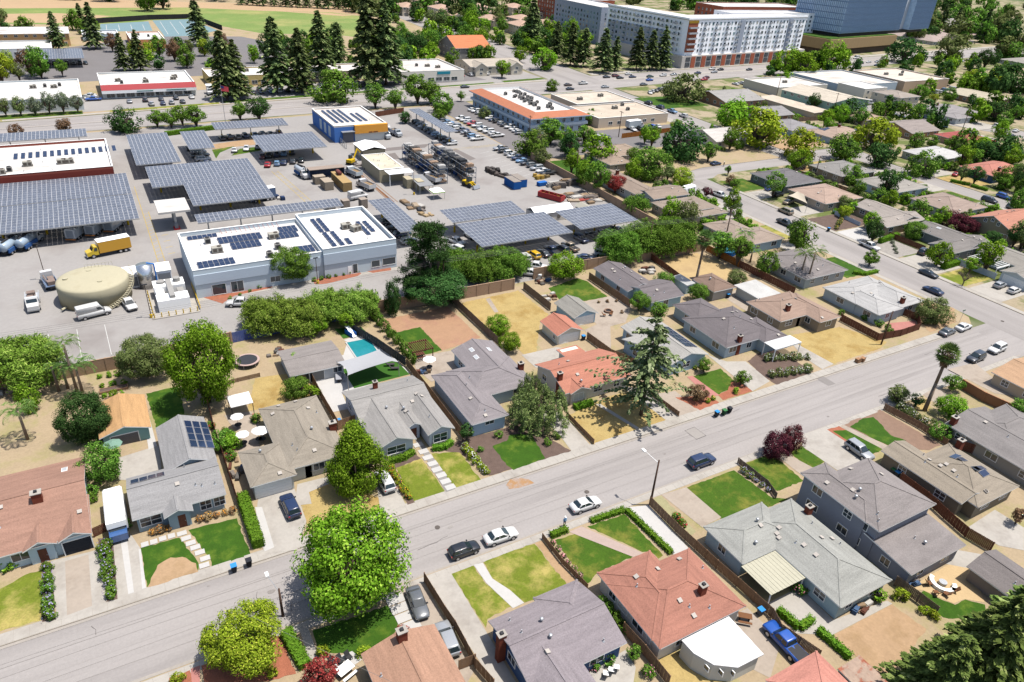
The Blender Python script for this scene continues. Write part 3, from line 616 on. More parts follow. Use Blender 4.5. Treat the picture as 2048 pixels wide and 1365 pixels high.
def cap_mesh(w):
    """ridge and hip caps,laid proud of the slopes"""
    x0,y0,x1,y1,ze,kind,ax,pit=w; b=MB(); hx,hy=(x1-x0)/2,(y1-y0)/2; xm,ym=(x0+x1)/2,(y0+y1)/2
    segs=[]
    if kind == 'gable': segs=[((x0,ym,ze+pit*hy),(x1,ym,ze+pit*hy))] if ax == 'x' else [((xm,y0,ze+pit*hx),(xm,y1,ze+pit*hx))]
    if kind == 'hip':
        if hx >= hy: r0,r1=(x0+hy,ym,ze+pit*hy),(x1-hy,ym,ze+pit*hy); pr=[((x0,y0),r0),((x0,y1),r0),((x1,y0),r1),((x1,y1),r1)]
        else: r0,r1=(xm,y0+hx,ze+pit*hx),(xm,y1-hx,ze+pit*hx); pr=[((x0,y0),r0),((x1,y0),r0),((x0,y1),r1),((x1,y1),r1)]
        segs=[(r0,r1)]+[((c[0],c[1],ze),r) for c,r in pr]
    for p,q in segs: b.bar((p[0],p[1],p[2]+.015),(q[0],q[1],q[2]+.015),.26,.05)
    return b
VENT=MB().box(-.2,-.2,-.1,.2,.2,.16).box(-.27,-.27,.16,.27,.27,.2).mesh('roof_vent',[surf('vent_paint',S(226,218,208),var=.05)])
PIPE=MB().tube((0,0,-.1),(0,0,.45),.07,.07,8).tube((0,0,-.05),(0,0,.05),.2,.12,8).mesh('vent_pipe',[STEEL])
TURB=MB().tube((0,0,-.1),(0,0,.25),.12,.12,8).loft([[(r*math.cos(a),r*math.sin(a),z) for a in [i*math.pi/4 for i in range(8)]] for r,z in ((.12,.22),(.22,.3),(.24,.42),(.16,.54),(.02,.58))]).mesh('turbine_vent',[STEEL])
SKYL=MB().box(-.35,-.6,-.1,.35,.6,.1).box(-.29,-.54,.1,.29,.54,.112,1).mesh('skylight',[TRIM,surf('skylight_dome',S(225,230,235),var=0,rough=.15)])
SOLAR=surf('solar_cells',(0.012,0.02,0.045),var=0.15,scale=1,fine=4,rough=0.12,spec=0.7)
SOLARFRAME=surf('solar_frame',S(222,224,228,2.1),var=0.03,rough=.4)
PANEL=MB().box(-.5,-.83,-.02,.5,.83,.02).box(-.465,-.795,.02,.465,.795,.026,1).mesh('solar_panel',[surf('panel_frame',S(190,192,196),var=0),SOLAR])
def roof_z(wings,x,y):
    hs=[h for h in (wing_height(w,x,y) for w in wings) if h is not None]
    return max(hs) if hs else None
def roof_frame(wings,x,y):
    e=.05; z=roof_z(wings,x,y); zx=roof_z(wings,x+e,y); zy=roof_z(wings,x,y+e)
    zx=z if zx is None else zx; zy=z if zy is None else zy
    nrm=Vector((-(zx-z)/e,-(zy-z)/e,1)).normalized()
    xa=Vector((1,0,(zx-z)/e)).normalized(); ya=nrm.cross(xa)
    return z,Matrix((xa,ya,nrm)).transposed().to_euler(),nrm
def house(label,wings,wall,roof,trim=None,name='house',cat='house',vents=5,seed=0,wins=True,rmat=None,chim=(),garage=(),doors=(),solar=(),skyl=(),extra_win=(),noauto=(),over=.45,th=.16,turb=0,caps=True,group=None,pipes=3):
    W=[]
    for i,w in enumerate(wings):
        w=list(w); w[4]=w[4]+.011*i; W.append(tuple(w))
    x0,y0=W[0][0],W[0][1]
    root=thing(name,label,cat,((W[0][0]+W[0][2])/2,(W[0][1]+W[0][3])/2,ZL),group=group)
    ox,oy=root.location.x,root.location.y
    wm=wall if not isinstance(wall,tuple) else wallmat(*wall)
    rm=rmat or roofmat(*roof); tm=trim or TRIM
    r=random.Random(seed+int(x0*7+y0*13))
    def L(x,y,z): return (x-ox,y-oy,z-ZL)
    for i,w in enumerate(W):
        a0,b0,a1,b1,ze,kind,ax,pit=w; ins=over+.006*i
        u0,v0,u1,v1=a0+ins,b0+ins,a1-ins,b1-ins
        m=MB(); zt=ze-th+((pit*ins) if kind in ('gable','hip') else 0)-.02
        m.box(u0,v0,ZL-.05,u1,v1,zt)
        if kind == 'gable':
            if ax == 'x':
                zr=ze+pit*(b1-b0)/2-th-.02
                for xx in (u0,u1): m.poly([(xx,v0,zt),(xx,v1,zt),(xx,(v0+v1)/2,zr)] if xx==u1 else [(xx,v1,zt),(xx,v0,zt),(xx,(v0+v1)/2,zr)])
            else:
                zr=ze+pit*(a1-a0)/2-th-.02
                for yy in (v0,v1): m.poly([(u0,yy,zt),(u1,yy,zt),((u0+u1)/2,yy,zr)])
        if kind == 'shed':
            h=pit*((b1-b0) if ax == 'x' else (a1-a0))
            if ax == 'x': m.poly([(u0,v0,zt),(u0,v1,zt),(u0,v1,zt+h)]); m.poly([(u1,v0,zt),(u1,v1,zt),(u1,v1,zt+h)]); m.poly([(u0,v1,zt),(u1,v1,zt),(u1,v1,zt+h),(u0,v1,zt+h)])
        m.v=[L(*p) for p in m.v]; part('wall',m,[wm],root)
        b=roof_mesh(w,th,None); b.v=[L(*p) for p in b.v]
        ro=part('roof',b,[rm,tm],root)
        if caps and kind in ('gable','hip'):
            cb=cap_mesh(w); cb.v=[L(*p) for p in cb.v]; part('ridge_cap',cb,[rm],ro)
        if wins and i not in noauto:
            zc=min(1.6,ze*.55); storeys=[zc] if ze<4.5 else [1.5,ze-1.25]
            for z in storeys:
                for face in ('S','W'):
                    a,bb=(u0,u1) if face == 'S' else (v0,v1)
                    n=int((bb-a) // 4.2)
                    for k in range(n):
                        t=a+(bb-a)*(k+.5)/n+r.uniform(-.4,.4)
                        px,py=(t,v0) if face == 'S' else (u0,t)
                        # skip openings that another wing covers
                        qx,qy=(px,py-.6) if face == 'S' else (px-.6,py)
                        if any(j != i and q[0]+.4<qx<q[2]-.4 and q[1]+.4<qy<q[3]-.4 and q[4]>2.2 for j,q in enumerate(W)): continue
                        if any(abs(px-g[0])<(g[3] if len(g)>3 else 4.9)/2+1 and abs(py-g[1])<1.2 for g in garage if g[2] == 'S') and z<3: continue
                        if any(abs(px-g[0])<1.5 and abs(py-g[1])<1.6 for g in doors): continue
                        ww=r.choice((1.2,1.5,1.8)); add_window(root,*L(px,py,z+.1),face,ww,1.1 if ze>2.5 else .8,r.choice((1,1,2)))
    for g in garage: add_garage(root,g[0]-ox,g[1]-oy,g[2],*(g[3:]),z0=0) if len(g)>3 else add_garage(root,g[0]-ox,g[1]-oy,g[2],z0=0)
    for d in doors: add_door(root,d[0]-ox,d[1]-oy,d[2],z0=0)
    for e in extra_win: add_window(root,*L(e[0],e[1],e[2]),*e[3:])
    for c in chim:
        z=roof_z(W,c[0],c[1]); z=3 if z is None else z; s=c[2] if len(c)>2 else .45
        hh=z+1.3; zb=c[3] if len(c)>3 else z-.8
        ch=part('chimney',MB().box(-s,-s*.8,zb,s,s*.8,hh),[BRICK],root,(c[0]-ox,c[1]-oy,-ZL))
        part('chimney_cap',MB().box(-s-.08,-s*.8-.08,hh,s+.08,s*.8+.08,hh+.1).box(-.18,-.18,hh+.1,.18,.18,hh+.32,1),[CONC,DARK],ch)
    def on_roof(nm,me,x,y,rz=0,flat=False,lift=0,sc=None,par=None):
        z,e,nrm=roof_frame(W,x,y)
        o=link(nm,me,root,L(x,y,z+lift),scale=sc)
        o.rotation_euler=(0,0,rz) if flat else e
        return o
    def spot():
        w=W[r.randrange(len(W))] if len(W)>1 and r.random()<.4 else W[0]
        for _ in range(12):
            x,y=r.uniform(w[0]+.8,w[2]-.8),r.uniform(w[1]+.8,w[3]-.8)
            if not any(abs(x-c[0])<1.2 and abs(y-c[1])<1.2 for c in list(chim)+list(skyl)) and not any(s[0]-1<x<s[0]+s[2]*1.04+.5 and s[1]-1<y<s[1]+s[3]*1.7+.5 for s in solar): return x,y
        return x,y
    for _ in range(vents): x,y=spot(); on_roof('roof_vent',VENT,x,y)
    for _ in range(pipes): x,y=spot(); on_roof('vent_pipe',PIPE,x,y,flat=True)
    for _ in range(turb): x,y=spot(); on_roof('turbine_vent',TURB,x,y,flat=True)
    for s in skyl: on_roof('skylight',SKYL,s[0],s[1])
    for s in solar:      # lower-left corner, columns, rows, landscape?
        for i in range(s[2]):
            for j in range(s[3]):
                dx,dy=(1.04,1.70) if len(s)<5 else (1.70,1.04)
                o=on_roof('solar_panel',PANEL,s[0]+(i+.5)*dx,s[1]+(j+.5)*dy,lift=.09)
                if len(s) >= 5: o.rotation_euler.rotate_axis('Z',math.pi/2)
    return root
# wings: x0, y0, x1, y1, eave height, shape, ridge direction, pitch
G_,H_ = 'gable','hip'
HOUSES={}
# --- north side of the main street, west to east
house('large brown shingle house with twin front gables at the left edge of the photo',[(-31,79.7,-10.4,95.6,2.8,G_,'x',.26),(-17.6,79.35,-14.05,86.5,2.8,G_,'y',.5),(-13.95,79.3,-10.35,87,2.8,G_,'y',.5)],(196,214,226),(178,140,124),vents=6,garage=[(-12.15,79.75,'S',3.0,2.05,surf('dark_garage',S(64,68,76),var=.05))],doors=[(-15.8,79.8,'S')],skyl=[(-12.8,92.5)],chim=[(-15.6,86.2,.55)],seed=1,noauto=(1,2))
house('grey shingle bungalow with solar panels and a small gabled porch, beside the camper van',[(-5.9,79.6,5.35,88.3,2.8,G_,'x',.38),(-1.2,87.2,5.5,98.4,2.8,G_,'y',.42),(-2.4,78.3,1.1,83.5,2.75,G_,'y',.42)],(150,170,186),(168,168,170),vents=1,pipes=4,solar=[(-5.4,85.2,4,1),(2.6,90.0,3,4)],doors=[(-.4,78.8,'S')],extra_win=[(-3.9,80.05,1.6,'S',2.4,1.4,2),(2.7,80.05,1.6,'S',1.3,1.4,2),(4.4,80.05,1.6,'S',1.3,1.4,2)],noauto=(0,2),seed=2)
house('taupe hip-roofed house with a two-car garage and red brick chimney, dark sedan on its drive',[(13.3,80.9,22.3,97.1,2.8,H_,'y',.3),(8.4,79.5,14.6,87.7,2.8,H_,'y',.3)],(206,206,204),(166,158,146),vents=6,turb=2,garage=[(11.4,79.95,'S',4.7,2.05)],doors=[(16.6,81.4,'S')],chim=[(22.0,87.2,.5,0)],seed=3)
house('pale grey shingle house with two front gables and bay windows beside the swimming pool',[(26.2,86.6,38.5,96.3,2.8,G_,'x',.3),(26.4,79.9,32.5,91.4,2.8,G_,'y',.42),(34.3,79.95,38.8,91.4,2.8,G_,'y',.46),(32.0,82.8,34.8,89.5,2.75,G_,'y',.5)],(196,204,222),(172,170,168),vents=4,turb=2,chim=[(31.2,94.2,.35)],doors=[(33.4,83.3,'S')],extra_win=[(29.4,80.3,1.6,'S',2.8,1.3,2),(36.5,80.3,1.5,'S',2.2,1.5,2)],noauto=(1,2,3),seed=4)
house('smooth grey L-shaped hip-roofed house with a pale blue front wall beside the weeping birch',[(41.4,79.5,48.0,95.0,2.8,H_,'y',.34),(44.2,85.6,56.6,95.1,2.8,H_,'x',.34),(48,90.5,56.4,101.2,2.8,G_,'y',.34)],(178,200,220),(156,150,154),vents=2,skyl=[(50.4,95.9),(50.7,98.3),(53.6,97.2)],chim=[(56.2,90.2,.45)],seed=5,extra_win=[(44.8,79.95,2.0,'S',1.5,.6,1)],noauto=(0,))
house('house with a terracotta-red gabled roof and white walls behind the tall cedar',[(59.4,80.7,73.3,90.8,2.8,G_,'x',.34),(60.2,80.2,64.3,86,2.8,G_,'y',.42),(66.1,89.8,70.6,94.2,2.6,'shed','x',-.06)],(214,208,200),(204,140,120),vents=2,turb=1,chim=[(60.0,83.6,.4,0)],seed=6,extra_win=[(62.2,80.7,1.5,'S',1.9,1.3,1)],noauto=(1,))
house('pale grey house with solar panels on its slope, half hidden by the tall cedar',[(82.2,80.6,91.2,96.0,2.8,G_,'y',.3),(79.5,84,84,92,2.7,G_,'x',.3)],(170,196,216),(190,188,184),vents=2,solar=[(87.6,83.2,3,5)],seed=7)
house('charcoal-grey hip-roofed house with a white slatted front porch',[(96,81.0,110,93.8,2.8,H_,'x',.34),(98.2,91.5,106.2,99.4,2.8,H_,'y',.34),(104.5,79.2,111.0,88,2.8,H_,'y',.3)],(176,192,206),(128,122,126),vents=6,chim=[(99.8,81.6,.4,0)],seed=8)
house('tan hip-roofed house beside the large dry front lawn',[(114.2,84.4,127.5,94.1,2.8,H_,'x',.32),(121.8,80.8,128.3,93.0,2.8,H_,'y',.32)],(158,144,128),(176,152,138),vents=2,chim=[(118.3,86.6,.45)],doors=[(120.4,84.9,'S')],seed=9)
house('light grey corner house with a white flat roof patch and brick chimney at the junction',[(136.5,83.5,152.4,92.6,2.8,H_,'x',.28),(136.6,77.9,145.0,90,2.8,H_,'y',.28),(144.2,78.3,152.9,90,2.8,H_,'y',.28)],(178,190,200),(198,198,198),vents=4,chim=[(146.2,79.4,.45)],seed=10)
# outbuildings behind them
house('small white garage with a salmon-red gabled roof on the dry grass lot',[(69.0,98.3,75.1,104.9,2.4,G_,'y',.42)],(226,222,212),(204,138,118),name='garage',cat='garage',vents=0,pipes=0,garage=[(72.0,98.75,'S',4.2,1.9)],seed=11,wins=False,extra_win=[(69.45,100,1.3,'W',.7,.8,1)])
house('small blue-walled garage with a grey gabled roof beside the fire-pit patio',[(75.9,103.1,82.0,110.6,2.4,G_,'y',.42)],(170,202,226),(166,164,158),name='garage',cat='garage',vents=0,pipes=0,garage=[(78.9,103.55,'S',4.4,1.9)],seed=12,wins=False)
house('long grey-roofed back house with pale blue walls beside the industrial wall',[(93.4,108.5,101.4,121.6,2.6,G_,'y',.3),(94.9,102.2,104.0,111.2,2.6,G_,'x',.3)],(186,214,232),(132,126,130),vents=6,turb=1,seed=13)
house('small white garden shed with a pale flat-pitched roof beside the fan palm',[(108.2,106.1,110.6,111.3,2.4,'shed','y',.08)],(190,210,228),(204,206,206),name='shed',cat='shed',vents=0,pipes=0,wins=False,over=.1)
house('brown hip-roofed garage on the dry yard behind the fan palm',[(111.2,100.8,118.0,108.8,2.6,H_,'y',.36)],(176,170,166),(150,128,116),name='garage',cat='garage',vents=0,turb=1,pipes=0,seed=14,wins=False)
house('white flat-roofed carport joined to the back of the tan house',[(118.2,94.2,124.8,101.8,2.6,'shed','y',.03)],(206,206,202),(216,216,214),name='carport',cat='carport',vents=0,pipes=0,wins=False,over=.5)
house('tan-roofed small garage in the garden beside the brown shingle house',[(-8.6,99.5,-1.7,108.9,2.4,G_,'y',.34)],(140,180,180),(214,172,124),name='garage',cat='garage',vents=0,pipes=0,garage=[(-5.4,99.95,'S',3.6,1.8,surf('grey_roller',S(150,146,146),var=.05))],wins=False,seed=15)
house('grey pool house with white sliding doors beside the swimming pool',[(20.0,104.6,29.7,113.6,2.5,G_,'x',.14)],(200,204,212),(160,154,152),name='pool_house',cat='pool house',vents=0,pipes=0,wins=False,seed=16,extra_win=[(22,105.05,1.25,'S',2.4,2.0,0,None),(24.6,105.05,1.25,'S',2.4,2.0,0,None),(28.2,105.05,1.6,'S',1.5,1.0,1)])
house('grey house under two queen palms on the west side of the cross street',[(136.2,97.0,150.8,111.5,2.8,H_,'x',.3)],(176,184,190),(150,144,144),vents=3,seed=17)
house('tan-roofed house with blue side wall above the round backyard pool',[(137.8,122.0,148.4,134.2,2.8,H_,'y',.26),(140,117.8,151.9,127,2.8,H_,'x',.26)],(168,196,220),(176,160,148),vents=3,turb=2,seed=18)
house('low tan house with a pale flat centre to its roof beside the cross street',[(135.5,138.6,152.1,153.3,2.8,H_,'x',.12),(140,141.5,149,150.5,3.5,'flat','x',0)],(180,170,160),(168,154,142),vents=2,seed=19,noauto=(1,))
house('tan L-shaped house behind the red-leaved tree by the street bend',[(138,155.0,151.8,164.5,2.8,G_,'x',.24),(135.5,160,144.5,182.5,2.8,G_,'y',.24)],(170,184,200),(166,150,138),vents=3,chim=[(140,176)],seed=20)
house('tan-roofed house with dark skylight wells half hidden in trees by the office car park',[(152,196,168,209,2.8,H_,'x',.3),(146,188,156,204,2.8,H_,'y',.3)],(170,164,158),(176,158,142),vents=3,seed=21)
# --- south side of the main street, west to east
house('brown shingle house cut by the bottom edge with a white chimney and patio chairs',[(13.2,30,21.6,48.7,2.8,G_,'y',.3),(5,30,17,45.0,2.8,G_,'x',.26)],(196,200,204),(192,152,130),vents=2,chim=[(17.4,47.6,.5)],seed=30)
house('dark blue house with a smooth mauve-grey roof and red brick chimney on its side',[(27.1,37.1,39.4,46.4,2.8,G_,'x',.3),(33.2,40.5,39.3,46.9,2.8,H_,'x',.3),(27.3,29,33.6,41,2.8,G_,'y',.3)],(70,96,140),(160,152,158),vents=1,turb=2,chim=[(27.0,43.2,.45,0)],seed=31)
house('russet-red hip-roofed house with a curved white patio cover behind it',[(42.1,34.8,55.0,44.8,2.8,H_,'x',.34),(42.05,36,50.2,46.7,2.8,H_,'y',.34)],(214,210,206),(186,132,116),vents=5,pipes=4,chim=[(50.7,38.0,.42)],seed=32)
house('light grey shingle house with a yellowed patio cover on its west side',[(65.0,29.5,74.4,45.6,2.8,H_,'y',.3),(59.3,39.7,70,46.9,2.8,H_,'x',.3)],(176,196,206),(176,178,174),vents=8,turb=2,chim=[(74.0,42.4,.45)],seed=33)
house('two-storey blue house with a mauve-grey hip roof and single-storey rear wing',[(77.0,34.2,88.9,45.0,5.5,H_,'x',.34),(76.85,36,82.0,47.0,5.5,H_,'y',.34),(77.1,28.8,88.6,36.0,3.0,'shed','x',.1)],(146,150,166),(156,150,150),vents=4,turb=3,seed=34)
house('olive-tan house with white-framed windows and two solar arrays on its roof',[(97.5,32.5,107.9,43.6,2.8,H_,'y',.3),(96.0,34,101.8,47.2,2.8,G_,'y',.3)],(136,126,112),(168,158,144),vents=6,solar=[(103.2,38.9,1,2,1),(103.2,35.5,1,2,1),(102.9,36.6,2,1,1)],chim=[(108.2,42.2,.5,0)],seed=35)
house('long grey standing-seam roofed house at the right edge beside the olive-tan one',[(112.5,26,124,47.3,2.8,G_,'y',.2),(116,38,128,46,3.0,H_,'x',.26)],(160,156,152),(150,146,146),vents=1,chim=[(113.4,46.5,.5)],seed=36)
house('tan-roofed house at the right edge beyond the fan palm and fence',[(137,40,150,53.8,2.6,G_,'y',.2)],(196,180,160),(206,170,138),vents=2,skyl=[(141,48)],seed=37)
house('small grey shed-roofed cottage beside the fire-pit terrace at the lower right',[(85.8,19.5,92.3,26.8,2.4,G_,'y',.34)],(150,140,136),(140,134,134),name='cottage',cat='cottage',vents=0,seed=38,wins=False,pipes=2)
house('salmon-red hip-roofed garage cut by the bottom edge beside the clipped hedges',[(49.8,18,57.6,26.8,2.8,H_,'x',.32)],(206,200,196),(214,150,136),name='garage',cat='garage',vents=0,pipes=0,seed=39,wins=False)
house('shed with a rusty corrugated roof beside the bare dirt yard',[(58.4,19.5,61.9,24.4,2.2,'shed','y',.05)],(120,116,110),None,rmat=surf('rusty_iron',S(206,180,160),var=.2,scale=.8,patch=(S(190,110,84),.6,.5,.6)),name='shed',cat='shed',vents=0,pipes=0,wins=False,over=.1)
# --- east of the cross street
house('charcoal hip-roofed house with a skylight well, blue car on its drive',[(187,150.2,204.6,165.3,2.8,H_,'x',.3)],(120,124,128),(128,126,130),vents=1,seed=40)
house('pinkish-tan hip-roofed house with two cream shade sails over its front',[(186,133.3,203.3,148,2.8,H_,'x',.28)],(196,180,168),(194,170,156),vents=1,seed=41)
house('grey-roofed house with a tan double garage facing the cross street',[(193.8,113.5,204.3,129.5,2.8,G_,'y',.26),(186.4,112.6,204,120.2,2.85,G_,'x',.32)],(178,156,134),(178,170,164),vents=3,seed=42,garage=[(186.85,116.4,'W',5.0,2.1,surf('tan_garage',S(176,164,152),var=.04))])
house('dark grey house with a charcoal double garage and gravel garden',[(194,93.3,204.4,110,2.8,G_,'y',.26),(186.8,93.0,204.2,100.4,2.85,G_,'x',.32)],(128,132,140),(146,142,140),vents=4,seed=43,garage=[(187.25,96.7,'W',5.0,2.1,surf('charcoal_garage',S(86,92,104),var=.04))],skyl=[(198,105)])
house('grey-roofed house with a white slatted pergola at the right edge',[(194.6,74,206,91.5,2.8,G_,'y',.24),(187.5,74,200,81.5,2.8,G_,'x',.28)],(206,214,222),(166,162,156),vents=1,seed=44,garage=[(187.95,77.8,'W',5.0,2.1)])
house('light grey hip-roofed house between two streets with blue front wall',[(217.5,132.6,235.5,147.4,2.8,H_,'x',.28)],(176,196,214),(176,172,166),vents=5,seed=45)
house('tan hip-roofed house beside the street with blue vans parked behind',[(218.0,112.6,235.1,127.5,2.8,H_,'x',.28)],(186,196,206),(178,160,150),vents=6,seed=46)
house('craftsman house with a brick-red gable and salmon roof at the right edge',[(216.8,93.8,235.4,109.2,3.0,G_,'x',.42)],(150,140,120),(206,148,128),vents=5,seed=47,extra_win=[(217.25,105.6,1.6,'W',2.0,1.1,1),(217.25,97.2,1.6,'W',2.0,1.1,1),(217.25,103.3,4.3,'W',.8,1.0,1),(217.25,101.4,4.9,'W',.8,.8,1),(217.25,99.6,4.3,'W',.8,1.0,1)],noauto=(0,))
house('blue house with a wide brick-red hip roof and dry front lawn at the right',[(272,132,294,145.4,2.8,H_,'x',.3)],(70,98,140),(206,140,126),vents=1,chim=[(278,134.5)],seed=48)
house('white-roofed hip house in the garden behind the blue red-roofed house',[(270,153,291.5,167.5,2.8,H_,'x',.24)],(190,184,170),(214,214,214),vents=1,seed=49)
house('long house with a dark red hip roof beside the curving far street',[(310.5,163.2,328,181,2.8,H_,'x',.26)],(180,150,130),(190,104,100),vents=0,chim=[(314,172)],seed=50)
house('grey gabled house with a brown end wall beside the far street',[(301,184.5,321,203.5,2.8,G_,'x',.26)],(176,140,110),(168,158,154),vents=0,seed=51)
house('tan house with blue solar panels on both slopes behind the street trees',[(257.5,187,280.5,204,2.8,H_,'x',.26)],(170,190,214),(190,168,154),vents=1,solar=[(261,197,3,2),(274,190,4,2)],chim=[(268,196)],seed=52)
house('small blue-grey hip-roofed house behind the yellow-green street tree',[(250,204.5,266.5,221,2.8,H_,'x',.28)],(150,176,206),(166,164,168),vents=1,seed=53)
house('grey house beside the round clipped bush inside the street bend',[(215.6,151.5,233.8,165.6,2.8,H_,'x',.26)],(150,136,124),(160,158,156),vents=2,seed=54)
house('large grey corner house with a low pale garage across the far street',[(353,201,381.5,222.5,2.8,H_,'x',.22),(352.5,197,365,208,2.8,H_,'x',.2)],(200,204,210),(166,162,164),vents=1,chim=[(362,214)],seed=55)
house('long cream-roofed building behind the grey corner house on the far right',[(414,215,440,243,3.2,G_,'y',.12)],(160,130,110),(206,196,176),vents=0,seed=56)
house('white-roofed cottage with a timber porch beneath the yellow-green trees',[(204.5,200,224.5,217.4,2.8,G_,'x',.3)],(214,210,206),(222,218,214),vents=1,seed=57)
house('grey-roofed bungalow behind the magnolia beside the boulevard',[(261,254.5,287,279,3.0,G_,'x',.22)],(168,130,110),(178,176,174),vents=3,seed=58)
house('small grey house with a dry backyard next to the long green apartment block',[(256,226,276,243,3.0,G_,'x',.24)],(140,110,96),(166,164,166),vents=2,seed=59)
house('two small tan units behind the street wires on the far block',[(300,208,316,224,2.8,H_,'x',.26)],(196,176,160),(194,168,150),vents=0,seed=60)
# ------------------------------------------------------------------ flat-roofed buildings
HVAC1=MB().box(-1.1,-.8,.15,1.1,.8,1.25).box(-.9,-.82,.35,-.1,-.8,1.05,1).box(.2,-.82,.35,.9,-.8,1.05,1).tube((.5,0,1.25),(.5,0,1.4),.45,.45,12,1).box(-1.2,-.9,0,1.2,.9,.15,1)
HVAC1_ME=HVAC1.mesh('air_conditioner',[surf('hvac_beige',S(206,202,190),var=.06),surf('hvac_dark',S(120,112,104),var=.05)])
HVAC2_ME=MB().box(-.6,-.6,0,.6,.6,1.3).box(-.45,-.62,.3,.45,-.6,1.1,1).tube((0,0,1.3),(0,0,1.42),.45,.45,12,1).mesh('air_conditioner',[surf('hvac_grey',S(190,188,182),var=.06),DARK])
def flat_building(label,x0,y0,x1,y1,h,wall,roof,name='building',cat='building',par=.6,hv=(),solar=(),wins=(),doors=(),pt=.25,parmat=None,pipes=0,seed=0,group=None):
    """box building with a parapet; roof furniture as parts; positions in world metres"""
    root=thing(name,label,cat,((x0+x1)/2,(y0+y1)/2,ZL),group=group); ox,oy=root.location.x,root.location.y
    a,b=(x1-x0)/2,(y1-y0)/2
    wm=wall if not isinstance(wall,tuple) else wallmat(*wall); rm=roof if not isinstance(roof,tuple) else roofmat(*roof,'white')
    part('wall',MB().box(-a,-b,-.1,a,b,h-par),[wm],root)
    part('roof',MB().box(-a+pt-.02,-b+pt-.02,h-par,a-pt+.02,b-pt+.02,h-par+.05),[rm],root)
    pm=parmat or wm
    P=MB().box(-a,-b,h-par,a,-b+pt,h).box(-a,b-pt,h-par,a,b,h).box(-a,-b+pt,h-par,-a+pt,b-pt,h).box(a-pt,-b+pt,h-par,a,b-pt,h)
    pr=part('parapet',P,[pm],root)
    CP=MB(); 
    for (u0,v0,u1,v1) in ((-a-.04,-b-.04,a+.04,-b+pt+.04),(-a-.04,b-pt-.04,a+.04,b+.04),(-a-.04,-b+pt+.04,-a+pt+.04,b-pt-.04),(a-pt-.04,-b+pt+.04,a+.04,b-pt-.04)): CP.box(u0,v0,h,u1,v1,h+.06)
    part('coping',CP,[TRIM],pr)
    z=h-par+.05
    for q in hv: link('air_conditioner',HVAC1_ME if q[2]==1 else HVAC2_ME,root,(q[0]-ox,q[1]-oy,z),q[3] if len(q)>3 else 0)
    for s in solar:
        for i in range(s[2]):
            for j in range(s[3]):
                link('solar_panel',PANEL,root,(s[0]-ox+(i+.5)*1.04,s[1]-oy+(j+.5)*1.72,z+.22),rot=(R(8),0,0))
    for w in wins: add_window(root,w[0]-ox,w[1]-oy,w[2],w[3],w[4],w[5],w[6] if len(w)>6 else 1,w[7] if len(w)>7 else None)
    for d in doors: add_door(root,d[0]-ox,d[1]-oy,d[2],d[3] if len(d)>3 else None,z0=0)
    r=random.Random(seed+int(x0))
    for _ in range(pipes): link('vent_pipe',PIPE,root,(r.uniform(-a+1,a-1),r.uniform(-b+1,b-1),z))
    return root
# the long white works building, west half and taller east half
wb=wallmat(206,218,232)
root=flat_building('long pale works building with a white roof of solar panels and air units',11.2,144.6,37.5,166,6.2,wb,(248,246,244),par=.9,seed=3,pipes=7,
    hv=[(17.5,154.5,1),(16.5,160,2),(29.6,151.5,2),(30.2,158,1),(27,147.8,2)],solar=[(12.6,146.4,7,2),(18.6,158.4,9,2),(20.6,154.2,6,2),(30.5,156.6,5,2),(32.2,160,4,2),(32.6,147.2,4,2),(12.8,163,6,1)],
    wins=[(15.6,144.6,1.3,'S',2.6,2.2,0),(19.2,144.6,1.3,'S',2.4,2.4,1),(27,144.6,1.6,'S',2,1.2,1)])
part('band',MB().box(-13.2,-10.86,3.0,13.2,-10.7,5.1),[surf('pale_cladding',S(212,226,240,1.9),var=.03,rough=.6)],root)
root2=flat_building('taller east half of the pale works building with a white roof',37.52,144.2,54.2,167,6.9,wb,(248,246,244),par=1.0,seed=4,pipes=9,
    hv=[(46.6,156.5,1),(48.2,154.4,1,.3)],solar=[(40.2,155.8,1,5),(41.6,155.8,1,5),(40.4,146.6,1,5),(42.2,146.6,1,5),(49.6,150.5,1,5),(51.2,152,1,4),(44,146.6,1,2)],
    wins=[(44.4,144.2,1.2,'S',1.0,2.2,0),(49.2,144.2,1.6,'S',1.9,1.5,0),(52.4,144.2,1.7,'S',3.0,1.6,0)],doors=[(43.2,144.2,'S',WHITEM)])
part('band',MB().box(-8.36,-11.58,3.2,8.36,-11.42,5.7),[MATS['pale_cladding']],root2)
lad=MB()
for k in range(13): lad.bar((20+k*1.05,165.7,6.1),(20.3+k*1.05,164.2,5.4),.06,.06)
l_o=part('roof_brace',lad,[surf('red_brace',S(206,90,80),var=.05)],root,(-root.location.x,-root.location.y,-ZL))
# maroon hall on the left
rb=flat_building('maroon-walled hall with a long white roof of tilted solar rows at the left edge',-42,220.8,2.0,250.6,6.6,(128,58,52),(246,244,240),par=.7,parmat=wallmat(150,80,70),seed=5,pipes=6,
    hv=[(-18,230,1),(-10,229.5,1),(-8.2,229.5,1),(-22,226,2),(-24,224.5,1)],solar=[(-21.5+1.75*k,237.0+.08*k,1,3) for k in range(15)])
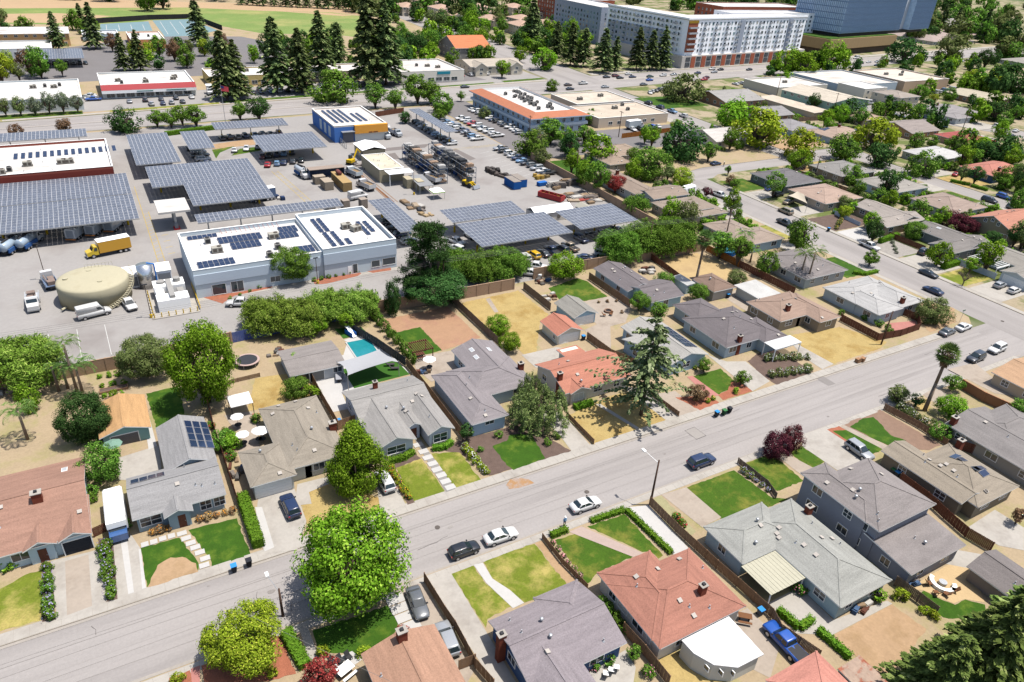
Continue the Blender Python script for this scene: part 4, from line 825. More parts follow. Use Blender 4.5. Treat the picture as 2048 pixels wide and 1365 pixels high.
# blue repair shop with orange fascia
bb=flat_building('bright blue workshop with an orange fascia and rows of roof solar panels',72.2,249.4,91.2,277,5.8,(74,120,196),(236,230,224),par=.5,parmat=wallmat(226,214,204),seed=6,pipes=8,
    solar=[(74.6+2.0*k,255,1,11) for k in range(4)]+[(83.4+2.0*k,255,1,7) for k in range(2)],doors=[(84,249.4,'S',DARK),(87.6,249.4,'S',surf('blue_door',S(40,80,160),var=0))])
part('fascia',MB().box(-2.4,-14.9,2.9,9.7,-13.75,5.75),[surf('orange_fascia',S(232,164,70,1.6),var=.04,rough=.7)],bb)
part('roller_door',MB().box(-6.6,-14.2,-.05,-2.8,-13.75,3.6),[surf('grey_roller2',S(120,120,126,1.6),var=.05,stretch=(.2,.2,6))],bb)
part('canopy',MB().box(-7.2,-15.4,3.7,-2.5,-13.75,3.9),[STEEL],bb)
part('entrance_wall',MB().box(-2.3,-14.1,-.05,9.4,-13.76,2.9),[wallmat(226,226,226)],bb)
for k in range(3): part('mural_panel',MB().box(-.04,-1.3,0,.05,1.3,3.6),[wallmat(196,210,226)],bb,(-9.52,-8+5.4*k,.9))
lt=MB()
for k in range(9): lt.box(2.6+.34*k+(.3 if k>3 else 0),-14.95,3.0+.02*(k % 2),2.85+.34*k+(.3 if k>3 else 0),-14.9,3.36)
part('sign_lettering',lt,[surf('maroon_letters',S(120,50,60),var=0)],bb)
# two-storey office with terracotta mansard
TERRA=surf('terracotta_tiles',S(222,146,112),var=.14,scale=.6,fine=5,rough=.9)
ofc=thing('office_building','two-storey pale blue office with a terracotta skirt roof around a white flat roof','office',(158,264,ZL))
wo=wallmat(190,208,232)
part('wall',MB().box(-12.2,-25.4,-.1,12.2,25.4,6.2),[wo],ofc)
part('balcony_band',MB().box(-13.0,-26.2,2.9,13.0,26.2,3.9),[wallmat(216,226,240)],ofc)
def ring_roof(a,b,z0,wdt,rise,inz):
    m=MB(); o=[(-a,-b),(a,-b),(a,b),(-a,b)]; i=[(-a+wdt,-b+wdt),(a-wdt,-b+wdt),(a-wdt,b-wdt),(-a+wdt,b-wdt)]
    for k in range(4):
        p,q,r_,s_=o[k],o[(k+1) % 4],i[(k+1) % 4],i[k]
        m.poly([(*p,z0),(*q,z0),(*r_,z0+rise),(*s_,z0+rise)]); m.poly([(*s_,z0+rise),(*r_,z0+rise),(*r_,inz),(*s_,inz)],1); m.poly([(*p,z0-.4),(*q,z0-.4),(*q,z0),(*p,z0)],2)
    return m
part('skirt_roof',ring_roof(13.6,26.8,6.4,4.2,1.5,6.9),[TERRA,TRIM,wo],ofc)
part('roof',MB().box(-9.5,-22.7,6.3,9.5,22.7,6.95),[roofmat(244,240,236,'white')],ofc)
for k in range(24): link('air_conditioner',HVAC2_ME,ofc,(rnd.uniform(-4,4.5),-17+k*1.45,6.95),rnd.uniform(0,.3),scale=rnd.uniform(.8,1.2))
for k in range(12):
    for z in (1.4,4.9):
        add_window(ofc,-12.2 if z<3 else -12.2,-23+k*4.15,z,'W',1.5,1.5,1)
for k in range(6):
    for z in (1.4,4.9): add_window(ofc,-9.6+k*3.9,-25.4,z,'S',1.4,1.5,1)
# long low offices beyond
lb=flat_building('sprawling low cream building with patched flat roofs by the boulevard junction',178,240,214,262,4.0,(206,190,176),roofmat(222,208,190),par=.35,hv=[(196,254,1),(203,258,2),(200,250,2)],wins=[(184+4.4*k,240,1.7,'S',1.8,1.2,1) for k in range(6)],pipes=5,seed=7)
flat_building('low cream annexe with a patched roof behind the sprawling cream building',183,263.5,214,285,4.3,(200,190,180),roofmat(226,214,198),par=.35,hv=[(190,272,1),(204,276,1)],pipes=6,seed=8)
# ------------------------------------------------------------------ solar canopies
CPANEL=MB().box(-.5,-.83,-.02,.5,.83,.02).box(-.46,-.79,.02,.46,.79,.026,1).mesh('solar_panel',[SOLARFRAME,surf('canopy_cells',(0.07,0.077,0.095),var=0.3,scale=.7,fine=.8,rough=0.35,spec=0.35)])
def canopy(label,x0,y0,x1,y1,z=4.4,tilt=.5,posts=None,group='solar canopies in the works yard'):
    w,d=x1-x0,y1-y0; nx,ny=max(1,round(w/1.05)),max(1,round(d/1.70))
    t=thing('solar_canopy',label,'solar canopy',((x0+x1)/2,(y0+y1)/2,ZL),group=group)
    ang=math.atan2(tilt,d); m=MB()
    for k in range(ny+1):
        yy=-d/2+d*k/ny; zz=z+tilt*(k/ny)-.16
        if k % 2==0: m.box(-w/2,yy-.06,zz-.1,w/2,yy+.06,zz+.08)
    part('purlin',m,[STEEL],t)
    if posts is None: posts=[(-w/2+2.5+i*(w-5)/max(1,round((w-5)/8)),0) for i in range(max(1,round((w-5)/8))+1)] if w>9 else [(0,-d/2+2.5+i*(d-5)/max(1,round((d-5)/8))) for i in range(max(1,round((d-5)/8))+1)]
    bm=MB()
    for (px,py) in posts:
        zt=z+tilt*(py/d+.5)-.3
        p=part('post',MB().box(-.15,-.15,1.6,.15,.15,zt-.1),[STEEL],t,(px,py,0))
        part('post_sleeve',MB().tube((0,0,0),(0,0,1.7),.27,.27,10),[YELLOW],p)
        if w>9: bm.bar((px,-d/2+.5,z-.32),(px,d/2-.5,z+tilt-.32),.2,.3)
        else: bm.bar((-w/2+.3,py,zt),(w/2-.3,py,zt),.2,.3)
    part('beam',bm,[STEEL],t)
    for i in range(nx):
        for j in range(ny):
            f=(j+.5)/ny
            link('solar_panel',CPANEL,t,(-w/2+w*(i+.5)/nx,-d/2+d*f,z+tilt*f),rot=(ang,0,0),scale=(w/nx/1.035,d/ny/1.70,1))
    return t
canopy('solar canopy along the maroon hall, upper of the two at the left edge',-26.6,202.6,4.8,219.2)
canopy('solar canopy over the tanker trucks and grey vans at the left edge',-26.2,183.6,4.8,200.6)
canopy('steep square solar canopy next to the white roof of the maroon hall',8.0,227.5,19.9,260.8,tilt=.3)
canopy('small solar canopy over pickups beside the curved grass strip',23.8,239.6,31.3,259.6)
canopy('wide solar canopy north of the fuel island, behind the other broad one',9.9,205.7,37.8,223.4)
canopy('broad solar canopy just north of the fuel island roof',17.4,188.2,37.4,205.2)
canopy('long narrow solar canopy directly behind the pale works building',16.6,175.7,52.0,180.9,z=4.4,tilt=.3)
canopy('narrow solar canopy on yellow posts at the east end of the works building',58.8,153.4,64.8,176.8,tilt=.2)
canopy('solar canopy behind the largest one, next to the white storage tent',73.2,154.6,94.4,162.8)
canopy('largest solar canopy in front of the white storage tent with cars under it',73.0,138.2,98.5,152.3)
canopy('solar canopy at the east wall of the yard beside the drooping trees',101.4,139.2,119.6,151.6)
canopy('solar canopy along the boulevard hedge with sedans under it',35.0,261.2,59.4,269.6,tilt=.4)
canopy('solar canopy with accessible bays beneath, in front of the blue workshop',44.0,230.6,64.1,248.2)
canopy('solar canopy at the top left by the boulevard, behind the maroon hall',-26.4,263.8,-2.8,272.6,tilt=.3)
canopy('narrow solar canopy over the row of dark cars near the blue workshop',107.8,234.0,112.4,269.5,z=5.0,tilt=.2)
# fuel island roof
fi=thing('fuel_canopy','flat white fuel island roof on a grey column with red base','canopy',(12.6,188.4,ZL))
part('roof',MB().box(-3.6,-4.7,4.6,3.6,4.7,5.1),[roofmat(232,228,222,'white')],fi)
part('column',MB().box(-.25,-3.2,1.2,.25,-2.7,4.6).box(-.25,2.7,0,.25,3.2,4.6),[STEEL],fi)
part('pump',MB().box(-.4,-3.6,.3,.4,-2.2,1.6),[surf('pump_grey',S(180,184,190),var=.05)],fi)
part('island_base',MB().box(-.7,-4.0,0,.7,-1.8,.3),[surf('kerb_red',S(226,60,60,2.0),var=.08)],fi)
# ------------------------------------------------------------------ tank and plant
TANKM=surf('tank_paint',S(226,218,186),var=.05,scale=.3,fine=2,rough=.75,patch=(S(210,200,166),.3,.55,.75))
tx_,ty_,tr_=-6.61,152.8,6.47
tk=thing('storage_tank','large round beige water tank with a spiral stair','tank',(tx_,ty_,ZL)); tk.scale=(tr_/6.2,tr_/6.2,.69)
n=48; rr=[(6.2,-.05),(6.2,5.7),(6.05,6.1),(5.6,6.35),(3,6.7),(.05,6.85)]
link('shell',MB().loft([[(r_*math.cos(2*math.pi*k/n),r_*math.sin(2*math.pi*k/n),z) for k in range(n)] for r_,z in rr]).mesh('shell',[TANKM],True),tk)
st=MB(); rl=MB()
for k in range(26):
    a=R(-75)+R(95)*k/25; z=.3+5.9*k/25; c_,s_=math.cos(a),math.sin(a)
    st.bar((6.22*c_,6.22*s_,z),(7.0*c_,7.0*s_,z),.28,.05)
    rl.bar((7.0*c_,7.0*s_,z),(7.0*c_,7.0*s_,z+1.05),.05,.05)
    if k: rl.bar(pv,(7.0*c_,7.0*s_,z+1.05),.06,.06); rl.bar((pv[0],pv[1],pv[2]-1.15),(7.0*c_,7.0*s_,z-.1),.05,.2)
    pv=(7.0*c_,7.0*s_,z+1.05)
part('stair',st,[TANKM],tk); part('handrail',rl,[TANKM],tk)
for (u,v) in ((-4.4,.6),(-.4,3.0),(1.2,-2.8)): link('hatch',MB().tube((u,v,6.3),(u,v,6.85),.45,.45,12).mesh('hatch',[TANKM],False),tk)
pr=MB()
for k in range(9): pr.bar((-1+.6*k,4.6,6.5),(-1+.6*k,4.6,7.5),.05,.05)
pr.bar((-1,4.6,7.5),(3.8,4.6,7.5),.05,.05); part('railing',pr,[TANKM],tk)
part('pipe',MB().tube((-5.2,-3.6,.8),(-5.9,-4.4,.8),.25,.25,10).tube((3,-5.5,.6),(3.3,-6.2,.6),.2,.2,10),[TANKM],tk)
# silver tank and pump plant next to it
sv=thing('silver_tank','upright silver tank with bright blue pipework','tank',(2.9,154.0,ZL))
link('shell',MB().tube((0,0,0),(0,0,5.0),1.5,1.5,24).mesh('shell',[surf('polished_steel',(.55,.55,.54),var=.04,rough=.25,metal=.9)],True),sv)
part('pipe',MB().tube((1.9,-.8,.3),(1.9,-.8,5.2),.14,.14).tube((1.9,-.8,5.2),(.6,0,5.3),.14,.14).tube((1.9,-.8,1),(6.5,-1.6,1),.14,.14),[surf('blue_pipe',S(40,130,220,1.8),var=.03,rough=.4)],sv)
for i,(x,y,lab) in enumerate(((.1,156.6,'white equipment cabin left of the silver tank'),(6.4,156.4,'white equipment cabin right of the silver tank'))):
    e=thing('equipment_cabin',lab,'cabin',(x,y,ZL)); part('body',MB().box(-1.4,-2.2,0,1.4,2.2,2.9),[WHITEM],e); part('roof',MB().box(-1.5,-2.3,2.9,1.5,2.3,3.05),[TRIM],e)
    part('louvre',MB().box(-1.2,-2.24,.4,1.2,-2.2,2.4),[surf('louvre',S(176,180,186),var=.05,stretch=(.2,.2,8))],e)
pp=thing('pump_plant','white plant enclosure with ducts inside a yellow bollard fence','plant',(6.6,145.6,ZL))
part('body',MB().box(-2.9,-5.0,0,2.9,-1.8,2.6).box(-2.9,1.2,0,2.9,4.6,2.8).box(-2.7,-1.8,0,-1.2,1.2,2.2),[WHITEM],pp)
part('duct',MB().box(-.5,-4.4,2.6,.5,3.8,3.2).box(1.2,-1.2,0,2.4,.8,2.4).tube((1.6,3,2.8),(1.6,3,3.6),.7,.7,12).tube((-1.4,3.2,2.8),(-1.4,3.2,3.2),.8,.8,12),[surf('duct_grey',S(196,194,190),var=.08)],pp)
part('slab',MB().box(-4.4,-7.2,0,4.2,6.0,.15),[CONC],pp)
for k in range(7): part('bollard',MB().tube((0,0,0),(0,0,1.1),.1,.1,8),[YELLOW],pp,(-4+k*1.3,-6.8,0))
for k in range(8): part('bollard',MB().tube((0,0,0),(0,0,1.1),.1,.1,8),[YELLOW],pp,(-4.1,-5.6+k*1.4,0))
part('guard_rail',MB().bar((4.4,-6.5,1.0),(4.4,5,1.0),.1,.3).bar((4.4,-6.5,.5),(4.4,5,.5),.1,.2),[YELLOW],pp)
# ------------------------------------------------------------------ yard sheds, containers, racks
CREAM=surf('cream_metal',S(222,210,178),var=.06,scale=.6,fine=3,rough=.7)
sh=thing('portal_shed','small cream shed with a white pitched roof in front of the blue workshop','shed',(78.2,230.4,ZL))
part('wall',MB().box(-3.8,-4.4,0,3.8,4.4,3.3),[CREAM],sh)
b=roof_mesh((-4.1,-4.7,4.1,4.7,3.45,G_,'y',.22),.12,None); part('roof',b,[WHITEM,TRIM],sh)
lgb=flat_building('long cream prefabricated building with roof vents beside the storage racks',71.6,202.8,79.4,219.4,4.0,CREAM,roofmat(236,226,204),par=.15,pipes=12,seed=9)
wc=thing('steel_awning','white flat awning on posts at the end of the cream prefabricated building','awning',(76.9,200.6,ZL))
part('roof',MB().box(-3.9,-2.2,3.6,3.9,2.0,3.78),[WHITEM],wc)
for u in (-3.6,3.6): part('post',MB().box(-.08,-.08,0,.08,.08,3.6),[WHITEM],wc,(u,-1.9,0))
RIB={}
def container(label,x,y,w,d,h,mat,rz=0,roofm=None,grp=None):
    t=thing('container',label,'container',(x,y,ZL),rz,grp); m=MB()
    m.box(-w/2,-d/2,.1,w/2,d/2,h-.06)
    k=-d/2+.15
    while k<d/2-.1:
        m.box(-w/2-.05,k,.2,-w/2,k+.14,h-.2); m.box(w/2,k,.2,w/2+.05,k+.14,h-.2); k += .3
    k=-w/2+.12
    while k<w/2-.1: m.box(k,-d/2-.05,.2,k+.14,-d/2,h-.2); k += .3
    part('body',m,[mat],t)
    part('roof',MB().box(-w/2-.04,-d/2-.04,h-.06,w/2+.04,d/2+.04,h),[roofm or mat],t)
    return t
TANC=surf('tan_container',S(212,180,124),var=.08,scale=.5)
container('tan corrugated container with a rust-red drum on its roof',60.2,204,2.7,11.6,2.7,TANC)
dr=tag(link('drum',MB().tube((0,-1.2,.65),(0,1.2,.65),.65,.65,16).mesh('drum',[surf('rust_red',S(150,90,84),var=.1)],True),None,(60.2,206.4,ZL+2.7)),'rust-red drum lying on the tan container','drum')
container('small pale container beside the tan corrugated one, nearer the long canopy',55.6,203.2,2.6,4.4,2.5,surf('sand_container',S(206,190,168),var=.06),.04)
container('low pale box shed behind the small pale container',54.8,208.4,3.2,2.4,2.3,MATS['sand_container'],.04)
for k,(x,y) in enumerate(((51.4,185.6),(55.2,184.8),(60.0,184.2))):
    container('pale grey portable booth, %s from left behind the works building' % ORD[k],x,y,1.9,2.0,2.6,surf('booth_grey',S(196,182,168),var=.08),.1,grp='portable booths in the yard')
container('cream storage box at the awning, left of the pair',78.2,196.6,2.0,3.4,2.8,CREAM); container('cream storage box at the awning, right of the pair',80.4,193.6,2.0,3.4,2.8,CREAM)
ds=thing('open_shed','dark open-fronted yard shed with a rusty flat roof','shed',(58.4,213.4,ZL))
part('roof',MB().box(-5.4,-1.6,2.9,5.4,1.6,3.05),[surf('rusty_sheet',S(190,172,158),var=.15)],ds)
part('wall',MB().box(-5.3,1.4,0,5.3,1.5,2.9).box(-5.3,-1.4,0,-5.2,1.4,2.9).box(5.2,-1.4,0,5.3,1.4,2.9),[surf('slate_blue_sheet',S(104,120,150),var=.08)],ds)
def rack(label,x,y0,y1,w=3.2,h=4.6,seed=0):
    t=thing('storage_rack',label,'rack',(x,y0,ZL),group='steel storage racks in the yard'); r=random.Random(seed); L_=y1-y0; n=round(L_/2.6)
    m=MB()
    for k in range(n+1):
        yy=L_*k/n
        for u in (-w/2,w/2): m.box(u-.06,yy-.06,0,u+.06,yy+.06,h)
        for z in (.3,1.8,3.2,h): m.box(-w/2,yy-.05,z-.06,w/2,yy+.05,z+.06)
    part('frame',m,[surf('rack_blue_grey',S(92,116,146),var=.1)],t)
    for z in (1.8,3.2,h):
        for u in (-w/2,w/2): part('rail',MB().box(u-.05,0,z-.07,u+.05,L_,z+.07),[STEEL],t)
    cols=[surf('stock_%d' % i,c,var=.15) for i,c in enumerate((S(230,228,224),S(150,150,150),S(70,72,78),S(206,176,150),S(48,96,170),S(120,118,116)))]
    for k in range(n):
        for z in (.35,1.88,3.28,h+.06):
            if r.random()<.88:
                a,b_,c_=r.uniform(.9,1.5),r.uniform(.8,1.2),r.uniform(.4,1.15)
                part('crate',MB().box(-a,-b_,0,a,b_,c_).box(-a*.7,-b_*.7,c_,a*.5,b_*.6,c_+.12),[r.choice(cols)],t,(r.uniform(-.2,.2),L_*(k+.5)/n,z))
    return t
rack('loaded steel storage rack left of the pair beside the cream building',89.0,195.5,224.5,seed=1); rack('loaded steel storage rack right of the pair by the car canopy',97.4,193,222,seed=2,h=5.0)
# tent, green-white canopy tent, blue skips
tn=thing('storage_tent','white storage tent with round windows behind the solar canopies','tent',(104.6,158.8,ZL))
part('wall',MB().box(-6,-2.6,0,6,2.6,2.6),[surf('tent_wall',S(230,226,220,1.8),var=.04)],tn)
b=roof_mesh((-6.2,-2.8,6.2,2.8,2.7,G_,'x',.4),.05,None); part('roof',b,[surf('tent_white',(.72,.72,.72),var=.03,rough=.6),TRIM],tn)
for k in range(4): part('round_window',MB().tube((-4.4+k*2.9,-2.62,1.3),(-4.4+k*2.9,-2.68,1.3),.6,.6,14),[surf('mesh_grey',S(150,146,140),var=.1)],tn)
hp=thing('tall_shed','tall pale green timber kiosk with a pitched roof beside the white tent','kiosk',(113.2,154.8,ZL))
part('wall',MB().box(-1.7,-1.7,0,1.7,1.7,3.6),[surf('sage_boards',S(196,194,170),var=.1,stretch=(4,4,.3))],hp)
b=roof_mesh((-2.0,-2.0,2.0,2.0,3.6,G_,'y',.4),.08,None); part('roof',b,[surf('sage_roof',S(206,202,186),var=.06),TRIM],hp)
for k,(x,y) in enumerate(((108.2,186.2),(111.0,187.4))):
    container('blue open-top skip, %s of the pair near the loader' % ('left' if k==0 else 'right'),x,y,2.5,6.2,2.5,surf('skip_blue',S(40,108,186,1.8),var=.1),0,surf('skip_lid',S(180,170,160),var=.15),'blue skips in the yard')
container('low blue tool crate standing alone on the yard asphalt',117.6,184.2,3.0,1.6,1.2,MATS['skip_blue'],.1)
gt=thing('pop_up_tent','white and lime-green pop-up canopy tent in the yard','tent',(82.3,184.8)+(ZL,))
part('roof',MB().poly([(-1.8,-1.8,2.2),(1.8,-1.8,2.2),(0,0,3.2)]).poly([(1.8,-1.8,2.2),(1.8,1.8,2.2),(0,0,3.2)]).poly([(1.8,1.8,2.2),(-1.8,1.8,2.2),(0,0,3.2)]).poly([(-1.8,1.8,2.2),(-1.8,-1.8,2.2),(0,0,3.2)]),[surf('tent_white2',(.7,.72,.68),var=.02)],gt)
part('valance',MB().box(-1.8,-1.84,1.95,1.8,-1.8,2.2).box(-1.84,-1.8,1.95,-1.8,1.8,2.2),[surf('lime',S(150,206,60,1.8),var=.02)],gt)
for u in (-1.7,1.7):
    for v in (-1.7,1.7): part('leg',MB().box(u-.04,v-.04,0,u+.04,v+.04,2.1),[STEEL],gt)
gs=thing('bike_shelter','long grey lean-to shelter beside the pop-up tent','shelter',(81.1,193.7)+(ZL,),R(-4))
part('roof',MB().box(-2.2,-5.4,2.5,2.2,5.4,2.62),[surf('shelter_grey',S(176,178,180),var=.08)],gs)
for v in (-5,-1.7,1.7,5): part('post',MB().box(-.07,-.07,0,.07,.07,2.5),[STEEL],gs,(2,v,0)); part('post',MB().box(-.07,-.07,0,.07,.07,2.5),[STEEL],gs,(-2,v,0))
# dumpster full of scrap, stacks of materials along the wall
rs=thing('scrap_skip','long red skip full of scrap against the yard wall','skip',(113.7,172.5)+(ZL,),R(-62))
part('body',MB().box(-4,-1.2,.2,4,-1.05,1.7).box(-4,1.05,.2,4,1.2,1.7).box(-4,-1.05,.2,-3.85,1.05,1.7).box(3.85,-1.05,.2,4,1.05,1.7).box(-4,-1.05,.2,4,1.05,.3),[surf('skip_red',S(186,70,70,1.9),var=.12)],rs)
sm=MB()
for k in range(26): x,y=rnd.uniform(-3.4,3.2),rnd.uniform(-.8,.8); sm.bar((x,y,.6),(x+rnd.uniform(-.8,.8),y+rnd.uniform(-.4,.4),rnd.uniform(.9,1.9)),.15,.12)
part('scrap',sm,[surf('scrap_yellow',S(206,176,80),var=.4,fine=6)],rs)['kind'] = 'stuff'
def pile(label,p,w,d,h,cols_,seed,n=9,name='material_stack',cat='stack'):
    t=thing(name,label,cat,(p[0],p[1],ZL)); r=random.Random(seed)
    for k in range(n):
        a,b_,c_=r.uniform(.25,.5)*w/2,r.uniform(.2,.4)*d/2,r.uniform(.3,1)*h
        u,v=r.uniform(-w/2,w/2),r.uniform(-d/2,d/2)
        part('bundle',MB().box(-a,-b_,0,a,b_,c_*.8).box(-a*.8,-b_*.9,c_*.8,a*.9,b_*.8,c_),[surf('stack_%d_%d_%d' % c_k,S(*c_k),var=.2,fine=6) if True else None for c_k in (r.choice(cols_),)],t,(u,v,0),r.uniform(-.4,.4))
    return t
NEU=[(206,186,160),(150,140,132),(226,222,214),(176,150,120),(120,116,112)]
pile('jumble of yellow pallets and bags by the wall cars',(121.6,191.1),5,4,1.2,[(226,196,60),(206,170,80),(150,130,90)],1)
pile('pale crates and racking piled against the yard wall below the shade trees',(124.5,181.6),9,4,1.9,NEU,2,14)
pile('pipes and fittings heaped at the corner behind the kiosk',(121.4,171.2),9,6,1.0,NEU+[(190,90,80)],3,20)
pile('timber and steel heap near the east wall by the solar canopy',(125.2,167.5),7,6,1.1,NEU,4,14)
pile('dark scrap metal strung along the end of the storage racks',(109.6,198.5),3,9,1.5,[(90,84,80),(110,100,94),(70,66,64)],5,14)
pile('grey pallets beside the long cream building',(73.5,218.4),3,5,1.0,NEU,6,8)
pile('stone slabs and pallets stacked by the yellow excavator',(72.3,222.2),4,3,.9,[(206,196,188),(176,166,160)],7,6)
pile('benches and boxes along the trench behind the big pine',(73.3,180.9),3.5,9,1.0,NEU+[(70,74,80)],8,12)
pile('tan sandbags and boards in front of the pop-up tent',(73.9,173.8),3,4,.8,[(216,190,150),(196,170,130)],9,7)
pile('rubbish-filled dark skip load by the broad solar canopy',(40.4,198.9),2.2,4.2,1.6,[(230,200,170),(60,80,120),(240,236,230)],10,9)
# yard markings
for k in range(9): sheet('yard_marking',[(8.2+.5,150+k*4.0),(10.2,150.3+k*4.0),(10.2,150.5+k*4.0),(8.7,150.2+k*4)],ZL+.012,YELP) if k>4 else None
def dash(a,b,w,mat,z=ZL+.012):
    a,b=Vector(a),Vector(b); d=(b-a).normalized(); n_=Vector((-d.y,d.x))*(w/2)
    sheet('yard_marking',[tuple(a-n_),tuple(b-n_),tuple(b+n_),tuple(a+n_)],z,mat)
dash((6.2,166),(6.2,222),.14,YELP); dash((7.6,166),(7.6,200),.14,YELP)
for k in range(16): dash((6.2,168+k*2),(7.6,169+k*2),.12,YELP)
dash((44.5,224),(47.5,182),.14,YELP); dash((46.2,224),(49.2,182),.14,YELP)
for k in range(18): dash((44.6+.16*k,222-2.2*k),(46.4+.16*k,222.6-2.2*k),.12,YELP)
for k in range(5): dash((-24+4.6*k,128),(-24.4+4.6*k,140),.12,WHITEP)
for k in range(8): dash((115+0*k,222-4*k),(120,223.5-4*k),.12,WHITEP)
for k in range(12): dash((128-1.2*k,229.5),(126.9-1.2*k,230.8),.12,YELP)
dash((127,229.3),(106,228.6),.12,YELP); dash((127,231),(106,230.2),.12,YELP)
DARKP=surf('fresh_asphalt',S(150,142,138),var=.08)
sheet('yard_patch',[(81.1,230.1),(87.6,231.8),(86.6,224.7),(80.7,224.2)],ZL+.010,DARKP); sheet('yard_patch',[(84,238.1),(103.6,238.8),(99.8,234.5),(83.2,234.5)],ZL+.010,DARKP)
sheet('yard_patch',[(107.7,229.4),(109.8,230.1),(111,216.8),(108,215.3)],ZL+.010,DARKP)
tr=[(68.4,213.5),(69.2,213.2),(69.6,185.3),(68.3,185.7)]
sheet('trench',tr,ZL+.014,surf('trench_earth',S(150,104,70),var=.2))
for a_,b_ in (((68.5,214),(68.4,184.8)),((69.7,213.6),(70.2,185.1))): strip('trench_kerb',[a_,b_],.4,ZL+.02,surf('kerb_board',S(176,150,130),var=.1))
# planted island in the yard and the strip along the works building
sheet('planting_bed',[(11.4,145.9),(15.9,146.3),(26,146),(26.1,143.9),(18.2,143.1),(15.9,141.1),(15.3,140.4)],ZL+.012,REDMULCH)
sheet('planting_bed',[(34.5,145.3),(45.1,145.7),(45.6,143.7),(44.4,142.7),(37,141.5),(34.7,142.1)],ZL+.012,REDMULCH)
sheet('planting_bed',[(47.6,145.8),(53.5,146.1),(52.3,142.8),(48.1,143),(47.2,144.1)],ZL+.012,REDMULCH)
strip('footway',[(11,143.2),(54.5,142.6)],1.4,ZL+.010,CONC)
sheet('grass_island',[(32,253.1),(39.7,255.2),(33.8,248.9),(31.5,242.5)],ZL+.012,GRASS); sheet('grass_island',[(36.4,244.4),(40.6,251.7),(46.6,252.4),(46.2,247.4)],ZL+.012,GRASS); sheet('earth_island',[(32.4,259.4),(47,262.9),(46.5,255),(32.3,253.7)],ZL+.011,DIRT)
for lb_,p_,w_,d_,s_ in (('pots and tools beside the tan-roofed garden garage',(-7.49,96.2),2.4,2,31),('crates and toys along the fence of the umbrella garden',(7.89,87.4),1.6,4,32),('firewood and timber heap at the corner of the green lawn',(81.6,124.5),3.6,3,33),('coolers and boxes on the patio by the timber heap',(78.8,116.6),3,2.4,34),('planters and boxes behind the light grey house',(69.6,29.8),3.4,1.6,35),('garden furniture heap beside the sand terrace',(79.3,29.2),2.4,1.4,36),('play things by the rickety white frame near the trampoline',(20.1,116.9),2.4,2.4,37),('boxes and bags by the back house vegetable plot',(108.3,118.9),4,4,38),('barbecue and pots on the patio by the pergola',(42.1,99.8),2,2,39),('garden stores along the fence at the left edge',(-21.3,121.3),4,1.6,40)): pile(lb_,p_,w_,d_,.8,NEU+[(90,120,160),(120,76,60)],s_,8,'garden_clutter','clutter')
# ------------------------------------------------------------------ beyond the boulevard
lot('lawn',[(-60,566),(0,558),(12,530),(46,577),(80,560),(105,513),(155,498),(188,457),(202,482),(170,490),(205,590),(185,622),(130,632),(80,652),(-60,656)],FIELD)
lot('bed',[(-50,570),(-5,566),(25,600),(-8,616),(-50,610)],FIELDDIRT); lot('bed',[(140,632),(186,600),(196,604),(182,618)],FIELDDIRT); lot('bed',[(-60,640),(80,652),(130,633),(185,623),(210,600),(230,660),(-60,720)],FIELDDIRT)
COURT=surf('court_blue',S(146,178,186),var=.05,scale=.1)
for q in ([(14,526),(43,528),(45,572),(16,560)],[(47,503),(63,505),(81,527),(73,583),(48,577)]): lot('patio',q,COURT)
for a in range(4): dash((18+7*a,532),(19+7*a,556),.3,WHITEP,ZL+.05); dash((50+6*a,512),(52+6*a,570),.3,WHITEP,ZL+.05)
WIND=surf('windscreen_mesh',S(60,60,62),var=.1)
fence('dark windscreen fence behind the tennis courts',[(12,562),(46,580),(74,586),(84,528)],3.0,WIND,'block',6)
lot('driveway',[(-60,312),(100,326),(212,336),(212,360),(100,352),(-60,340)],ASPHLOT,0); lot('driveway',[(-40,372),(60,380),(120,440),(90,500),(40,505),(-40,440)],ASPHDARK,0); lot('driveway',[(120,336),(180,342),(176,356),(122,352)],ASPHDARK,1)
lot('lawn',[(-40,311),(-3,314),(-3,320),(-40,318)],GRASS,2); lot('lawn',[(6,314.5),(46,319),(46,322),(6,318)],GRASSMIX,2); lot('lawn',[(48,320),(122,327.5),(122,331),(48,324)],GRASS,2); lot('lawn',[(128,328),(180,333),(180,335.5),(128,331)],GRASS,2); lot('lawn',[(186,334),(212,337),(212,341),(186,338)],GRASS,2)
# shops facing the boulevard
flat_building('long low white-roofed building at the left beside small wispy trees',-44,321,-2.2,357,4.6,(206,214,222),(244,242,238),hv=[(-18,344,1),(-14,345,2),(-11,343,1),(-9,346,2)],wins=[(-28+4*k,321,1.7,'S',1.6,1.1,1) for k in range(7)],seed=20)
rs_=flat_building('white shop with a sloped red roof front facing the boulevard',5.2,338.4,40,365,5.2,(226,228,230),(248,246,242),hv=[(12,348,1),(13,343,2),(22,347,2),(22,344,1),(34,352,1),(33,348,1)],seed=21)
part('red_roof',MB().poly([(-17.6,-15.6,3.5),(17.6,-15.6,3.5),(17.6,-13.3,5.3),(-17.6,-13.3,5.3)]).poly([(-17.6,-15.6,3.5),(-17.6,-13.3,5.3),(-17.6,-13.3,3.5)]),[surf('shop_red',S(204,92,96),var=.06)],rs_)
part('awning',MB().box(-17.6,-15.6,2.3,17.6,-13.4,3.45),[WHITEM],rs_)
part('sign_lettering',MB().box(-5,-15.66,2.75,1,-15.6,3.05).box(6,-15.66,2.75,13.5,-15.6,3.1),[surf('shop_teal',S(60,160,150),var=0)],rs_)
for k in range(9): add_window(rs_,-14.6+3.6*k,-13.3,1.2,'S',2.9,1.7,1)
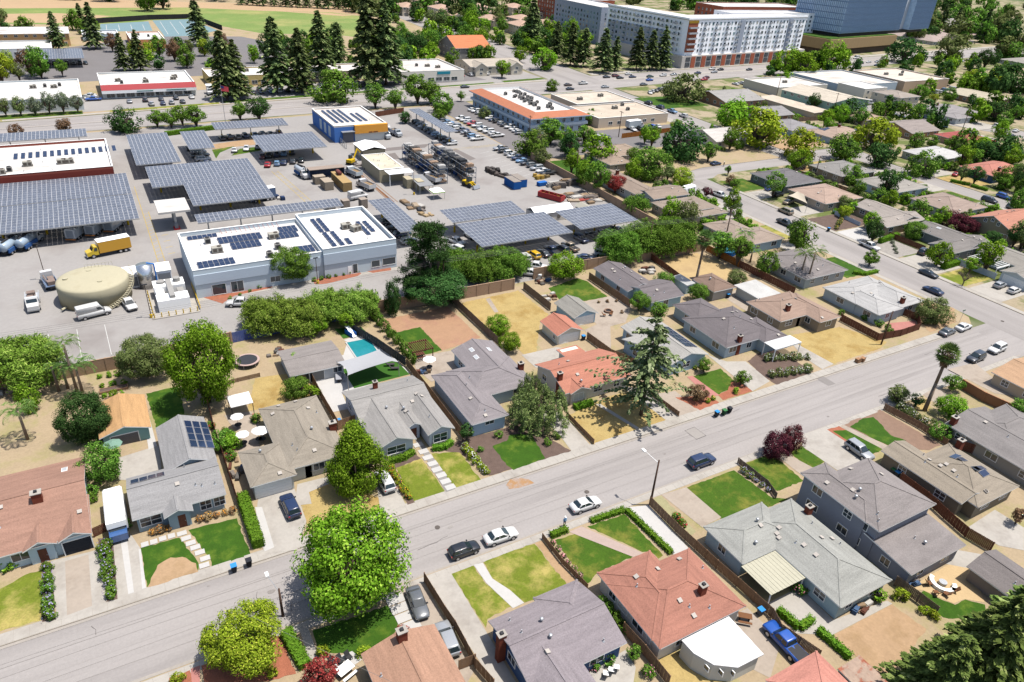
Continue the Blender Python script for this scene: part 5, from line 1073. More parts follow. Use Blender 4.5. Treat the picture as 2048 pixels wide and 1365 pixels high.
flat_building('low cream shop behind the boulevard redwoods with dark awnings',48,352,74,372,4.6,(206,186,130),(240,236,230),hv=[(55,362,1),(60,360,2),(66,364,1)],wins=[(51+4*k,352,1.5,'S',2.4,1.6,1) for k in range(6)],seed=22)
flat_building('low shop half hidden by the tallest redwoods',78,355,124,374,4.4,(196,180,160),(238,232,226),hv=[(88,362,1),(110,364,2)],wins=[(82+5*k,355,1.5,'S',2.4,1.5,1) for k in range(8)],seed=23)
bs=flat_building('corner store with a broad pale flat roof and blue sign',133.6,342,167,374,5.4,(226,220,214),(234,228,222),hv=[(148,358,2),(153,356,1),(157,352,1),(140,360,1)],wins=[(149+4.2*k,342,1.4,'S',3.2,1.7,1) for k in range(4)],seed=24)
part('sign_board',MB().box(2,-16.2,3.6,9,-16.0,4.9),[surf('sign_cyan',S(60,180,206),var=.05)],bs)
house('row of beige shops with small dark-gabled porches by the junction',[(176,353,208,374,4.6,G_,'x',.2),(177.5,350.5,185,360,4.6,G_,'y',.6),(199,351,206,360,4.6,G_,'y',.6)],(214,204,190),(206,196,182),name='shop_row',cat='shops',vents=0,pipes=0)
house('grey hall with a bright orange tiled roof behind the shop row',[(189,399,212.5,424,6.5,G_,'x',.42)],(140,140,146),(232,146,104),name='hall',cat='hall',vents=0,pipes=0)
# school
house('school gymnasium with a broad white low-pitched roof at the top left',[(-60,474,-2,500,6.4,G_,'x',.1)],(216,176,130),None,rmat=roofmat(246,242,238,'white'),name='gymnasium',cat='gymnasium',vents=4,pipes=0)
flat_building('low white school wing in front of the gymnasium',-46,440,-11,466,4.2,(206,210,216),(240,238,234),wins=[(-36+5*k,440,2,'S',2.2,1.2,1) for k in range(5)],seed=25); flat_building('white school building beside the tennis courts with an orange wall',26,461,43,491,4.6,(222,150,110),(244,242,240),hv=[(31,480,1),(36,474,2)],seed=26); flat_building('school pool building behind the front redwoods',4,490,22,506,3.6,(176,196,214),(226,228,230),seed=27)
canopy('solar canopy over the school car park at the top left',-17.2,408,2,433,group=None)
# white apartment block
WA=surf('apartment_white',S(240,242,246,1.15),var=.03); GA=surf('apartment_grey',S(160,168,182,1.4),var=.04); REDB=surf('apartment_brick',S(182,104,78,1.8),var=.1)
apws=[MB().box(-.55,-.06,-.8,.55,.05,.8).box(-.6,-.1,-.9,.6,-.02,-.8,1).mesh('window',[surf('apartment_glass_%d' % q,c_,var=.2,scale=.3,rough=.08,spec=.7),TRIM]) for q,c_ in enumerate(((.05,.09,.11),(.02,.03,.04),(.14,.2,.22),(.3,.3,.28)))]; balc=MB().box(-1.2,-.9,-.9,1.2,0,-.78).box(-1.2,-.9,-.78,1.2,-.84,.1).box(-1.2,-.84,-.78,-1.14,0,.1).box(1.14,-.84,-.78,1.2,0,.1).mesh('balcony',[surf('balcony_grey',S(190,194,200,1.8),var=.05)])
def facade(root,x0,x1,y,z0,z1,step,fl,face,bal=True):
    n=int(abs(x1-x0)/step)
    for j in range(int((z1-z0)/fl)):
        for i in range(n):
            u=x0+(x1-x0)*(i+.5)/n; z=z0+fl*(j+.5)
            p,rz=((u,y,z),0) if face == 'S' else ((y,u,z),-math.pi/2)
            link('window',rnd.choice(apws),root,p,rz,scale=(1+.5*(i % 2),1,1))
            if bal and i % 3==1: link('balcony',balc,root,p,rz)
ap=thing('apartment_block','white seven-storey apartment block with shops along the boulevard','apartment block',(316,350.5,ZL),R(5.4))
part('podium',MB().box(-1,-1.5,-.1,118,74,7.0),[surf('podium_stone',S(214,208,200,1.8),var=.05)],ap)
part('wall',MB().box(1.5,0,7,114,20,26.6).box(1.2,20,7,21,72,26.6),[WA],ap); part('grey_wall',MB().box(.4,16,7,1.2,70,19),[GA],ap); part('stair_strip',MB().box(48,-.5,7,52,0,26),[GA],ap); part('stair_strip',MB().box(96,-.5,7,100,0,26),[GA],ap)
part('roof',MB().box(1.2,-.2,26.6,114.2,20.2,27).box(1.0,20.2,26.6,21.2,72.2,27),[roofmat(240,238,234,'white')],ap)
part('parapet',MB().box(1,-.4,27,114.4,0,27.9).box(.8,-.4,27,1.2,72.4,27.9),[WA],ap); part('corner_bay',MB().box(1.3,-.6,9,9,0,25),[REDB],ap); part('sign_band',MB().box(1.1,-.75,25,9.2,-.3,26.4),[surf('sign_ochre',S(206,166,60),var=.05)],ap)
for k in range(5): link('balcony',balc,ap,(5.2,-.6,11+3*k),scale=(3,1.3,1))
facade(ap,11,113,0,8,26,3.4,3,'S'); facade(ap,4,70,1.2-.8,8,26,3.6,3,'W')
sf_me=MB().box(-1.9,-.15,-1.2,1.9,.05,1.2).mesh('shop_front',[GLASS]); bb_me=MB().box(-1.8,-.2,-.05,1.8,.05,6.4).mesh('brick_bay',[REDB])
for k in range(24): link('shop_front',sf_me,ap,(4+9.2*(k // 2),-1.52,1.9+3.1*(k % 2)))
for k in range(12): link('brick_bay',bb_me,ap,(8.6+9.2*k,-1.55,0))
for lb_,x_,y_,w_,d_,h_,m_ in (('dark grey rear wing of the apartments behind the corner pines',318,440,24,60,24,GA),('brick-red apartment building behind the grey wing',344,528,50,40,20,REDB),('brick-red apartment range behind the white roofs',420,430,90,30,26,REDB),('long white rear apartment range beyond the front block',400,400,100,18,25,WA)):
    a_=flat_building(lb_,x_,y_,x_+w_,y_+d_,h_,m_,(238,236,232),name='apartment_block',cat='apartments'); facade(a_,-w_/2+2,w_/2-2,-d_/2,3,h_-1,4,3,'S',False); facade(a_,-d_/2+2,d_/2-2,-w_/2,3,h_-1,4,3,'W',False)
# glass office tower on its podium
tw=thing('glass_tower','blue glass office tower on a tan podium at the top right','office tower',(487,377,ZL),R(9)); GB=surf('tower_glass_sky_tint',(.34,.46,.60),var=.2,scale=.08,fine=.5,rough=.12,spec=.7); MUL=surf('mullion',S(150,176,206,1.7),var=0)  # glass base colour brightened to include the reflected sky
part('glass_body',MB().box(0,0,14,88,40,46).box(100,-2,14,134,40,46),[GB],tw); part('recess',MB().box(88,3,14,100,38,44),[surf('tower_white',S(214,222,232,1.8),var=.03)],tw); part('soffit',MB().box(2,2,11.5,132,38,14),[DARK],tw)
fin=MB().box(-.12,-.5,0,.12,0,31.6).mesh('fin',[MUL]); flo=MB().box(0,-.2,-.25,1,0,.25).mesh('floor_band',[surf('spandrel',S(120,150,186,1.8),var=0)])
for k in range(59): link('fin',fin,tw,(.4+1.5*k,0,14.2))
for k in range(22): link('fin',fin,tw,(100.6+1.55*k,-2,14.2))
for k in range(26): link('fin',fin,tw,(0,1+1.5*k,14.2),-math.pi/2)
for k in range(8): link('floor_band',flo,tw,(0,-.02,15+4*k),scale=(88,1,1)); link('floor_band',flo,tw,(100,-2.02,15+4*k),scale=(34,1,1)); link('floor_band',flo,tw,(-.02,40,15+4*k),-math.pi/2,scale=(40,1,1))
part('podium',MB().box(-20,-6,4.5,76,44,11.4),[surf('podium_tan',S(176,150,110,1.9),var=.12,scale=.3,stretch=(4,4,.1))],tw); part('podium_base',MB().box(-18,-4,-.1,74,42,4.5),[surf('podium_dark',S(120,104,90),var=.1)],tw); part('planting',MB().box(-19,-5,11.4,75,-1,11.8).box(-19,-1,11.4,-2,43,11.8),[GRASSGREEN],tw)
# townhouses with pale tile roofs
k_=0
for i,(x_,y_) in enumerate(((236,600),(262,588),(252,548),(272,520),(286,560),(300,520),(280,486),(306,492),(318,456),(334,560),(338,600),(300,600),(332,440),(270,640))):
    house('pale pink tile-roofed townhouse in the far estate, %s' % ORD[i],[(x_,y_,x_+18,y_+22,6.6,H_,'x',.3),(x_+4,y_-3,x_+12,y_+8,6.4,G_,'y',.4)],(220,206,190),(214,182,162),name='townhouse',cat='townhouse',vents=0,pipes=0,caps=False,group='far townhouses')
# two-storey blocks and shops right of the magnolia
house('long pale green two-storey apartment block beside the carports',[(304,229,331,261,5.8,G_,'y',.14)],(168,196,186),(222,212,196),name='apartment_house',cat='apartments',vents=0,pipes=0)
house('long low carport roof in front of the pale green block',[(289,226,300,262,2.8,'shed','y',.03)],(190,180,170),(226,212,194),name='carport',cat='carport',vents=0,pipes=0,wins=False)
flat_building('white two-storey apartment house with a white flat roof',353,249,371,266,6,(222,214,204),(246,246,244),wins=[(356+4*k,249,z_,'S',1.5,1.1,1) for k in range(4) for z_ in (1.5,4.4)],par=.3,seed=30)
house('two-storey cream apartment house with an outside stair beside the white one',[(354,229,371,246,5.6,H_,'x',.2)],(220,206,190),(178,168,160),name='apartment_house',cat='apartments',vents=0)
flat_building('long shop with a blue-grey side wall along the boulevard',354,262,398,300,5.2,(170,186,206),(236,228,218),seed=31); flat_building('tan ribbed retail building with a cream flat roof',400,259,441,294,6,(196,170,150),(236,222,206),hv=[(412,280,1),(420,276,1),(430,282,2)],seed=32); flat_building('low white-roofed shop by the boulevard pole',312,270,350,294,4.4,(206,200,190),(236,230,222),hv=[(330,282,1)],seed=33)
for i,(x_,y_,w_) in enumerate(((450,200,20),(470,170,22),(430,150,20),(400,130,20),(420,100,20),(455,118,22),(480,240,24),(560,260,24),(600,300,26),(660,330,30),(640,400,60),(720,430,40),(800,480,60),(760,380,30),(520,200,24),(560,190,22),(620,220,24))):
    house('distant grey-roofed building among the trees at the upper right, %s' % ORD[i],[(x_,y_,x_+w_,y_+w_*.8,3,H_,'x',.24)],(190,190,188),(176+6*(i % 4),172,166),name='far_house',cat='house',vents=0,pipes=0,caps=False,group='distant buildings at the upper right')
# ------------------------------------------------------------------ vegetation
def lf(k,r,g,b): return tuple(min(.5,lin(v)/1.9*k) for v in (r,g,b))
LEAF={
 'bright': leafmat('leaf_bright',lf(.75,100,146,34),lf(1.05,138,182,52),lf(1.2,184,212,88)),
 'mid': leafmat('leaf_mid',lf(.75,86,128,44),lf(1.05,120,160,62),lf(1.2,160,188,94)),
 'dark': leafmat('leaf_dark',lf(.8,58,92,48),lf(1.0,82,118,62),lf(1.1,112,142,84)),
 'yellow': leafmat('leaf_yellow_green',lf(.75,134,160,40),lf(1.05,168,192,58),lf(1.2,206,212,84)),
 'olive': leafmat('leaf_olive',lf(.8,102,124,66),lf(1.0,136,150,90),lf(1.1,170,176,122)),
 'wisp': leafmat('leaf_wispy',lf(.75,106,144,48),lf(1.1,146,178,74),lf(1.25,186,204,108)),
 'grey': leafmat('leaf_grey_green',lf(.8,108,126,96),lf(1.0,142,156,124),lf(1.1,182,190,160)),
 'conifer': leafmat('needle_dark',lf(1.1,84,102,62),lf(1.5,116,134,82),lf(1.8,156,164,112),trans=.28),
 'cedar': leafmat('needle_cedar',lf(.9,98,118,74),lf(1.1,134,152,104),lf(1.2,176,186,142),trans=.15),
 'shaggy': leafmat('needle_shaggy',lf(.8,92,116,58),lf(1.1,130,152,80),lf(1.3,172,184,118),trans=.2),
 'purple': leafmat('leaf_purple',lf(.8,88,44,56),lf(1.0,116,62,72),lf(1.1,150,92,96)),
 'red': leafmat('leaf_red',lf(.8,150,62,58),lf(1.0,186,88,78),lf(1.1,206,130,112)),
 'rusty': leafmat('leaf_rusty',lf(.8,120,96,70),lf(1.0,150,118,92),lf(1.1,176,150,120)),
 'hedge': leafmat('leaf_hedge',lf(.8,92,136,40),lf(1.0,120,162,52),lf(1.1,150,186,74)),
 'palm': leafmat('leaf_palm',lf(.8,98,134,66),lf(1.0,128,160,86),lf(1.1,172,186,116)),
 'straw': leafmat('leaf_straw',lf(.8,150,120,86),lf(1.0,176,150,112),lf(1.1,206,182,146)),
 'flower_red': leafmat('petal_red',lf(1,220,60,60),lf(1.1,240,110,100)),'flower_white': leafmat('petal_white',lf(1.2,236,226,220),lf(1.3,250,244,240)),
 'flower_pink': leafmat('petal_pink',lf(1,226,130,150),lf(1.1,244,180,190)),'flower_violet': leafmat('petal_violet',lf(1,150,140,190),lf(1.1,190,184,220)),
 'flower_yellow': leafmat('petal_yellow',lf(1,236,196,60),lf(1.1,246,220,120)),'flower_orange': leafmat('petal_orange',lf(1,226,140,50),lf(1.1,240,176,80)),
}
def unit(rs,n):
    v=rs.normal(size=(n,3)); return v/np.linalg.norm(v,axis=1,keepdims=True)
PROTO={}
def crown(shape,detail,var,mat,flower=None):
    k=(shape,detail,var,mat,flower)
    if k in PROTO: return PROTO[k]
    rs=np.random.RandomState(abs(hash((shape,detail,var))) % 100000 if False else (var*131+len(shape)*17+detail*7))
    nsub,per,leaf={3: (170,210,.026),2: (90,120,.038),1: (44,80,.064),0: (15,60,.12)}[detail]
    sub={3: .205,2: .25,1: .31,0: .43}[detail]
    if shape in ('round','oval','flat','cone'):
        d=unit(rs,nsub); rad=(.35+.62*rs.rand(nsub,1)**.45)*(1-sub*.55)
        rad=np.minimum(np.where(rs.rand(nsub,1)<.16,rad*1.22,rad),.93); c=d*rad
        lump=1+.20*np.sin(3*np.arctan2(c[:,1],c[:,0])+var)+.10*np.sin(5*c[:,2]+2*var)
        c[:,:2] *= lump[:,None]; cl=np.linalg.norm(c,axis=1,keepdims=True); c *= np.minimum(1,.88/(cl+1e-6))
        if shape == 'flat': c[:,2]=np.where(c[:,2]<-.35,-.35+.2*(c[:,2]+.35),c[:,2])
        if shape == 'cone': c[:,:2] *= (1.05-.45*(c[:,2:3]+1))*1.25; c[:,2] *= 1.1
        if shape == 'round': c[:,2]=np.where(c[:,2]<-.6,-.6+.4*(c[:,2]+.6),c[:,2])
        ci=np.repeat(np.arange(nsub),per); u=unit(rs,nsub*per)
        sr=(sub*(.75+.5*rs.rand(nsub)))[ci][:,None]
        C=c[ci]+u*sr*(.55+.5*rs.rand(len(ci),1)); out=c[ci]/(np.linalg.norm(c[ci],axis=1,keepdims=True)+.01)
        N=u*1.0+out*.25+unit(rs,len(ci))*.5+np.array([0,0,.2])
        T=unit(rs,len(ci)); s=leaf*(.7+.7*rs.rand(len(ci)))
        keep=(u*out).sum(1)>-.35; C,N,T,s=C[keep],N[keep],T[keep],s[keep]
        me=quad_cloud('crown',C,N,T,s,s*.62,[LEAF[mat]])
    elif shape[0] == 'w':     # hanging strands from arching limbs
        wp_=shape == 'weeping'; n1=int(nsub*(.75 if wp_ else 1.7)); d=unit(rs,n1); c=d*(.3+.8*rs.rand(n1,1)**.6)*.9; c[:,2]=np.abs(c[:,2])*.85-.15+.12*rs.normal(size=n1)
        ci=np.repeat(np.arange(n1),max(20,per // 2)); n_=len(ci); h=rs.rand(n_)**.8
        C=c[ci]+rs.normal(size=(n_,3))*np.array([.07,.07,.04])*(.62 if wp_ else 1); C[:,2] -= h*((.4 if wp_ else .18)+.5*rs.rand(n1))[ci]; C[:,:2] *= (1+.12*h)[:,None]
        T=np.array([0,0,-1.0])+.5*rs.normal(size=(n_,3)); N=c[ci]*.5+rs.normal(size=(n_,3))*.6+np.array([0,0,.5])
        s=leaf*(.9+.9*rs.rand(n_)); me=quad_cloud('crown',C,N,T,s*1.5,s*.36,[LEAF[mat]])
    elif shape == 'pine':      # irregular needle pads on spreading limbs
        n1=int(nsub*.8); t=rs.rand(n1)**.8; a=rs.rand(n1)*6.283; rr=(1.1-.8*t)*(.15+.95*rs.rand(n1))
        c=np.stack([rr*np.cos(a),rr*np.sin(a),-1+2*t],1)
        ci=np.repeat(np.arange(n1),per); n_=len(ci); off=rs.normal(size=(n_,3))*np.array([.095,.095,.042])*(sub/.24)
        C=c[ci]+off; u=off/(np.linalg.norm(off,axis=1,keepdims=True)+1e-6)
        T=u+np.array([0,0,.5])+.4*rs.normal(size=(n_,3)); N=rs.normal(size=(n_,3))+np.array([0,0,.9]); s=leaf*(.7+.6*rs.rand(n_))
        me=quad_cloud('crown',C,N,T,s*1.3,s*.4,[LEAF[mat]])
    PROTO[k]=me; return me
def conifer_mesh(kind,var,mat,detail):
    """unit height; tiers of drooping branches"""
    k=('con',kind,var,mat,detail)
    if k in PROTO: return PROTO[k]
    rs=np.random.RandomState(var*37+len(kind)); Cs,Ns,Ts,S_=[],[],[],[]
    tiers={1: 26,2: 40}[detail]; nb={1: 9,2: 12}[detail]; seg={1: 8,2: 12}[detail]
    if kind == 'cedar': tiers,nb=14,6
    rmax={'redwood': .19,'cedar': .46,'spruce': .26}[kind]; droop={'redwood': .35,'cedar': .22,'spruce': .25}[kind]; z0={'redwood': .10,'cedar': .16,'spruce': .06}[kind]
    for i in range(tiers):
        t=z0+(1-z0)*(i+rs.rand()*.6)/tiers; prof=(1-t)/(1-z0)
        if kind == 'cedar': prof=min(1.0,prof*1.5)**.85
        else: prof=prof**.8
        for j in range(nb if t<.9 else 5):
            a=rs.rand()*6.283; L=rmax*prof*((.6+.55*rs.rand()) if kind != 'cedar' else (.35+.85*rs.rand()))+.012
            dx,dy=math.cos(a),math.sin(a); f=(np.arange(seg)+.6)/seg
            m=3 if detail==1 else 4
            for q in range(m):
                w=(rs.rand(seg)-.5)*.34*L*(1.15-f)
                px=dx*f*L-dy*w; py=dy*f*L+dx*w; pz=t+.02*(1-t)-droop*L*f**1.8+rs.normal(size=seg)*.006+(.10*L*f if kind == 'cedar' else 0)
                Cs.append(np.stack([px,py,pz],1)); Ns.append(np.stack([dx*.3+rs.normal(size=seg)*.4,dy*.3+rs.normal(size=seg)*.4,np.full(seg,.8)],1))
                Ts.append(np.stack([dx+rs.normal(size=seg)*.5,dy+rs.normal(size=seg)*.5,-droop*1.6*f+rs.normal(size=seg)*.3-(.5 if kind == 'cedar' else 0)],1)); S_.append(np.full(seg,(.016 if kind != 'cedar' else .019)*(1.5 if detail==1 else 1.1)))
    s=np.concatenate(S_); s=s*(.7+.6*rs.rand(len(s)))
    me=quad_cloud('crown',np.concatenate(Cs),np.concatenate(Ns),np.concatenate(Ts),s,s*.55,[LEAF[mat]])
    PROTO[k]=me; return me
def trunk_mesh(var,limbs=True):
    k=('trunk',var,limbs)
    if k in PROTO: return PROTO[k]
    r=random.Random(var); m=MB(); a=(0,0,0); rad=1.0
    pts=[(0,0,-.02),(r.uniform(-.3,.3),r.uniform(-.3,.3),.25),(r.uniform(-.5,.5),r.uniform(-.5,.5),.5)]
    m.tube(pts[0],pts[1],1.25,.9,9); m.tube(pts[1],pts[2],.9,.75,9)
    if limbs:
        for i in range(6):
            an=i*1.05+r.uniform(-.3,.3); L_=r.uniform(5,9); q=(pts[2][0]+math.cos(an)*L_*.5,pts[2][1]+math.sin(an)*L_*.5,r.uniform(.72,.85)); q2=(pts[2][0]+math.cos(an)*L_*1.1,pts[2][1]+math.sin(an)*L_*1.1,r.uniform(1.0,1.25))
            m.tube((pts[1][0],pts[1][1],.42+.05*(i % 2)),q,.55,.36,7); m.tube(q,q2,.36,.12,6)
    m.tube(pts[2],(pts[2][0],pts[2][1],1.1),.7,.25,8)
    PROTO[k]=m.mesh('trunk',[BARK],True); return PROTO[k]
tvar=[0]
def tree(label,x,y,r,zc,shape='round',mat='mid',rz=None,detail=None,group=None,name='tree',cat='tree',tr=None,z0=ZL):
    tvar[0] += 1; v=tvar[0] % 3
    if detail is None: detail=3 if (r>4.2 and math.hypot(x,y)<125) else 2 if (r>2.2 and math.hypot(x,y)<240) else 1 if r>1.4 else 0
    t=thing(name,label,cat,(x,y,z0),group=group)
    tk=tr or max(.07,r*.055)
    link('trunk',trunk_mesh(tvar[0] % 4),t,(0,0,0),rnd.uniform(0,6),scale=(tk,tk,zc*.92))
    link('crown',crown(shape,detail,v,mat),t,(0,0,zc-z0),rnd.uniform(0,6.28),scale=(r,r,rz or r*.85))
    return t
def conifer(label,x,y,h,kind='redwood',mat='conifer',wid=1.0,group=None,detail=None):
    tvar[0] += 1; t=thing('conifer_tree',label,'tree',(x,y,ZL),group=group)
    d=detail or (2 if math.hypot(x,y)<200 else 1)
    link('trunk',MB().tube((0,0,-.1),(0,0,h*.97),h*.017,.03,8).mesh('trunk',[BARK],True),t)
    link('crown',conifer_mesh(kind,tvar[0] % 3,mat,d),t,(0,0,0),rnd.uniform(0,6.28),scale=(h*wid,h*wid,h))
    return t
def shrub(label,x,y,r,h=None,mat='mid',flower=None,group=None,name='shrub',cat='shrub',shape='round',z0=ZL):
    tvar[0] += 1; h=h or r*1.5
    t=thing(name,label,cat,(x,y,z0),group=group)
    d=1 if r>1.1 and math.hypot(x,y)<150 else 0
    link('foliage',crown(shape,d,tvar[0] % 3,mat),t,(0,0,h*.48),rnd.uniform(0,6.28),scale=(r,r,h*.6))
    part('stem',MB().tube((0,0,-.05),(0,0,h*.4),.06,.03,6).tube((0,0,.05),(r*.3,r*.1,h*.5),.04,.02,5).tube((0,0,.05),(-r*.2,r*.25,h*.5),.04,.02,5),[BARK],t)
    if flower:
        rs=np.random.RandomState(tvar[0]); n=22; u=unit(rs,n); u[:,2]=np.abs(u[:,2]); C=u*np.array([r,r,h*.62])*.98+np.array([0,0,h*.48])
        link('blossom',quad_cloud('blossom',C,u,unit(rs,n),.09,.085,[LEAF[flower]],0),t)
    return t
def hedge(label,pts,w,h,mat='hedge',z0=ZL,group=None):
    """clipped hedge along a polyline: a solid core with leaf faces all over it"""
    t=thing('hedge',label,'hedge',(pts[0][0],pts[0][1],z0),group=group); ox,oy=pts[0]; rs=np.random.RandomState(int(abs(ox)*10)); Cs,Ns=[],[]; core=MB()
    for a,b in zip(pts,pts[1:]):
        d=np.array([b[0]-a[0],b[1]-a[1]]); L=np.hypot(*d); d=d/L; nn=np.array([-d[1],d[0]])
        core.prism([tuple(np.array(a)-(ox,oy)+nn*s*(w/2-.1)+d*e) for s,e in ((-1,.1),(-1,L-.1),(1,L-.1),(1,.1))],0,h-.12)
        n=int(L*(w+2*h)*34)+40
        f=rs.rand(n)*L; sel=rs.rand(n)*(w+2*h+.6*w*h/L)
        tp=sel<w; u=np.where(tp,sel-w/2,np.where(sel<w+h,-w/2,w/2)); z=np.where(tp,h,rs.rand(n)*h)
        end=sel>w+2*h; f=np.where(end,np.where(rs.rand(n)<.5,0,L),f); u=np.where(end,(rs.rand(n)-.5)*w,u)
        P=np.array([a[0]-ox,a[1]-oy])[None]+f[:,None]*d+u[:,None]*nn
        rnd_=.12*rs.normal(size=(n,1))*.4
        nz=np.where(tp,1.0,.35); side=np.where(tp,0,np.sign(u))
        N=np.concatenate([nn[None]*side[:,None],nz[:,None]],1)+rs.normal(size=(n,3))*.4
        Cs.append(np.concatenate([P,z[:,None]],1)+rs.normal(size=(n,3))*.045); Ns.append(N)
    C,N=np.concatenate(Cs),np.concatenate(Ns)
    part('core',core,[LEAF[mat]],t)
    link('foliage',quad_cloud('foliage',C,N,unit(rs,len(C)),.11,.08,[LEAF[mat]]),t); return t
def fan_palm(label,x,y,h,group=None,lean=(0,0),skirt=1.0):
    t=thing('fan_palm',label,'palm',(x,y,ZL),group=group); lx,ly=lean
    link('trunk',MB().tube((0,0,-.1),(lx*.5,ly*.5,h*.5),.36,.27,12).tube((lx*.5,ly*.5,h*.5),(lx,ly,h),.27,.24,12).mesh('trunk',[PALMBARK],True),t)
    rs=np.random.RandomState(3); Cs,Ns,Ts=[],[],[]
    for i in range(44):
        a=i*2.399; el=R(82)-i/44*R(125); d=np.array([math.cos(a)*math.cos(el),math.sin(a)*math.cos(el),math.sin(el)]); side=np.cross(d,[0,0,1.0]); side /= np.linalg.norm(side)+1e-6; up=np.cross(side,d)
        o=d*1.1
        for q in range(11):
            b=R(-70+14*q); dd=d*math.cos(b)+side*math.sin(b); Cs.append(o+dd*.55-up*.02*abs(q-5)); Ts.append(dd); Ns.append(up+side*(.25 if q % 2 else -.25))
    C=np.array(Cs); C[:,2] -= .10*(C[:,0]**2+C[:,1]**2)
    link('fronds',quad_cloud('fronds',C,np.array(Ns),np.array(Ts),.62,.085,[LEAF['palm']],.1),t,(lx,ly,h+.1))
    n=int(420*skirt); a=rs.rand(n)*6.283; z=-rs.rand(n)*2.3; rr=(.75+.35*rs.rand(n))*(1+z/4.2)
    C=np.stack([rr*np.cos(a),rr*np.sin(a),z],1); N=np.stack([np.cos(a),np.sin(a),np.full(n,.4)],1)+rs.normal(size=(n,3))*.2; T=np.stack([np.cos(a)*.25,np.sin(a)*.25,-np.ones(n)],1)+rs.normal(size=(n,3))*.15
    if skirt: link('dead_leaf_skirt',quad_cloud('dead_leaf_skirt',C,N,T,.5,.09,[LEAF['straw']]),t,(lx,ly,h))
    return t
def queen_palm(label,x,y,h,L=2.6,n=16,group=None,lean=(0,0)):
    t=thing('feather_palm',label,'palm',(x,y,ZL),group=group); lx,ly=lean
    link('trunk',MB().tube((0,0,-.1),(lx,ly,h),.24,.16,10).mesh('trunk',[PALMBARK],True),t)
    fr=MB(); Cs,Ns,Ts=[],[],[]
    for i in range(n):
        a=i*2.399; el=R(70)-R(60)*(i/n); ca,sa=math.cos(a),math.sin(a); pv=None
        for k in range(14):
            f=k/13; ang=el-f*R(95); 
            if pv is None: pv=np.array([0.,0,0])
            st_=np.array([ca*math.cos(ang),sa*math.cos(ang),math.sin(ang)])*L/13; nx=pv+st_
            sd=np.array([-sa,ca,0])
            if k>1:
                for s_ in (-1,1):
                    d=sd*s_+st_/np.linalg.norm(st_)*.5+np.array([0,0,-.45]); d /= np.linalg.norm(d); ll=.42*math.sin(math.pi*(.12+.85*f))+.08
                    Cs.append(nx+d*ll); Ts.append(d*1.0); Ns.append(np.cross(d,st_)*s_+np.array([0,0,.3]))
            pv=nx
    link('fronds',quad_cloud('fronds',np.array(Cs),np.array(Ns),np.array(Ts),.40*L/2.6,.055,[LEAF['palm']],.1),t,(lx,ly,h)); return t
# --- near trees
tree('huge bright green street tree beside the parked sedans, largest crown in the photo',15.5,58,6.55,6.6,'round','bright',7.0,tr=.42)
tree('rounded cone of bright green tree in front of the two-gabled pale grey house',22.2,76.5,4.84,5.6,'cone','bright',5.4,tr=.3)
tree('yellow-green street tree at the bottom left by the pink path',2.91,55.4,4.32,3.4,'round','yellow',3.4,detail=3,tr=.22)
tree('tall dense bright green tree behind the grey bungalow and its lawn',7.09,106.1,5.34,8.0,'oval','bright',8.0,detail=3,tr=.42)
tree('spreading olive-green tree by the raised vegetable beds and block wall',-0.59,118,4.51,4.2,'round','olive',3.6,tr=.3)
tree('dark glossy tree beside the tan-roofed garden garage',-10,103.9,3.82,3.8,'round','dark',4.2,detail=3)
tree('rounded green tree beside the patio of the grey bungalow',-8.67,92.8,2.87,3.2,'round','mid',3.2,detail=2)
tree('feathery yellow-green tree over the block wall at the left edge',-18.4,124.6,6.34,4.6,'wispy','wisp',4.6,detail=3)
tree('narrow dense green cypress in the garden at the left edge',-17.6,114.5,1.7,2.4,'oval','bright',2.9,detail=1)
for i,a in enumerate(((21.5,126.5,4.93),(26.5,123.4,4.93),(32.4,125.5,4.49),(37.3,123.9,4.33))):
    tree('feathery pepper tree along the blue fence behind the pool, %s from left' % ORD[i],*a,4.0,'wispy','wisp',3.8,detail=3,group='feathery trees along the blue fence')
tree('thin feathery tree beside the white sacks at the end of the blue fence',41.2,125.3,2.42,3.0,'wispy','wisp',3.2,detail=1)
tree('massive irregular dark pine standing in the bare dirt garden',54.6,126.5,6.83,8.5,'pine','dark',8.2,detail=3,tr=.42)
tree('lower spreading limb mass of dark pine over the dirt garden fence',54.7,123.1,6.6,4.6,'flat','dark',3.4,detail=3,tr=.3)
tree('ivy-dark columnar cypress at the corner of the dirt garden',45.2,122.8,1.91,3.6,'oval','dark',4.4,detail=2)
for i,a in enumerate(((64.5,135.2,4.51),(69,131.6,4.94),(75.8,131.3,5.25))):
    tree('drooping green tree on the wall below the largest canopy, %s from left' % ORD[i],*a,3.6,'wispy','mid',4.0,detail=3,group='drooping trees along the tan wall')
tree('round bright green tree over the small green lawn by the timber pile',87,123.7,4.33,3.4,'round','bright',3.2,detail=2)
for i,a in enumerate(((105,127.4,5.31),(114.6,128.9,6.46),(122.4,128.8,6.33),(117.9,126,4.97))):
    tree('drooping tree of the feathery yard-corner clump, %s' % ['nearest the parked police car','in the middle at the top','at the right over the tan house','lowest over the tan wall'][i],*a,5.0,'wispy','mid',4.6,detail=3,group='feathery clump at the yard corner')
tree('mop-headed green tree in front of the pale works building',30.7,145.2,4.5,4.6,'round','mid',3.8,detail=3,tr=.22)
tree('weeping grey-green birch in front of the smooth grey house',53.1,78.6,4.79,4.2,'weeping','olive',4.4,detail=3,tr=.2)
tree('small airy birch behind the weeping one by the red chimney',54,83.1,2.14,4.6,'weeping','olive',3.6,detail=2,tr=.12)
conifer('tall layered cedar shading the dry front lawn',70,73.3,18.8,'cedar','cedar',1.0,detail=2)
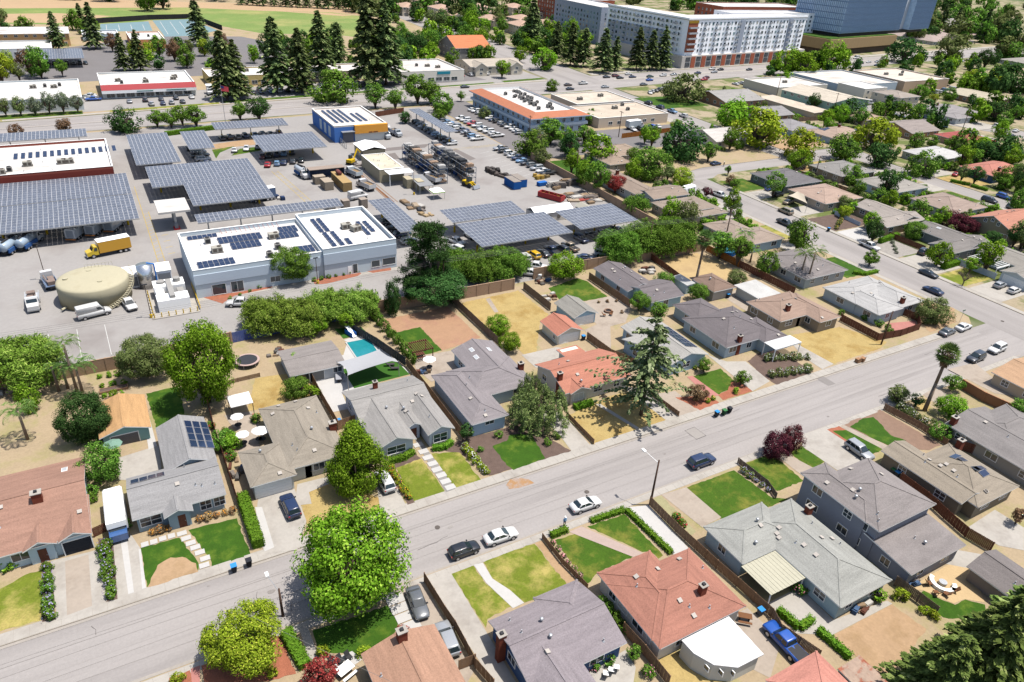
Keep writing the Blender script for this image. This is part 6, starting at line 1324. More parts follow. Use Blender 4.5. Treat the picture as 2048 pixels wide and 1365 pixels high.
tree('dark purple plum tree at the kerb beside the concrete drive',82.4,55.6,2.33,2.2,'round','purple',2.6,detail=2); tree('second purple plum crown nearer the white car drive',86.1,55.8,1.97,2.4,'round','purple',2.6,detail=2)
fan_palm('tall leaning fan palm with a brown leaf skirt at the right of the street',117.1,53.1,11.4,lean=(.5,.2)); fan_palm('tall fan palm in the straw-coloured yard with a thick trunk',112.5,107.9,12,lean=(.3,.1))
queen_palm('queen palm left of the pair over the grey house by the cross street',138.4,100.4,7.05,3.0); queen_palm('queen palm right of the pair over the grey house by the cross street',138.7,98.4,8.64,3.0)
queen_palm('queen palm beside the round backyard pool, taller one',136.1,117.4,6.19,2.8); queen_palm('queen palm beside the round backyard pool, lower one',136.2,114,3.07,2.4)
queen_palm('tall thin queen palm by the block wall at the left',-11.2,117.2,9.25,2.6); queen_palm('dense dark queen palm behind the tall thin one',-10.5,117.2,4.92,3.2,22); queen_palm('small queen palm in the garden at the left edge',-18,107,5.09,2.6)
queen_palm('short bare-trunked palm by the block wall, left of two',-13.8,119,4.72,1.2,9); queen_palm('short bare-trunked palm by the block wall, right of two',-12.5,119.2,4.27,1.2,9)
for (x,y,h),w,l_ in (((73.7,13.8,21.5),1.5,'tallest in the middle'),((68.4,15.6,17.3),1.5,'left of the tallest one'),((81.6,14.2,20.1),1.4,'touching the right edge'),((64.1,17.1,12.6),1.7,'lowest beside the dirt yard')):
    conifer('shaggy grey-green conifer in the lower right corner, ' + l_,x,y,h,'spruce','shaggy',w,'conifers in the lower right corner',2)
bt=thing('bare_tree','leafless small tree on the lawn by the white vinyl fence','tree',(176.1,83)+(ZL,)); m=MB(); m.tube((0,0,-.1),(0,0,1.2),.16,.12,8)
for i in range(16):
    a=i*2.4; q=(math.cos(a)*.7,math.sin(a)*.7,2.0+(i % 3)*.3); q2=(math.cos(a)*rnd.uniform(1.2,2),math.sin(a)*rnd.uniform(1.2,2),rnd.uniform(2.6,3.8)); m.tube((0,0,.9+.02*i),q,.06,.04,6); m.tube(q,q2,.04,.015,5)
    for _ in range(3): m.tube(q,(q2[0]+rnd.uniform(-.6,.6),q2[1]+rnd.uniform(-.6,.6),q2[2]+rnd.uniform(-.4,.5)),.025,.01,4)
part('trunk',m,[BARK],bt)
# --- middle distance trees
MID=[
 ('round','mid',164,100.4,2.14,2.5,'small dense street tree on the green lawn by the cross street'),('round','olive',150.7,74.5,3.9,2.6,'low spreading tree at the street corner fence'),
 ('round','mid',146.1,225.3,5.52,5,'green tree at the north end of the yard wall'),('round','mid',130.5,213.5,5.54,4.5,'full green tree over the parked yard cars'),('round','olive',129.5,204,3.37,3,'dusty olive tree below the full green one'),
 ('oval','purple',144.3,209.7,2.64,3.5,'purple-leaved egg-shaped tree by the garden lawn'),('round','bright',149.9,199.6,6.19,4.5,'speckled bright tree right of the purple-leaved one'),('round','mid',157.2,219.6,4.06,4.5,'green tree behind the purple-leaved one'),
 ('round','mid',156.3,180.2,7.54,4.5,'broad green tree in front of the tan L-shaped house'),('round','dark',182.3,193.9,8.93,6,'huge dark rounded tree at the street bend'),('round','mid',189.1,187.3,3.56,4.5,'lighter tree attached to the right of the huge dark one'),
 ('round','yellow',161.6,170.2,4.03,2.6,'yellow-green round tree at the inside of the street bend'),('flat','red',135.6,170.4,3.37,3,'red-leaved round tree by the yard wall'),('round','mid',130,179.1,3.12,3,'dark green tree over the yard wall by the stacked crates'),
 ('wispy','mid',131.3,154.2,3.73,3,'young palm-like tree beside the low tan house'),('flat','bright',233.5,220.7,8.75,5.5,'flat-topped yellow-green tree, leftmost of the big group'),('flat','yellow',224.2,198.4,10.1,6,'flat-topped yellow-green tree, largest of the big group'),('round','yellow',228.6,180.5,7.46,4.5,'yellow-green tree right of the big flat-topped group'),
 ('flat','mid',241.7,172.2,6.33,4.5,'umbrella-shaped green tree behind the small street pole'),('round','yellow',269.8,179.1,9.12,5.5,'golden-green cauliflower-shaped tree among the houses'),('round','dark',249.1,162,5.87,4,'grey-green tree below the golden-green one'),
 ('round','mid',254.8,148.3,6.06,4,'glossy bushy tree beside the curving street with a fork trunk'),('round','mid',221.5,151.4,4.42,2.8,'round clipped bushy tree beside the grey hip roof'),('round','purple',216.6,169.9,2.85,1.8,'small purple tree beside the charcoal-roofed house'),
 ('round','dark',304.6,218.7,7.82,3.6,'mixed tree by the green apartment block'),('round','olive',250.9,273.1,9.62,6,'round glossy magnolia at the boulevard corner'),('round','bright',190.1,344.5,4.4,5.5,'bright egg-shaped tree beside the shop row'),('round','bright',224.6,386.6,4.66,5,'bright round tree on the boulevard corner, smaller one'),('round','bright',226.2,361.4,7.8,6,'bright round tree on the boulevard corner, larger one'),
 ('round','mid',199.5,310,3.67,2.5,'low spreading tree at the north end of the office'),('round','mid',127.5,281.3,5.6,4,'spreading dark green tree by the boulevard fence'),('flat','mid',91,312.1,9.73,5,'wide umbrella tree with many pale stems by the boulevard'),
 ('flat','mid',103.9,296.4,4.98,5.5,'eucalyptus by the boulevard fence, first from left'),('flat','mid',110.7,291.3,4.14,5,'eucalyptus by the boulevard fence, second from left'),('flat','mid',124.2,299.6,6.44,7,'tall eucalyptus by the boulevard fence, third from left'),('flat','mid',129.8,298,5.62,5,'eucalyptus by the boulevard fence, fourth from left'),
 ('round','dark',8.74,283.4,5.5,4,'rounded boulevard tree next to the maroon hall'),('flat','mid',19.4,287.1,3.19,3.5,'thin boulevard tree, first of the row of four'),('flat','mid',23.8,285.2,3.19,3.5,'thin boulevard tree, second of the row of four'),('flat','mid',27.8,286.6,3.58,4.5,'thin boulevard tree, third of the row of four'),('flat','mid',32,283.9,3.94,4.5,'thin boulevard tree, fourth of the row of four'),
 ('flat','mid',48.3,290,3.37,4,'small boulevard tree above the long hedge canopy'),('flat','dark',54.7,287.1,4.87,5,'dark boulevard tree above the hedge canopy'),('round','rusty',-23.3,288.3,2.48,2,'small rust-tinged tree at the left by the boulevard'),('round','rusty',-9.2,289.8,2.89,2,'small rust-tinged tree by the boulevard, right of the first'),
 ('round','olive',140.8,268.1,2.87,2.5,'olive bush-tree at the office corner'),('round','mid',121,268.9,3.19,2.5,'low tree by the yard canopy near the office'),('round','dark',106,268.7,2.73,2.5,'dark low tree behind the narrow car canopy'),('round','mid',144.8,299.2,2,3,'young street tree opposite the office'),
 ('round','mid',184.5,254.2,2.11,3,'small round courtyard tree in the cream building'),('round','mid',177.1,246.7,2.88,2.5,'hedge-like tree beside the two-storey office'),
 ('flat','bright',367.9,314.6,9.52,8,'tall spreading street tree before the glass tower, left one'),('flat','bright',371.4,305.6,8.23,8,'tall spreading street tree before the glass tower, middle one'),('flat','bright',406.6,314.5,11.1,9,'tall spreading street tree before the glass tower, right one with bare trunk'),('round','bright',345.9,295.2,5.08,3,'low bright tree beneath the spreading street trees'),
 ('round','dark',511.4,337.4,12.7,7,'broad dark tree in front of the glass tower podium'),('round','olive',573.5,342.8,12.4,8,'pale feathery plane tree by the far car park'),('oval','yellow',472.9,252.7,7.19,4,'tall golden bamboo clump at the right'),('round','dark',483.4,247.5,12.6,6,'dark tree mass at the right edge beside the bamboo'),('round','yellow',478.9,267.3,5.56,4,'light green tree left of the bamboo clump'),
 ('oval','dark',553.7,303.7,6.29,8,'tall dark leaning tree above the bamboo clump'),('round','mid',621.4,322.1,9.88,7,'full green tree at the upper right edge'),('round','dark',382.9,197.1,6.32,4,'dark shrubby tree by the corner house'),('round','mid',375.9,187.8,4.25,3,'small street tree right of the corner house'),
 ('round','dark',306,148.7,7.37,5,'large loose grey-green tree at the right edge'),('round','dark',299,152.7,4.27,4.5,'dark tree behind the wire pole at the right'),('round','mid',292.4,175.9,3.68,3,'grey-green round tree left of the dark red roof'),('round','mid',303.8,167.7,3.46,3.2,'dense round tree before the dark red roof'),('round','mid',288.9,150.1,3.8,3.2,'light round tree beside the white-roofed house'),('round','mid',298.3,173.3,2.87,2.6,'small tree left of the dense round one'),
 ('round','mid',392.1,243.5,5.4,3.5,'dark shrub-tree beside the white apartment building'),('round','yellow',390.1,233.6,2.91,2.5,'yellow-green small tree beside the parked vans'),('round','mid',409,236.8,4.35,3,'bright shrub-tree above the grey corner house'),('round','mid',286.7,133.1,3.61,2.6,'shrubby tree in front of the blue red-roofed house'),
 ('round','mid',269.5,126.9,3.44,2.6,'pale green rounded tree by the dry right-hand garden'),('round','purple',213.1,110,3.8,2.2,'reddish-purple shrub-tree behind the tan double garage'),('round','purple',214.3,106.1,3.18,2.2,'reddish-purple shrub-tree right of its twin'),('round','mid',194.2,109.1,3.35,2.4,'spreading green tree beside the dark grey garage'),
 ('round','mid',211.9,119.7,3.92,2.4,'leafy garden tree behind the grey-roofed house'),('round','olive',194,132.7,2.73,2.6,'pale leafy tree in front of the shade sails'),('round','yellow',188.4,128,2.22,2.2,'yellow-leaved small tree below the shade sails'),('round','mid',209.5,131.9,3.44,2.6,'green tree beside the light grey hip house'),('round','mid',216.2,121.6,1.84,2,'narrow upright tree in the back garden'),
 ('round','dark',210.5,96.6,2.49,2.5,'dark shrub-tree in front of the craftsman house'),('round','dark',215,92.9,2.47,4,'dark tall tree at the right edge by the craftsman house'),('round','purple',160.8,157.2,1.7,2,'small dark red tree by the white pickup'),('round','mid',174.7,159.4,1.92,2.2,'round small tree inside the street bend'),('round','rusty',177.2,163.5,1.95,2,'brownish small tree at the red kerb'),
 ('oval','mid',184.4,172.3,1.35,2.4,'thin young street tree by the red kerb'),('round','olive',138.7,110.6,1.73,1.8,'pale bush by the fan palm yard'),('round','olive',123,105.6,2.32,2,'grey-green bushy tree in the straw-coloured yard'),('round','mid',93.2,103.9,2.33,2.8,'dark round tree beside the back house'),('round','mid',94,98.6,2.17,2.6,'leafy round tree beside the charcoal roof'),('round','mid',108.7,102.7,2.42,2.2,'loose green tree below the fan palm'),('round','mid',105.7,110.8,2.49,2.2,'green shrub-tree along the back house garden'),
 ('round','bright',60.8,107.1,2.54,2.2,'lone round tree on the dry grass lot'),('round','bright',60,100.7,2.26,2,'low bushy tree at the edge of the dry grass lot'),('round','bright',28.9,120.5,1.89,2.4,'bright tree by the blue fence, left of the slide'),('round','bright',34.4,119.5,1.72,2.8,'bright small tree by the blue fence above the slide'),
 ('round','bright',22.2,110.7,1.49,1.8,'lime-green round shrub-tree beside the pool house'),('round','mid',20.3,102.1,2.48,1.8,'spreading green shrub-tree behind the taupe house'),('round','bright',22.2,100,1.4,1.6,'lime citrus bush by the pool terrace fence'),('round','dark',40.5,79.2,1.31,2.2,'dark columnar conifer at the corner of the smooth grey house'),
 ('round','mid',7.15,93.4,1.93,1.6,'leafy shrub-tree by the white parasols, upper'),('round','bright',8.12,92.2,1.62,1.5,'bright citrus by the white parasols'),('round','mid',92.6,73.1,1.53,1.8,'small round tree in the brick ring at the kerb'),('round','rusty',81.6,72.8,1.9,1.8,'bronze-green maple in the front garden'),('round','mid',89.2,79.2,1.47,1.8,'leafy maple by the blue front wall'),
 ('round','bright',119.3,50,2.76,2.2,'leafy camellia tree right of the leaning fan palm'),('round','mid',127.8,55.1,1.83,2,'dusty green shrub-tree by the stucco wall'),('round','olive',114.6,57,2.12,1.8,'violet-flowered bush at the pavement corner'),('round','dark',116.6,54.7,1.23,1.6,'round dark bush beside the violet-flowered one'),('round','mid',111.9,47,1.82,1.6,'fern-like garden tree near the standing-seam roof'),('round','mid',129.2,44.3,1.72,3,'tree at the right edge behind the stucco wall'),
 ('round','red',8.9,48.9,1.96,2.2,'coral-red maple at the bottom edge'),('round','red',18.5,50.4,0.89,1.5,'small crimson maple beside the white chimney'),('round','rusty',102.8,29.3,1.13,2,'rust-brown shrub-tree at the right edge'),('round','bright',72.5,29.5,0.98,1.2,'round clipped citrus behind the light grey house'),('round','mid',40.2,36.6,0.88,1.3,'round green bush by the brown fence at the bottom'),
]
for sh_,mt_,tx_,ty_,tr_,zc_,lb_ in MID: tree(lb_,tx_,ty_,tr_,zc_,sh_,mt_)
# --- conifers across the boulevard and at the school
CON=[(-8.37,462.3,18.6,'redwood beside the school hall, left of two in front'),(8.72,463.3,22.6,'redwood beside the school hall, right of two in front'),(5.36,535.1,14.9,'slender redwood behind the right-hand school redwood'),(17.5,397.8,16.7,'redwood behind the red-fronted shop, left one'),(24.2,396.6,18,'redwood behind the red-fronted shop, right one'),(61.2,467.2,25.3,'tall redwood beside the tennis courts'),(50.2,325.9,27,'big redwood in the shop car park right of the red-fronted shop'),(55.4,328.6,22.9,'second redwood beside the big car park one'),
 (73,334.8,31.1,'redwood in the boulevard row, first from left'),(82.9,332.5,26.9,'redwood in the boulevard row, second from left'),(99.6,358.9,30.4,'redwood in the boulevard row, third from left'),(115.3,382.4,22.8,'thin brownish redwood in the boulevard row, fourth from left'),(117.9,342.8,41.2,'tallest redwood of the boulevard row reaching past the top edge'),(125.3,341.2,37,'second tallest redwood of the boulevard row'),
 (258.9,431.1,29.7,'dark pine left of the corner group by the junction'),(257.4,398.6,20.9,'pine in the corner group by the junction, first from left'),(249.4,370.4,23.3,'pine in the corner group by the junction, second from left'),(255.7,366.1,21.2,'pine in the corner group by the junction, third from left'),(255.8,347.1,23.6,'pine in the corner group by the junction, fourth from left'),(267.2,351.2,18.3,'pine in the corner group by the junction, fifth from left'),(283.2,351.4,23.4,'pine before the white apartments, first from left'),(291.7,349.8,21.9,'pine before the white apartments, second from left'),(299.5,348.4,23.7,'pine before the white apartments, third from left'),
 (771.6,479.5,25.2,'tall dark conifer right of the glass tower, left one'),(783,471.6,23.3,'tall dark conifer right of the glass tower, right one'),(723.7,408.5,28.2,'conifer at the upper right by the far houses')]
for tx_,ty_,th_,lb_ in CON: conifer(lb_,tx_,ty_,th_,'redwood','conifer',1.5 if 'pine' in lb_ else 1.45,detail=1)
x_=505
for i in range(13): conifer('dark cypress in the row edging the playing field, %s from left' % ORD[i],*(125+8.0*i,672-3.0*i,19+3*(i % 3)),'spruce','conifer',1.0,'cypress row at the playing field',1)
# --- background trees: the nearer belts one by one, the far woods as masses
ftr=random.Random(11)
def fartrees(base,group,spots,mats,r0,r1):
    for i,(x,y) in enumerate(sorted(spots)):
        r=ftr.uniform(r0,r1); m=ftr.choice(mats)
        tree('%s, %s from left' % (base,ORD[i]),x,y,r,r*ftr.uniform(.95,1.4)+1,ftr.choice(('round','round','flat','oval')),m,r*ftr.uniform(.8,1.3),1,group)
def scatter(x0,y0,x1,y1,n): return [(ftr.uniform(x0,x1),ftr.uniform(y0,y1)) for _ in range(n)]
def wood(spots,mats,r0,r1,nm='distant_trees',lab_='mass of %s trees over the far suburbs and woods'):
    """a far wood that reads as one mass: many crowns in one mesh per leaf colour"""
    for m in mats:
        V=[]
        for x,y in spots:
            if ftr.choice(mats) != m: continue
            me=crown(ftr.choice(('round','flat','oval')),0,ftr.randrange(3),m); v=np.empty(len(me.vertices)*3); me.vertices.foreach_get('co',v); v=v.reshape(-1,3)
            r=ftr.uniform(r0,r1); a=ftr.uniform(0,6.28); c,s_=math.cos(a),math.sin(a)
            V.append(np.stack([(v[:,0]*c-v[:,1]*s_)*r+x,(v[:,0]*s_+v[:,1]*c)*r+y,v[:,2]*r*ftr.uniform(.8,1.4)+r*1.05],1))
        if not V: continue
        V=np.concatenate(V); n=len(V) // 4; me=bpy.data.meshes.new('distant_trees')
        me.vertices.add(4*n); me.vertices.foreach_set('co',V.reshape(-1)); me.loops.add(4*n); me.loops.foreach_set('vertex_index',np.arange(4*n,dtype=np.int32))
        me.polygons.add(n); me.polygons.foreach_set('loop_start',np.arange(0,4*n,4,dtype=np.int32)); me.polygons.foreach_set('loop_total',np.full(n,4,dtype=np.int32)); me.materials.append(LEAF[m]); me.update(calc_edges=True)
        o=link(nm,me); o['kind'] = 'stuff'; o['category'] = 'trees'; o['label']=lab_ % {'mid': 'fresh green','dark': 'dark green','olive': 'olive','bright': 'bright green'}[m]
HB=[]
for o in bpy.data.objects:
    if o.parent is None and o.get('category') in ('house','apartments','shops','building','carport'):
        for c in o.children:
            if c.name.startswith('roof') and 'vent' not in c.name: b_=c.bound_box; HB.append((o.location.x+b_[0][0],o.location.y+b_[0][1],o.location.x+b_[6][0],o.location.y+b_[6][1]))
def gaps(x0,y0,x1,y1,n,pad=1.2):
    out=[]
    for _ in range(n*40):
        x,y=ftr.uniform(x0,x1),ftr.uniform(y0,y1)
        if len(out)<n and not (159<x<178.5 or 246<x<260.5 or (171<y<193 and x>160) or 219<x<233 and y>190) and not any(a-pad<x<c+pad and b-pad<y<d+pad for a,b,c,d in HB) and all((x-p[0])**2+(y-p[1])**2>9 for p in out): out.append((x,y))
    return out
for nm_,bx_ in (('the first block east of the cross street',(178,60,212,170)),('the inner block between the two streets',(206,60,246,172)),('the block beyond the second street',(261,90,300,176)),('the block of the dark red roof',(296,110,340,215)),('the block behind the green apartments',(262,194,332,250)),('the gardens west of the cross street',(129,96,160,180)),('the gardens by the street bend',(131,184,218,222))):
    fartrees('garden tree in ' + nm_,'trees in ' + nm_,gaps(*bx_,13),['mid','dark','bright','bright','mid','olive'],1.8,3.9)
fartrees('tree along the belt below the playing field','belt by the playing field',[(60+9*i+ftr.uniform(-3,3),405+4*i+ftr.uniform(-8,8)) for i in range(14)],['mid','bright','dark'],3,5)
fartrees('tree in the leafy corner right of the playing field','corner right of the field',scatter(135,385,190,470,20),['mid','mid','bright','dark'],3.5,5.5)
fartrees('tree between the nearer townhouses','trees of the nearer townhouses',scatter(205,430,320,545,20),['mid','dark','olive','bright'],4,6.5)
fartrees('tree among the houses at the far right','trees at the far right',scatter(374,130,440,200,16),['mid','dark','olive'],2.4,4.2)
fartrees('garden tree right of the blue red-roofed house','trees by the red-roofed house',scatter(262,98,330,130,14),['mid','dark','olive'],2.2,3.6)
fartrees('shade tree by the school buildings','trees by the school',[(-28,400),(-20,392),(-16,385),(-8,388),(-30,375),(-24,380),(24,425),(30,418),(36,430),(42,420),(50,428),(58,432),(16,452),(70,440),(-36,540),(45,400),(62,395)],['mid','rusty','olive','yellow'],3,5.5)
fartrees('wispy tree before the long low white-roofed building','wispy trees at the low white building',[(-27+4.5*i,316.5) for i in range(6)],['olive','grey'],2.2,3)
fartrees('big oak at the far edge of the field','oaks on the field',[(50,628),(62,640),(30,690)],['dark','mid'],8,11)
wood(scatter(95,378,212,470,46)+scatter(-44,505,14,560,14)+scatter(20,382,130,445,26)+scatter(246,400,312,470,34)+gaps(382,90,640,330,130)+gaps(352,300,560,345,16)+scatter(200,470,330,560,40)+gaps(262,40,372,130,40)+gaps(300,130,372,222,24),['mid','dark','bright'],2.6,5.5,'tree_belt','mass of %s trees filling the middle distance')
wood(scatter(205,545,380,800,90)+[(-80+12*i+ftr.uniform(-5,5),705+ftr.uniform(-12,90)) for i in range(44)]+scatter(330,640,720,940,90)+scatter(560,470,900,800,110)+scatter(620,240,900,440,120)+scatter(440,60,640,260,80)+scatter(700,400,1300,760,120)+scatter(900,700,1600,1300,90),['dark','mid','olive'],5,10)
# planting around the houses of the right-hand and far blocks: too many small plants to count
def shrubbery():
    P=[]
    for o in list(bpy.data.objects):
        if o.parent is None and o.get('category') == 'house' and (o.location.x>176 or o.location.y>128):
            w=[c for c in o.children if c.name.startswith('roof') and 'vent' not in c.name][0].bound_box; hx,hy=abs(w[0][0])+1.3,abs(w[0][1])+1.3
            for _ in range(34):
                s_=ftr.choice((-1,1)); e=ftr.uniform(0,3.2)
                x,y=(ftr.uniform(-hx,hx),s_*(hy+e)) if ftr.random()<.6 else (hx+e,ftr.uniform(-hy,hy))
                x += o.location.x; y += o.location.y
                if 160.4<x<178 or 246<x<260 or 172<y<192 or any(a<x<c and b<y<d for a,b,c,d in HB): continue
                P.append((x,y))
    return P
wood(shrubbery(),['mid','bright','olive'],.6,1.7,'garden_shrubbery','%s garden planting around the right-hand houses')
# ------------------------------------------------------------------ vehicles
def ring(x,w,z0,z1,k=.1):
    return [(x,-w*.86,z0),(x,-w,z0+.16),(x,-w,z0+.55*(z1-z0)),(x,-w*.96,z1-.07),(x,-w*.84,z1),(x,0,z1+.025),(x,w*.84,z1),(x,w*.96,z1-.07),(x,w,z0+.55*(z1-z0)),(x,w,z0+.16),(x,w*.86,z0)]
CAR = {   # stations (x, half width, underside, top of body), cabin (rear base, rear top, front top, front base, roof z, belt z), wheels
 'sedan': dict(st=[(-2.38,.70,.42,.72),(-2.3,.84,.32,.90),(-1.7,.90,.24,.98),(-.6,.92,.22,.96),(.8,.92,.22,.95),(1.0,.92,.22,.95),(1.9,.88,.24,.82),(2.25,.80,.30,.70),(2.36,.66,.38,.60)],cab=(-1.75,-1.05,.12,1.05,1.42,.94),wh=(-1.42,1.42,.33),bed=None),
 'hatch': dict(st=[(-2.05,.72,.45,.80),(-2.0,.84,.34,.98),(-1.4,.88,.24,1.0),(.7,.88,.22,.98),(.95,.88,.22,.97),(1.75,.84,.26,.86),(2.02,.74,.32,.72),(2.1,.62,.40,.62)],cab=(-1.98,-1.60,.15,1.05,1.50,.97),wh=(-1.25,1.28,.32),bed=None),
 'suv': dict(st=[(-2.35,.76,.50,.92),(-2.3,.90,.38,1.08),(-1.6,.95,.30,1.10),(.8,.95,.28,1.08),(1.05,.95,.28,1.07),(2.0,.92,.32,.98),(2.3,.84,.38,.86),(2.38,.70,.46,.74)],cab=(-2.28,-1.95,.25,1.12,1.74,1.07),wh=(-1.4,1.42,.37),bed=None),
 'minivan': dict(st=[(-2.5,.78,.46,.92),(-2.45,.92,.34,1.06),(-1.6,.97,.26,1.08),(1.0,.97,.25,1.05),(1.3,.96,.25,1.02),(2.2,.90,.30,.86),(2.48,.74,.38,.70)],cab=(-2.42,-2.15,.55,1.62,1.76,1.04),wh=(-1.5,1.55,.34),bed=None),
 'pickup': dict(st=[(-2.85,.86,.50,1.0),(-2.8,.94,.42,1.06),(-.95,.96,.38,1.08),(-.9,.96,.38,1.08),(1.1,.96,.36,1.08),(1.35,.96,.36,1.08),(2.5,.93,.40,1.02),(2.78,.86,.46,.90),(2.85,.74,.54,.80)],cab=(-.92,-.72,.65,1.42,1.80,1.07),wh=(-1.75,1.75,.40),bed=(-2.74,-1.0)),
 'van': dict(st=[(-2.95,.92,.48,1.25),(-2.92,.98,.40,1.3),(1.3,.98,.38,1.3),(1.7,.98,.38,1.25),(2.6,.92,.42,1.02),(2.9,.82,.48,.86),(2.98,.70,.55,.76)],cab=(-2.94,-2.90,1.05,1.95,2.55,1.28),wh=(-1.85,1.95,.36),bed=None),
}
CARM={}
def car_meshes(kind):
    if kind in CARM: return CARM[kind]
    d=CAR[kind]; b=MB(); b.loft([ring(*s) for s in d['st']],0)
    x0,x1,x2,x3,zr,zb=d['cab']; w0=max(s[1] for s in d['st'])*.90; w1=w0*.80 if kind != 'van' else w0*.93
    c=MB(); rf=.05
    base=[(x0,-w0*.94),(x0+.05,-w0),(x3-.3,-w0),(x3,-w0*.9),(x3,w0*.9),(x3-.3,w0),(x0+.05,w0),(x0,w0*.94)]
    top=[(x1,-w1*.92),(x1+.1,-w1),(x2-.15,-w1),(x2,-w1*.86),(x2,w1*.86),(x2-.15,w1),(x1+.1,w1),(x1,w1*.92)]
    mid=[((p[0]*.1+q[0]*.9),(p[1]*.1+q[1]*.9)) for p,q in zip(base,top)]
    tin=[(x1+.18+(p[0]-x1)*(x2-x1-.36)/(x2-x1),p[1]*.86) for p in top]
    c.loft([[(p[0],p[1],zb-.1) for p in base],[(p[0],p[1],zb+(zr-zb)*.88) for p in mid],[(p[0],p[1],zr-.03) for p in top],[(p[0],p[1],zr) for p in tin]],0)
    g=MB()
    def pane(pts,off):
        n=(Vector(pts[1])-Vector(pts[0])).cross(Vector(pts[3])-Vector(pts[0])).normalized()*.012
        g.poly([Vector(p)+n for p in pts])
    lo,hi=.10,.84
    def P(i,f,k=0): a,q=Vector((*base[i],zb)),Vector((*top[i],zr)); return a+(q-a)*f
    def Q4(i,j,f0,f1,s0=0.,s1=1.):
        a,b_=P(i,f0),P(j,f0); c_,d_=P(i,f1),P(j,f1)
        return [a+(b_-a)*s0,a+(b_-a)*s1,c_+(d_-c_)*s1,c_+(d_-c_)*s0]
    pane(Q4(3,4,lo,.9,.05,.95),0)
    pane(Q4(7,0,lo,.86,.06,.94),0) if kind not in ('van',) else None
    if kind == 'van': pane(Q4(1,2,.2,.62,.80,.98),0); pane(Q4(5,6,.2,.62,.02,.20),0)
    else:
        cuts=(.03,.44,.50,.97) if kind != 'pickup' else (.04,.42,.50,.97)
        if kind in ('suv','minivan'): cuts=(.03,.27,.31,.62,.66,.97)
        for k in range(0,len(cuts),2): pane(Q4(1,2,lo,hi,cuts[k],cuts[k+1]),0); pane(Q4(5,6,lo,hi,1-cuts[k+1],1-cuts[k]),0)
    wm=MB(); r=d['wh'][2]; hw=max(s[1] for s in d['st'])
    tyre=MB().tube((0,-.11,0),(0,.11,0),r,r,18).mesh('tyre',[TYRE]); rim=MB().tube((0,-.125,0),(0,.125,0),r*.62,r*.62,14).mesh('rim',[RIM])
    xf=d['st'][-2][0]; wf=d['st'][-2][1]; zf=d['st'][-2][3]; xb=d['st'][1][0]; wb_=d['st'][1][1]; zb_=d['st'][1][3]
    hl=MB().box(xf-.30,-.02,zf-.20,xf+.035,.20,zf-.06).mesh('headlight',[LAMP]); tl=MB().box(xb-.06,-.02,zb_-.26,xb+.10,.18,zb_-.08).mesh('tail_light',[TAIL])
    tr=MB().box(d['st'][-1][0]-.03,-.5,d['st'][-1][2]+.02,d['st'][-1][0]+.02,.5,d['st'][-1][3]-.1).box(d['st'][0][0]-.02,-.5,d['st'][0][2],d['st'][0][0]+.02,.5,d['st'][0][2]+.12)
    for s in (-1,1): tr.box(x3-.35,s*(hw+.02)-.1,zb+.02,x3-.2,s*(hw+.02)+.1,zb+.16)
    for wx in d['wh'][:2]:
        for s in (-1,1): tr.tube((wx,s*(hw-.05),r),(wx,s*(hw+.004),r),r*1.16,r*1.16,18)
    if d['bed']:
        a,e=d['bed']; tr.box(a,-hw*.82,1.065,e,hw*.82,1.10)
    blank=surf('car_body_base',(.5,.5,.5),var=0)
    bm=b.mesh('body',[blank],True); cm=c.mesh('cabin',[blank],True)
    CARM[kind]=dict(body=bm,cabin=cm,glass=g.mesh('windows',[CARGLASS]),tyre=tyre,rim=rim,hl=hl,tl=tl,trim=tr.mesh('trim',[DARK]),hw=hw,xf=xf,wf=wf,xb=xb,wb=wb_,wh=d['wh'])
    # one-piece version for far vehicles
    f=MB(); off=0
    for mb_,mi in ((b,0),(c,0),(g,1)):
        o=len(f.v); f.v += mb_.v; f.f += [tuple(i+o for i in q) for q in mb_.f]; f.m += [mi]*len(mb_.f)
    for wx in d['wh'][:2]:
        for s in (-1,1): f.tube((wx,s*(hw-.2),r),(wx,s*(hw+.02),r),r,r,10,2)
    if d['bed']: f.box(d['bed'][0],-hw*.82,1.065,d['bed'][1],hw*.82,1.10,2)
    f.box(xb-.04,-hw*.85,zb_-.24,xb+.05,-hw*.6,zb_-.1,3).box(xb-.04,hw*.6,zb_-.24,xb+.05,hw*.85,zb_-.1,3)
    CARM[kind]['far']=f.mesh('car',[blank,CARGLASS,TYRE,TAIL],True)
    return CARM[kind]
PAINT={'white': (238,238,236),'silver': (190,194,198),'grey': (120,124,128),'black': (34,36,40),'charcoal': (66,70,78),'navy': (36,54,92),'blue': (40,96,190),'red': (190,34,44),'maroon': (110,34,40),'tan': (176,160,136),'green': (60,84,70),'brown': (84,66,54),'skyblue': (130,170,210),'yellow': (236,190,30),'orange': (220,110,40),'teal': (60,130,130)}
VN={'sedan': 'sedan','hatch': 'hatchback','suv': 'sport_utility_car','minivan': 'minivan','pickup': 'pickup_truck','van': 'cargo_van'}
SH={'sedan': 'sedan','hatch': 'hatchback','suv': 'SUV','minivan': 'minivan','pickup': 'pickup','van': 'van'}
VC={'sedan': 'car','hatch': 'car','suv': 'car','minivan': 'car','pickup': 'pickup','van': 'van'}
def setmat(o,m):
    o.material_slots[0].link = 'OBJECT'; o.material_slots[0].material=m
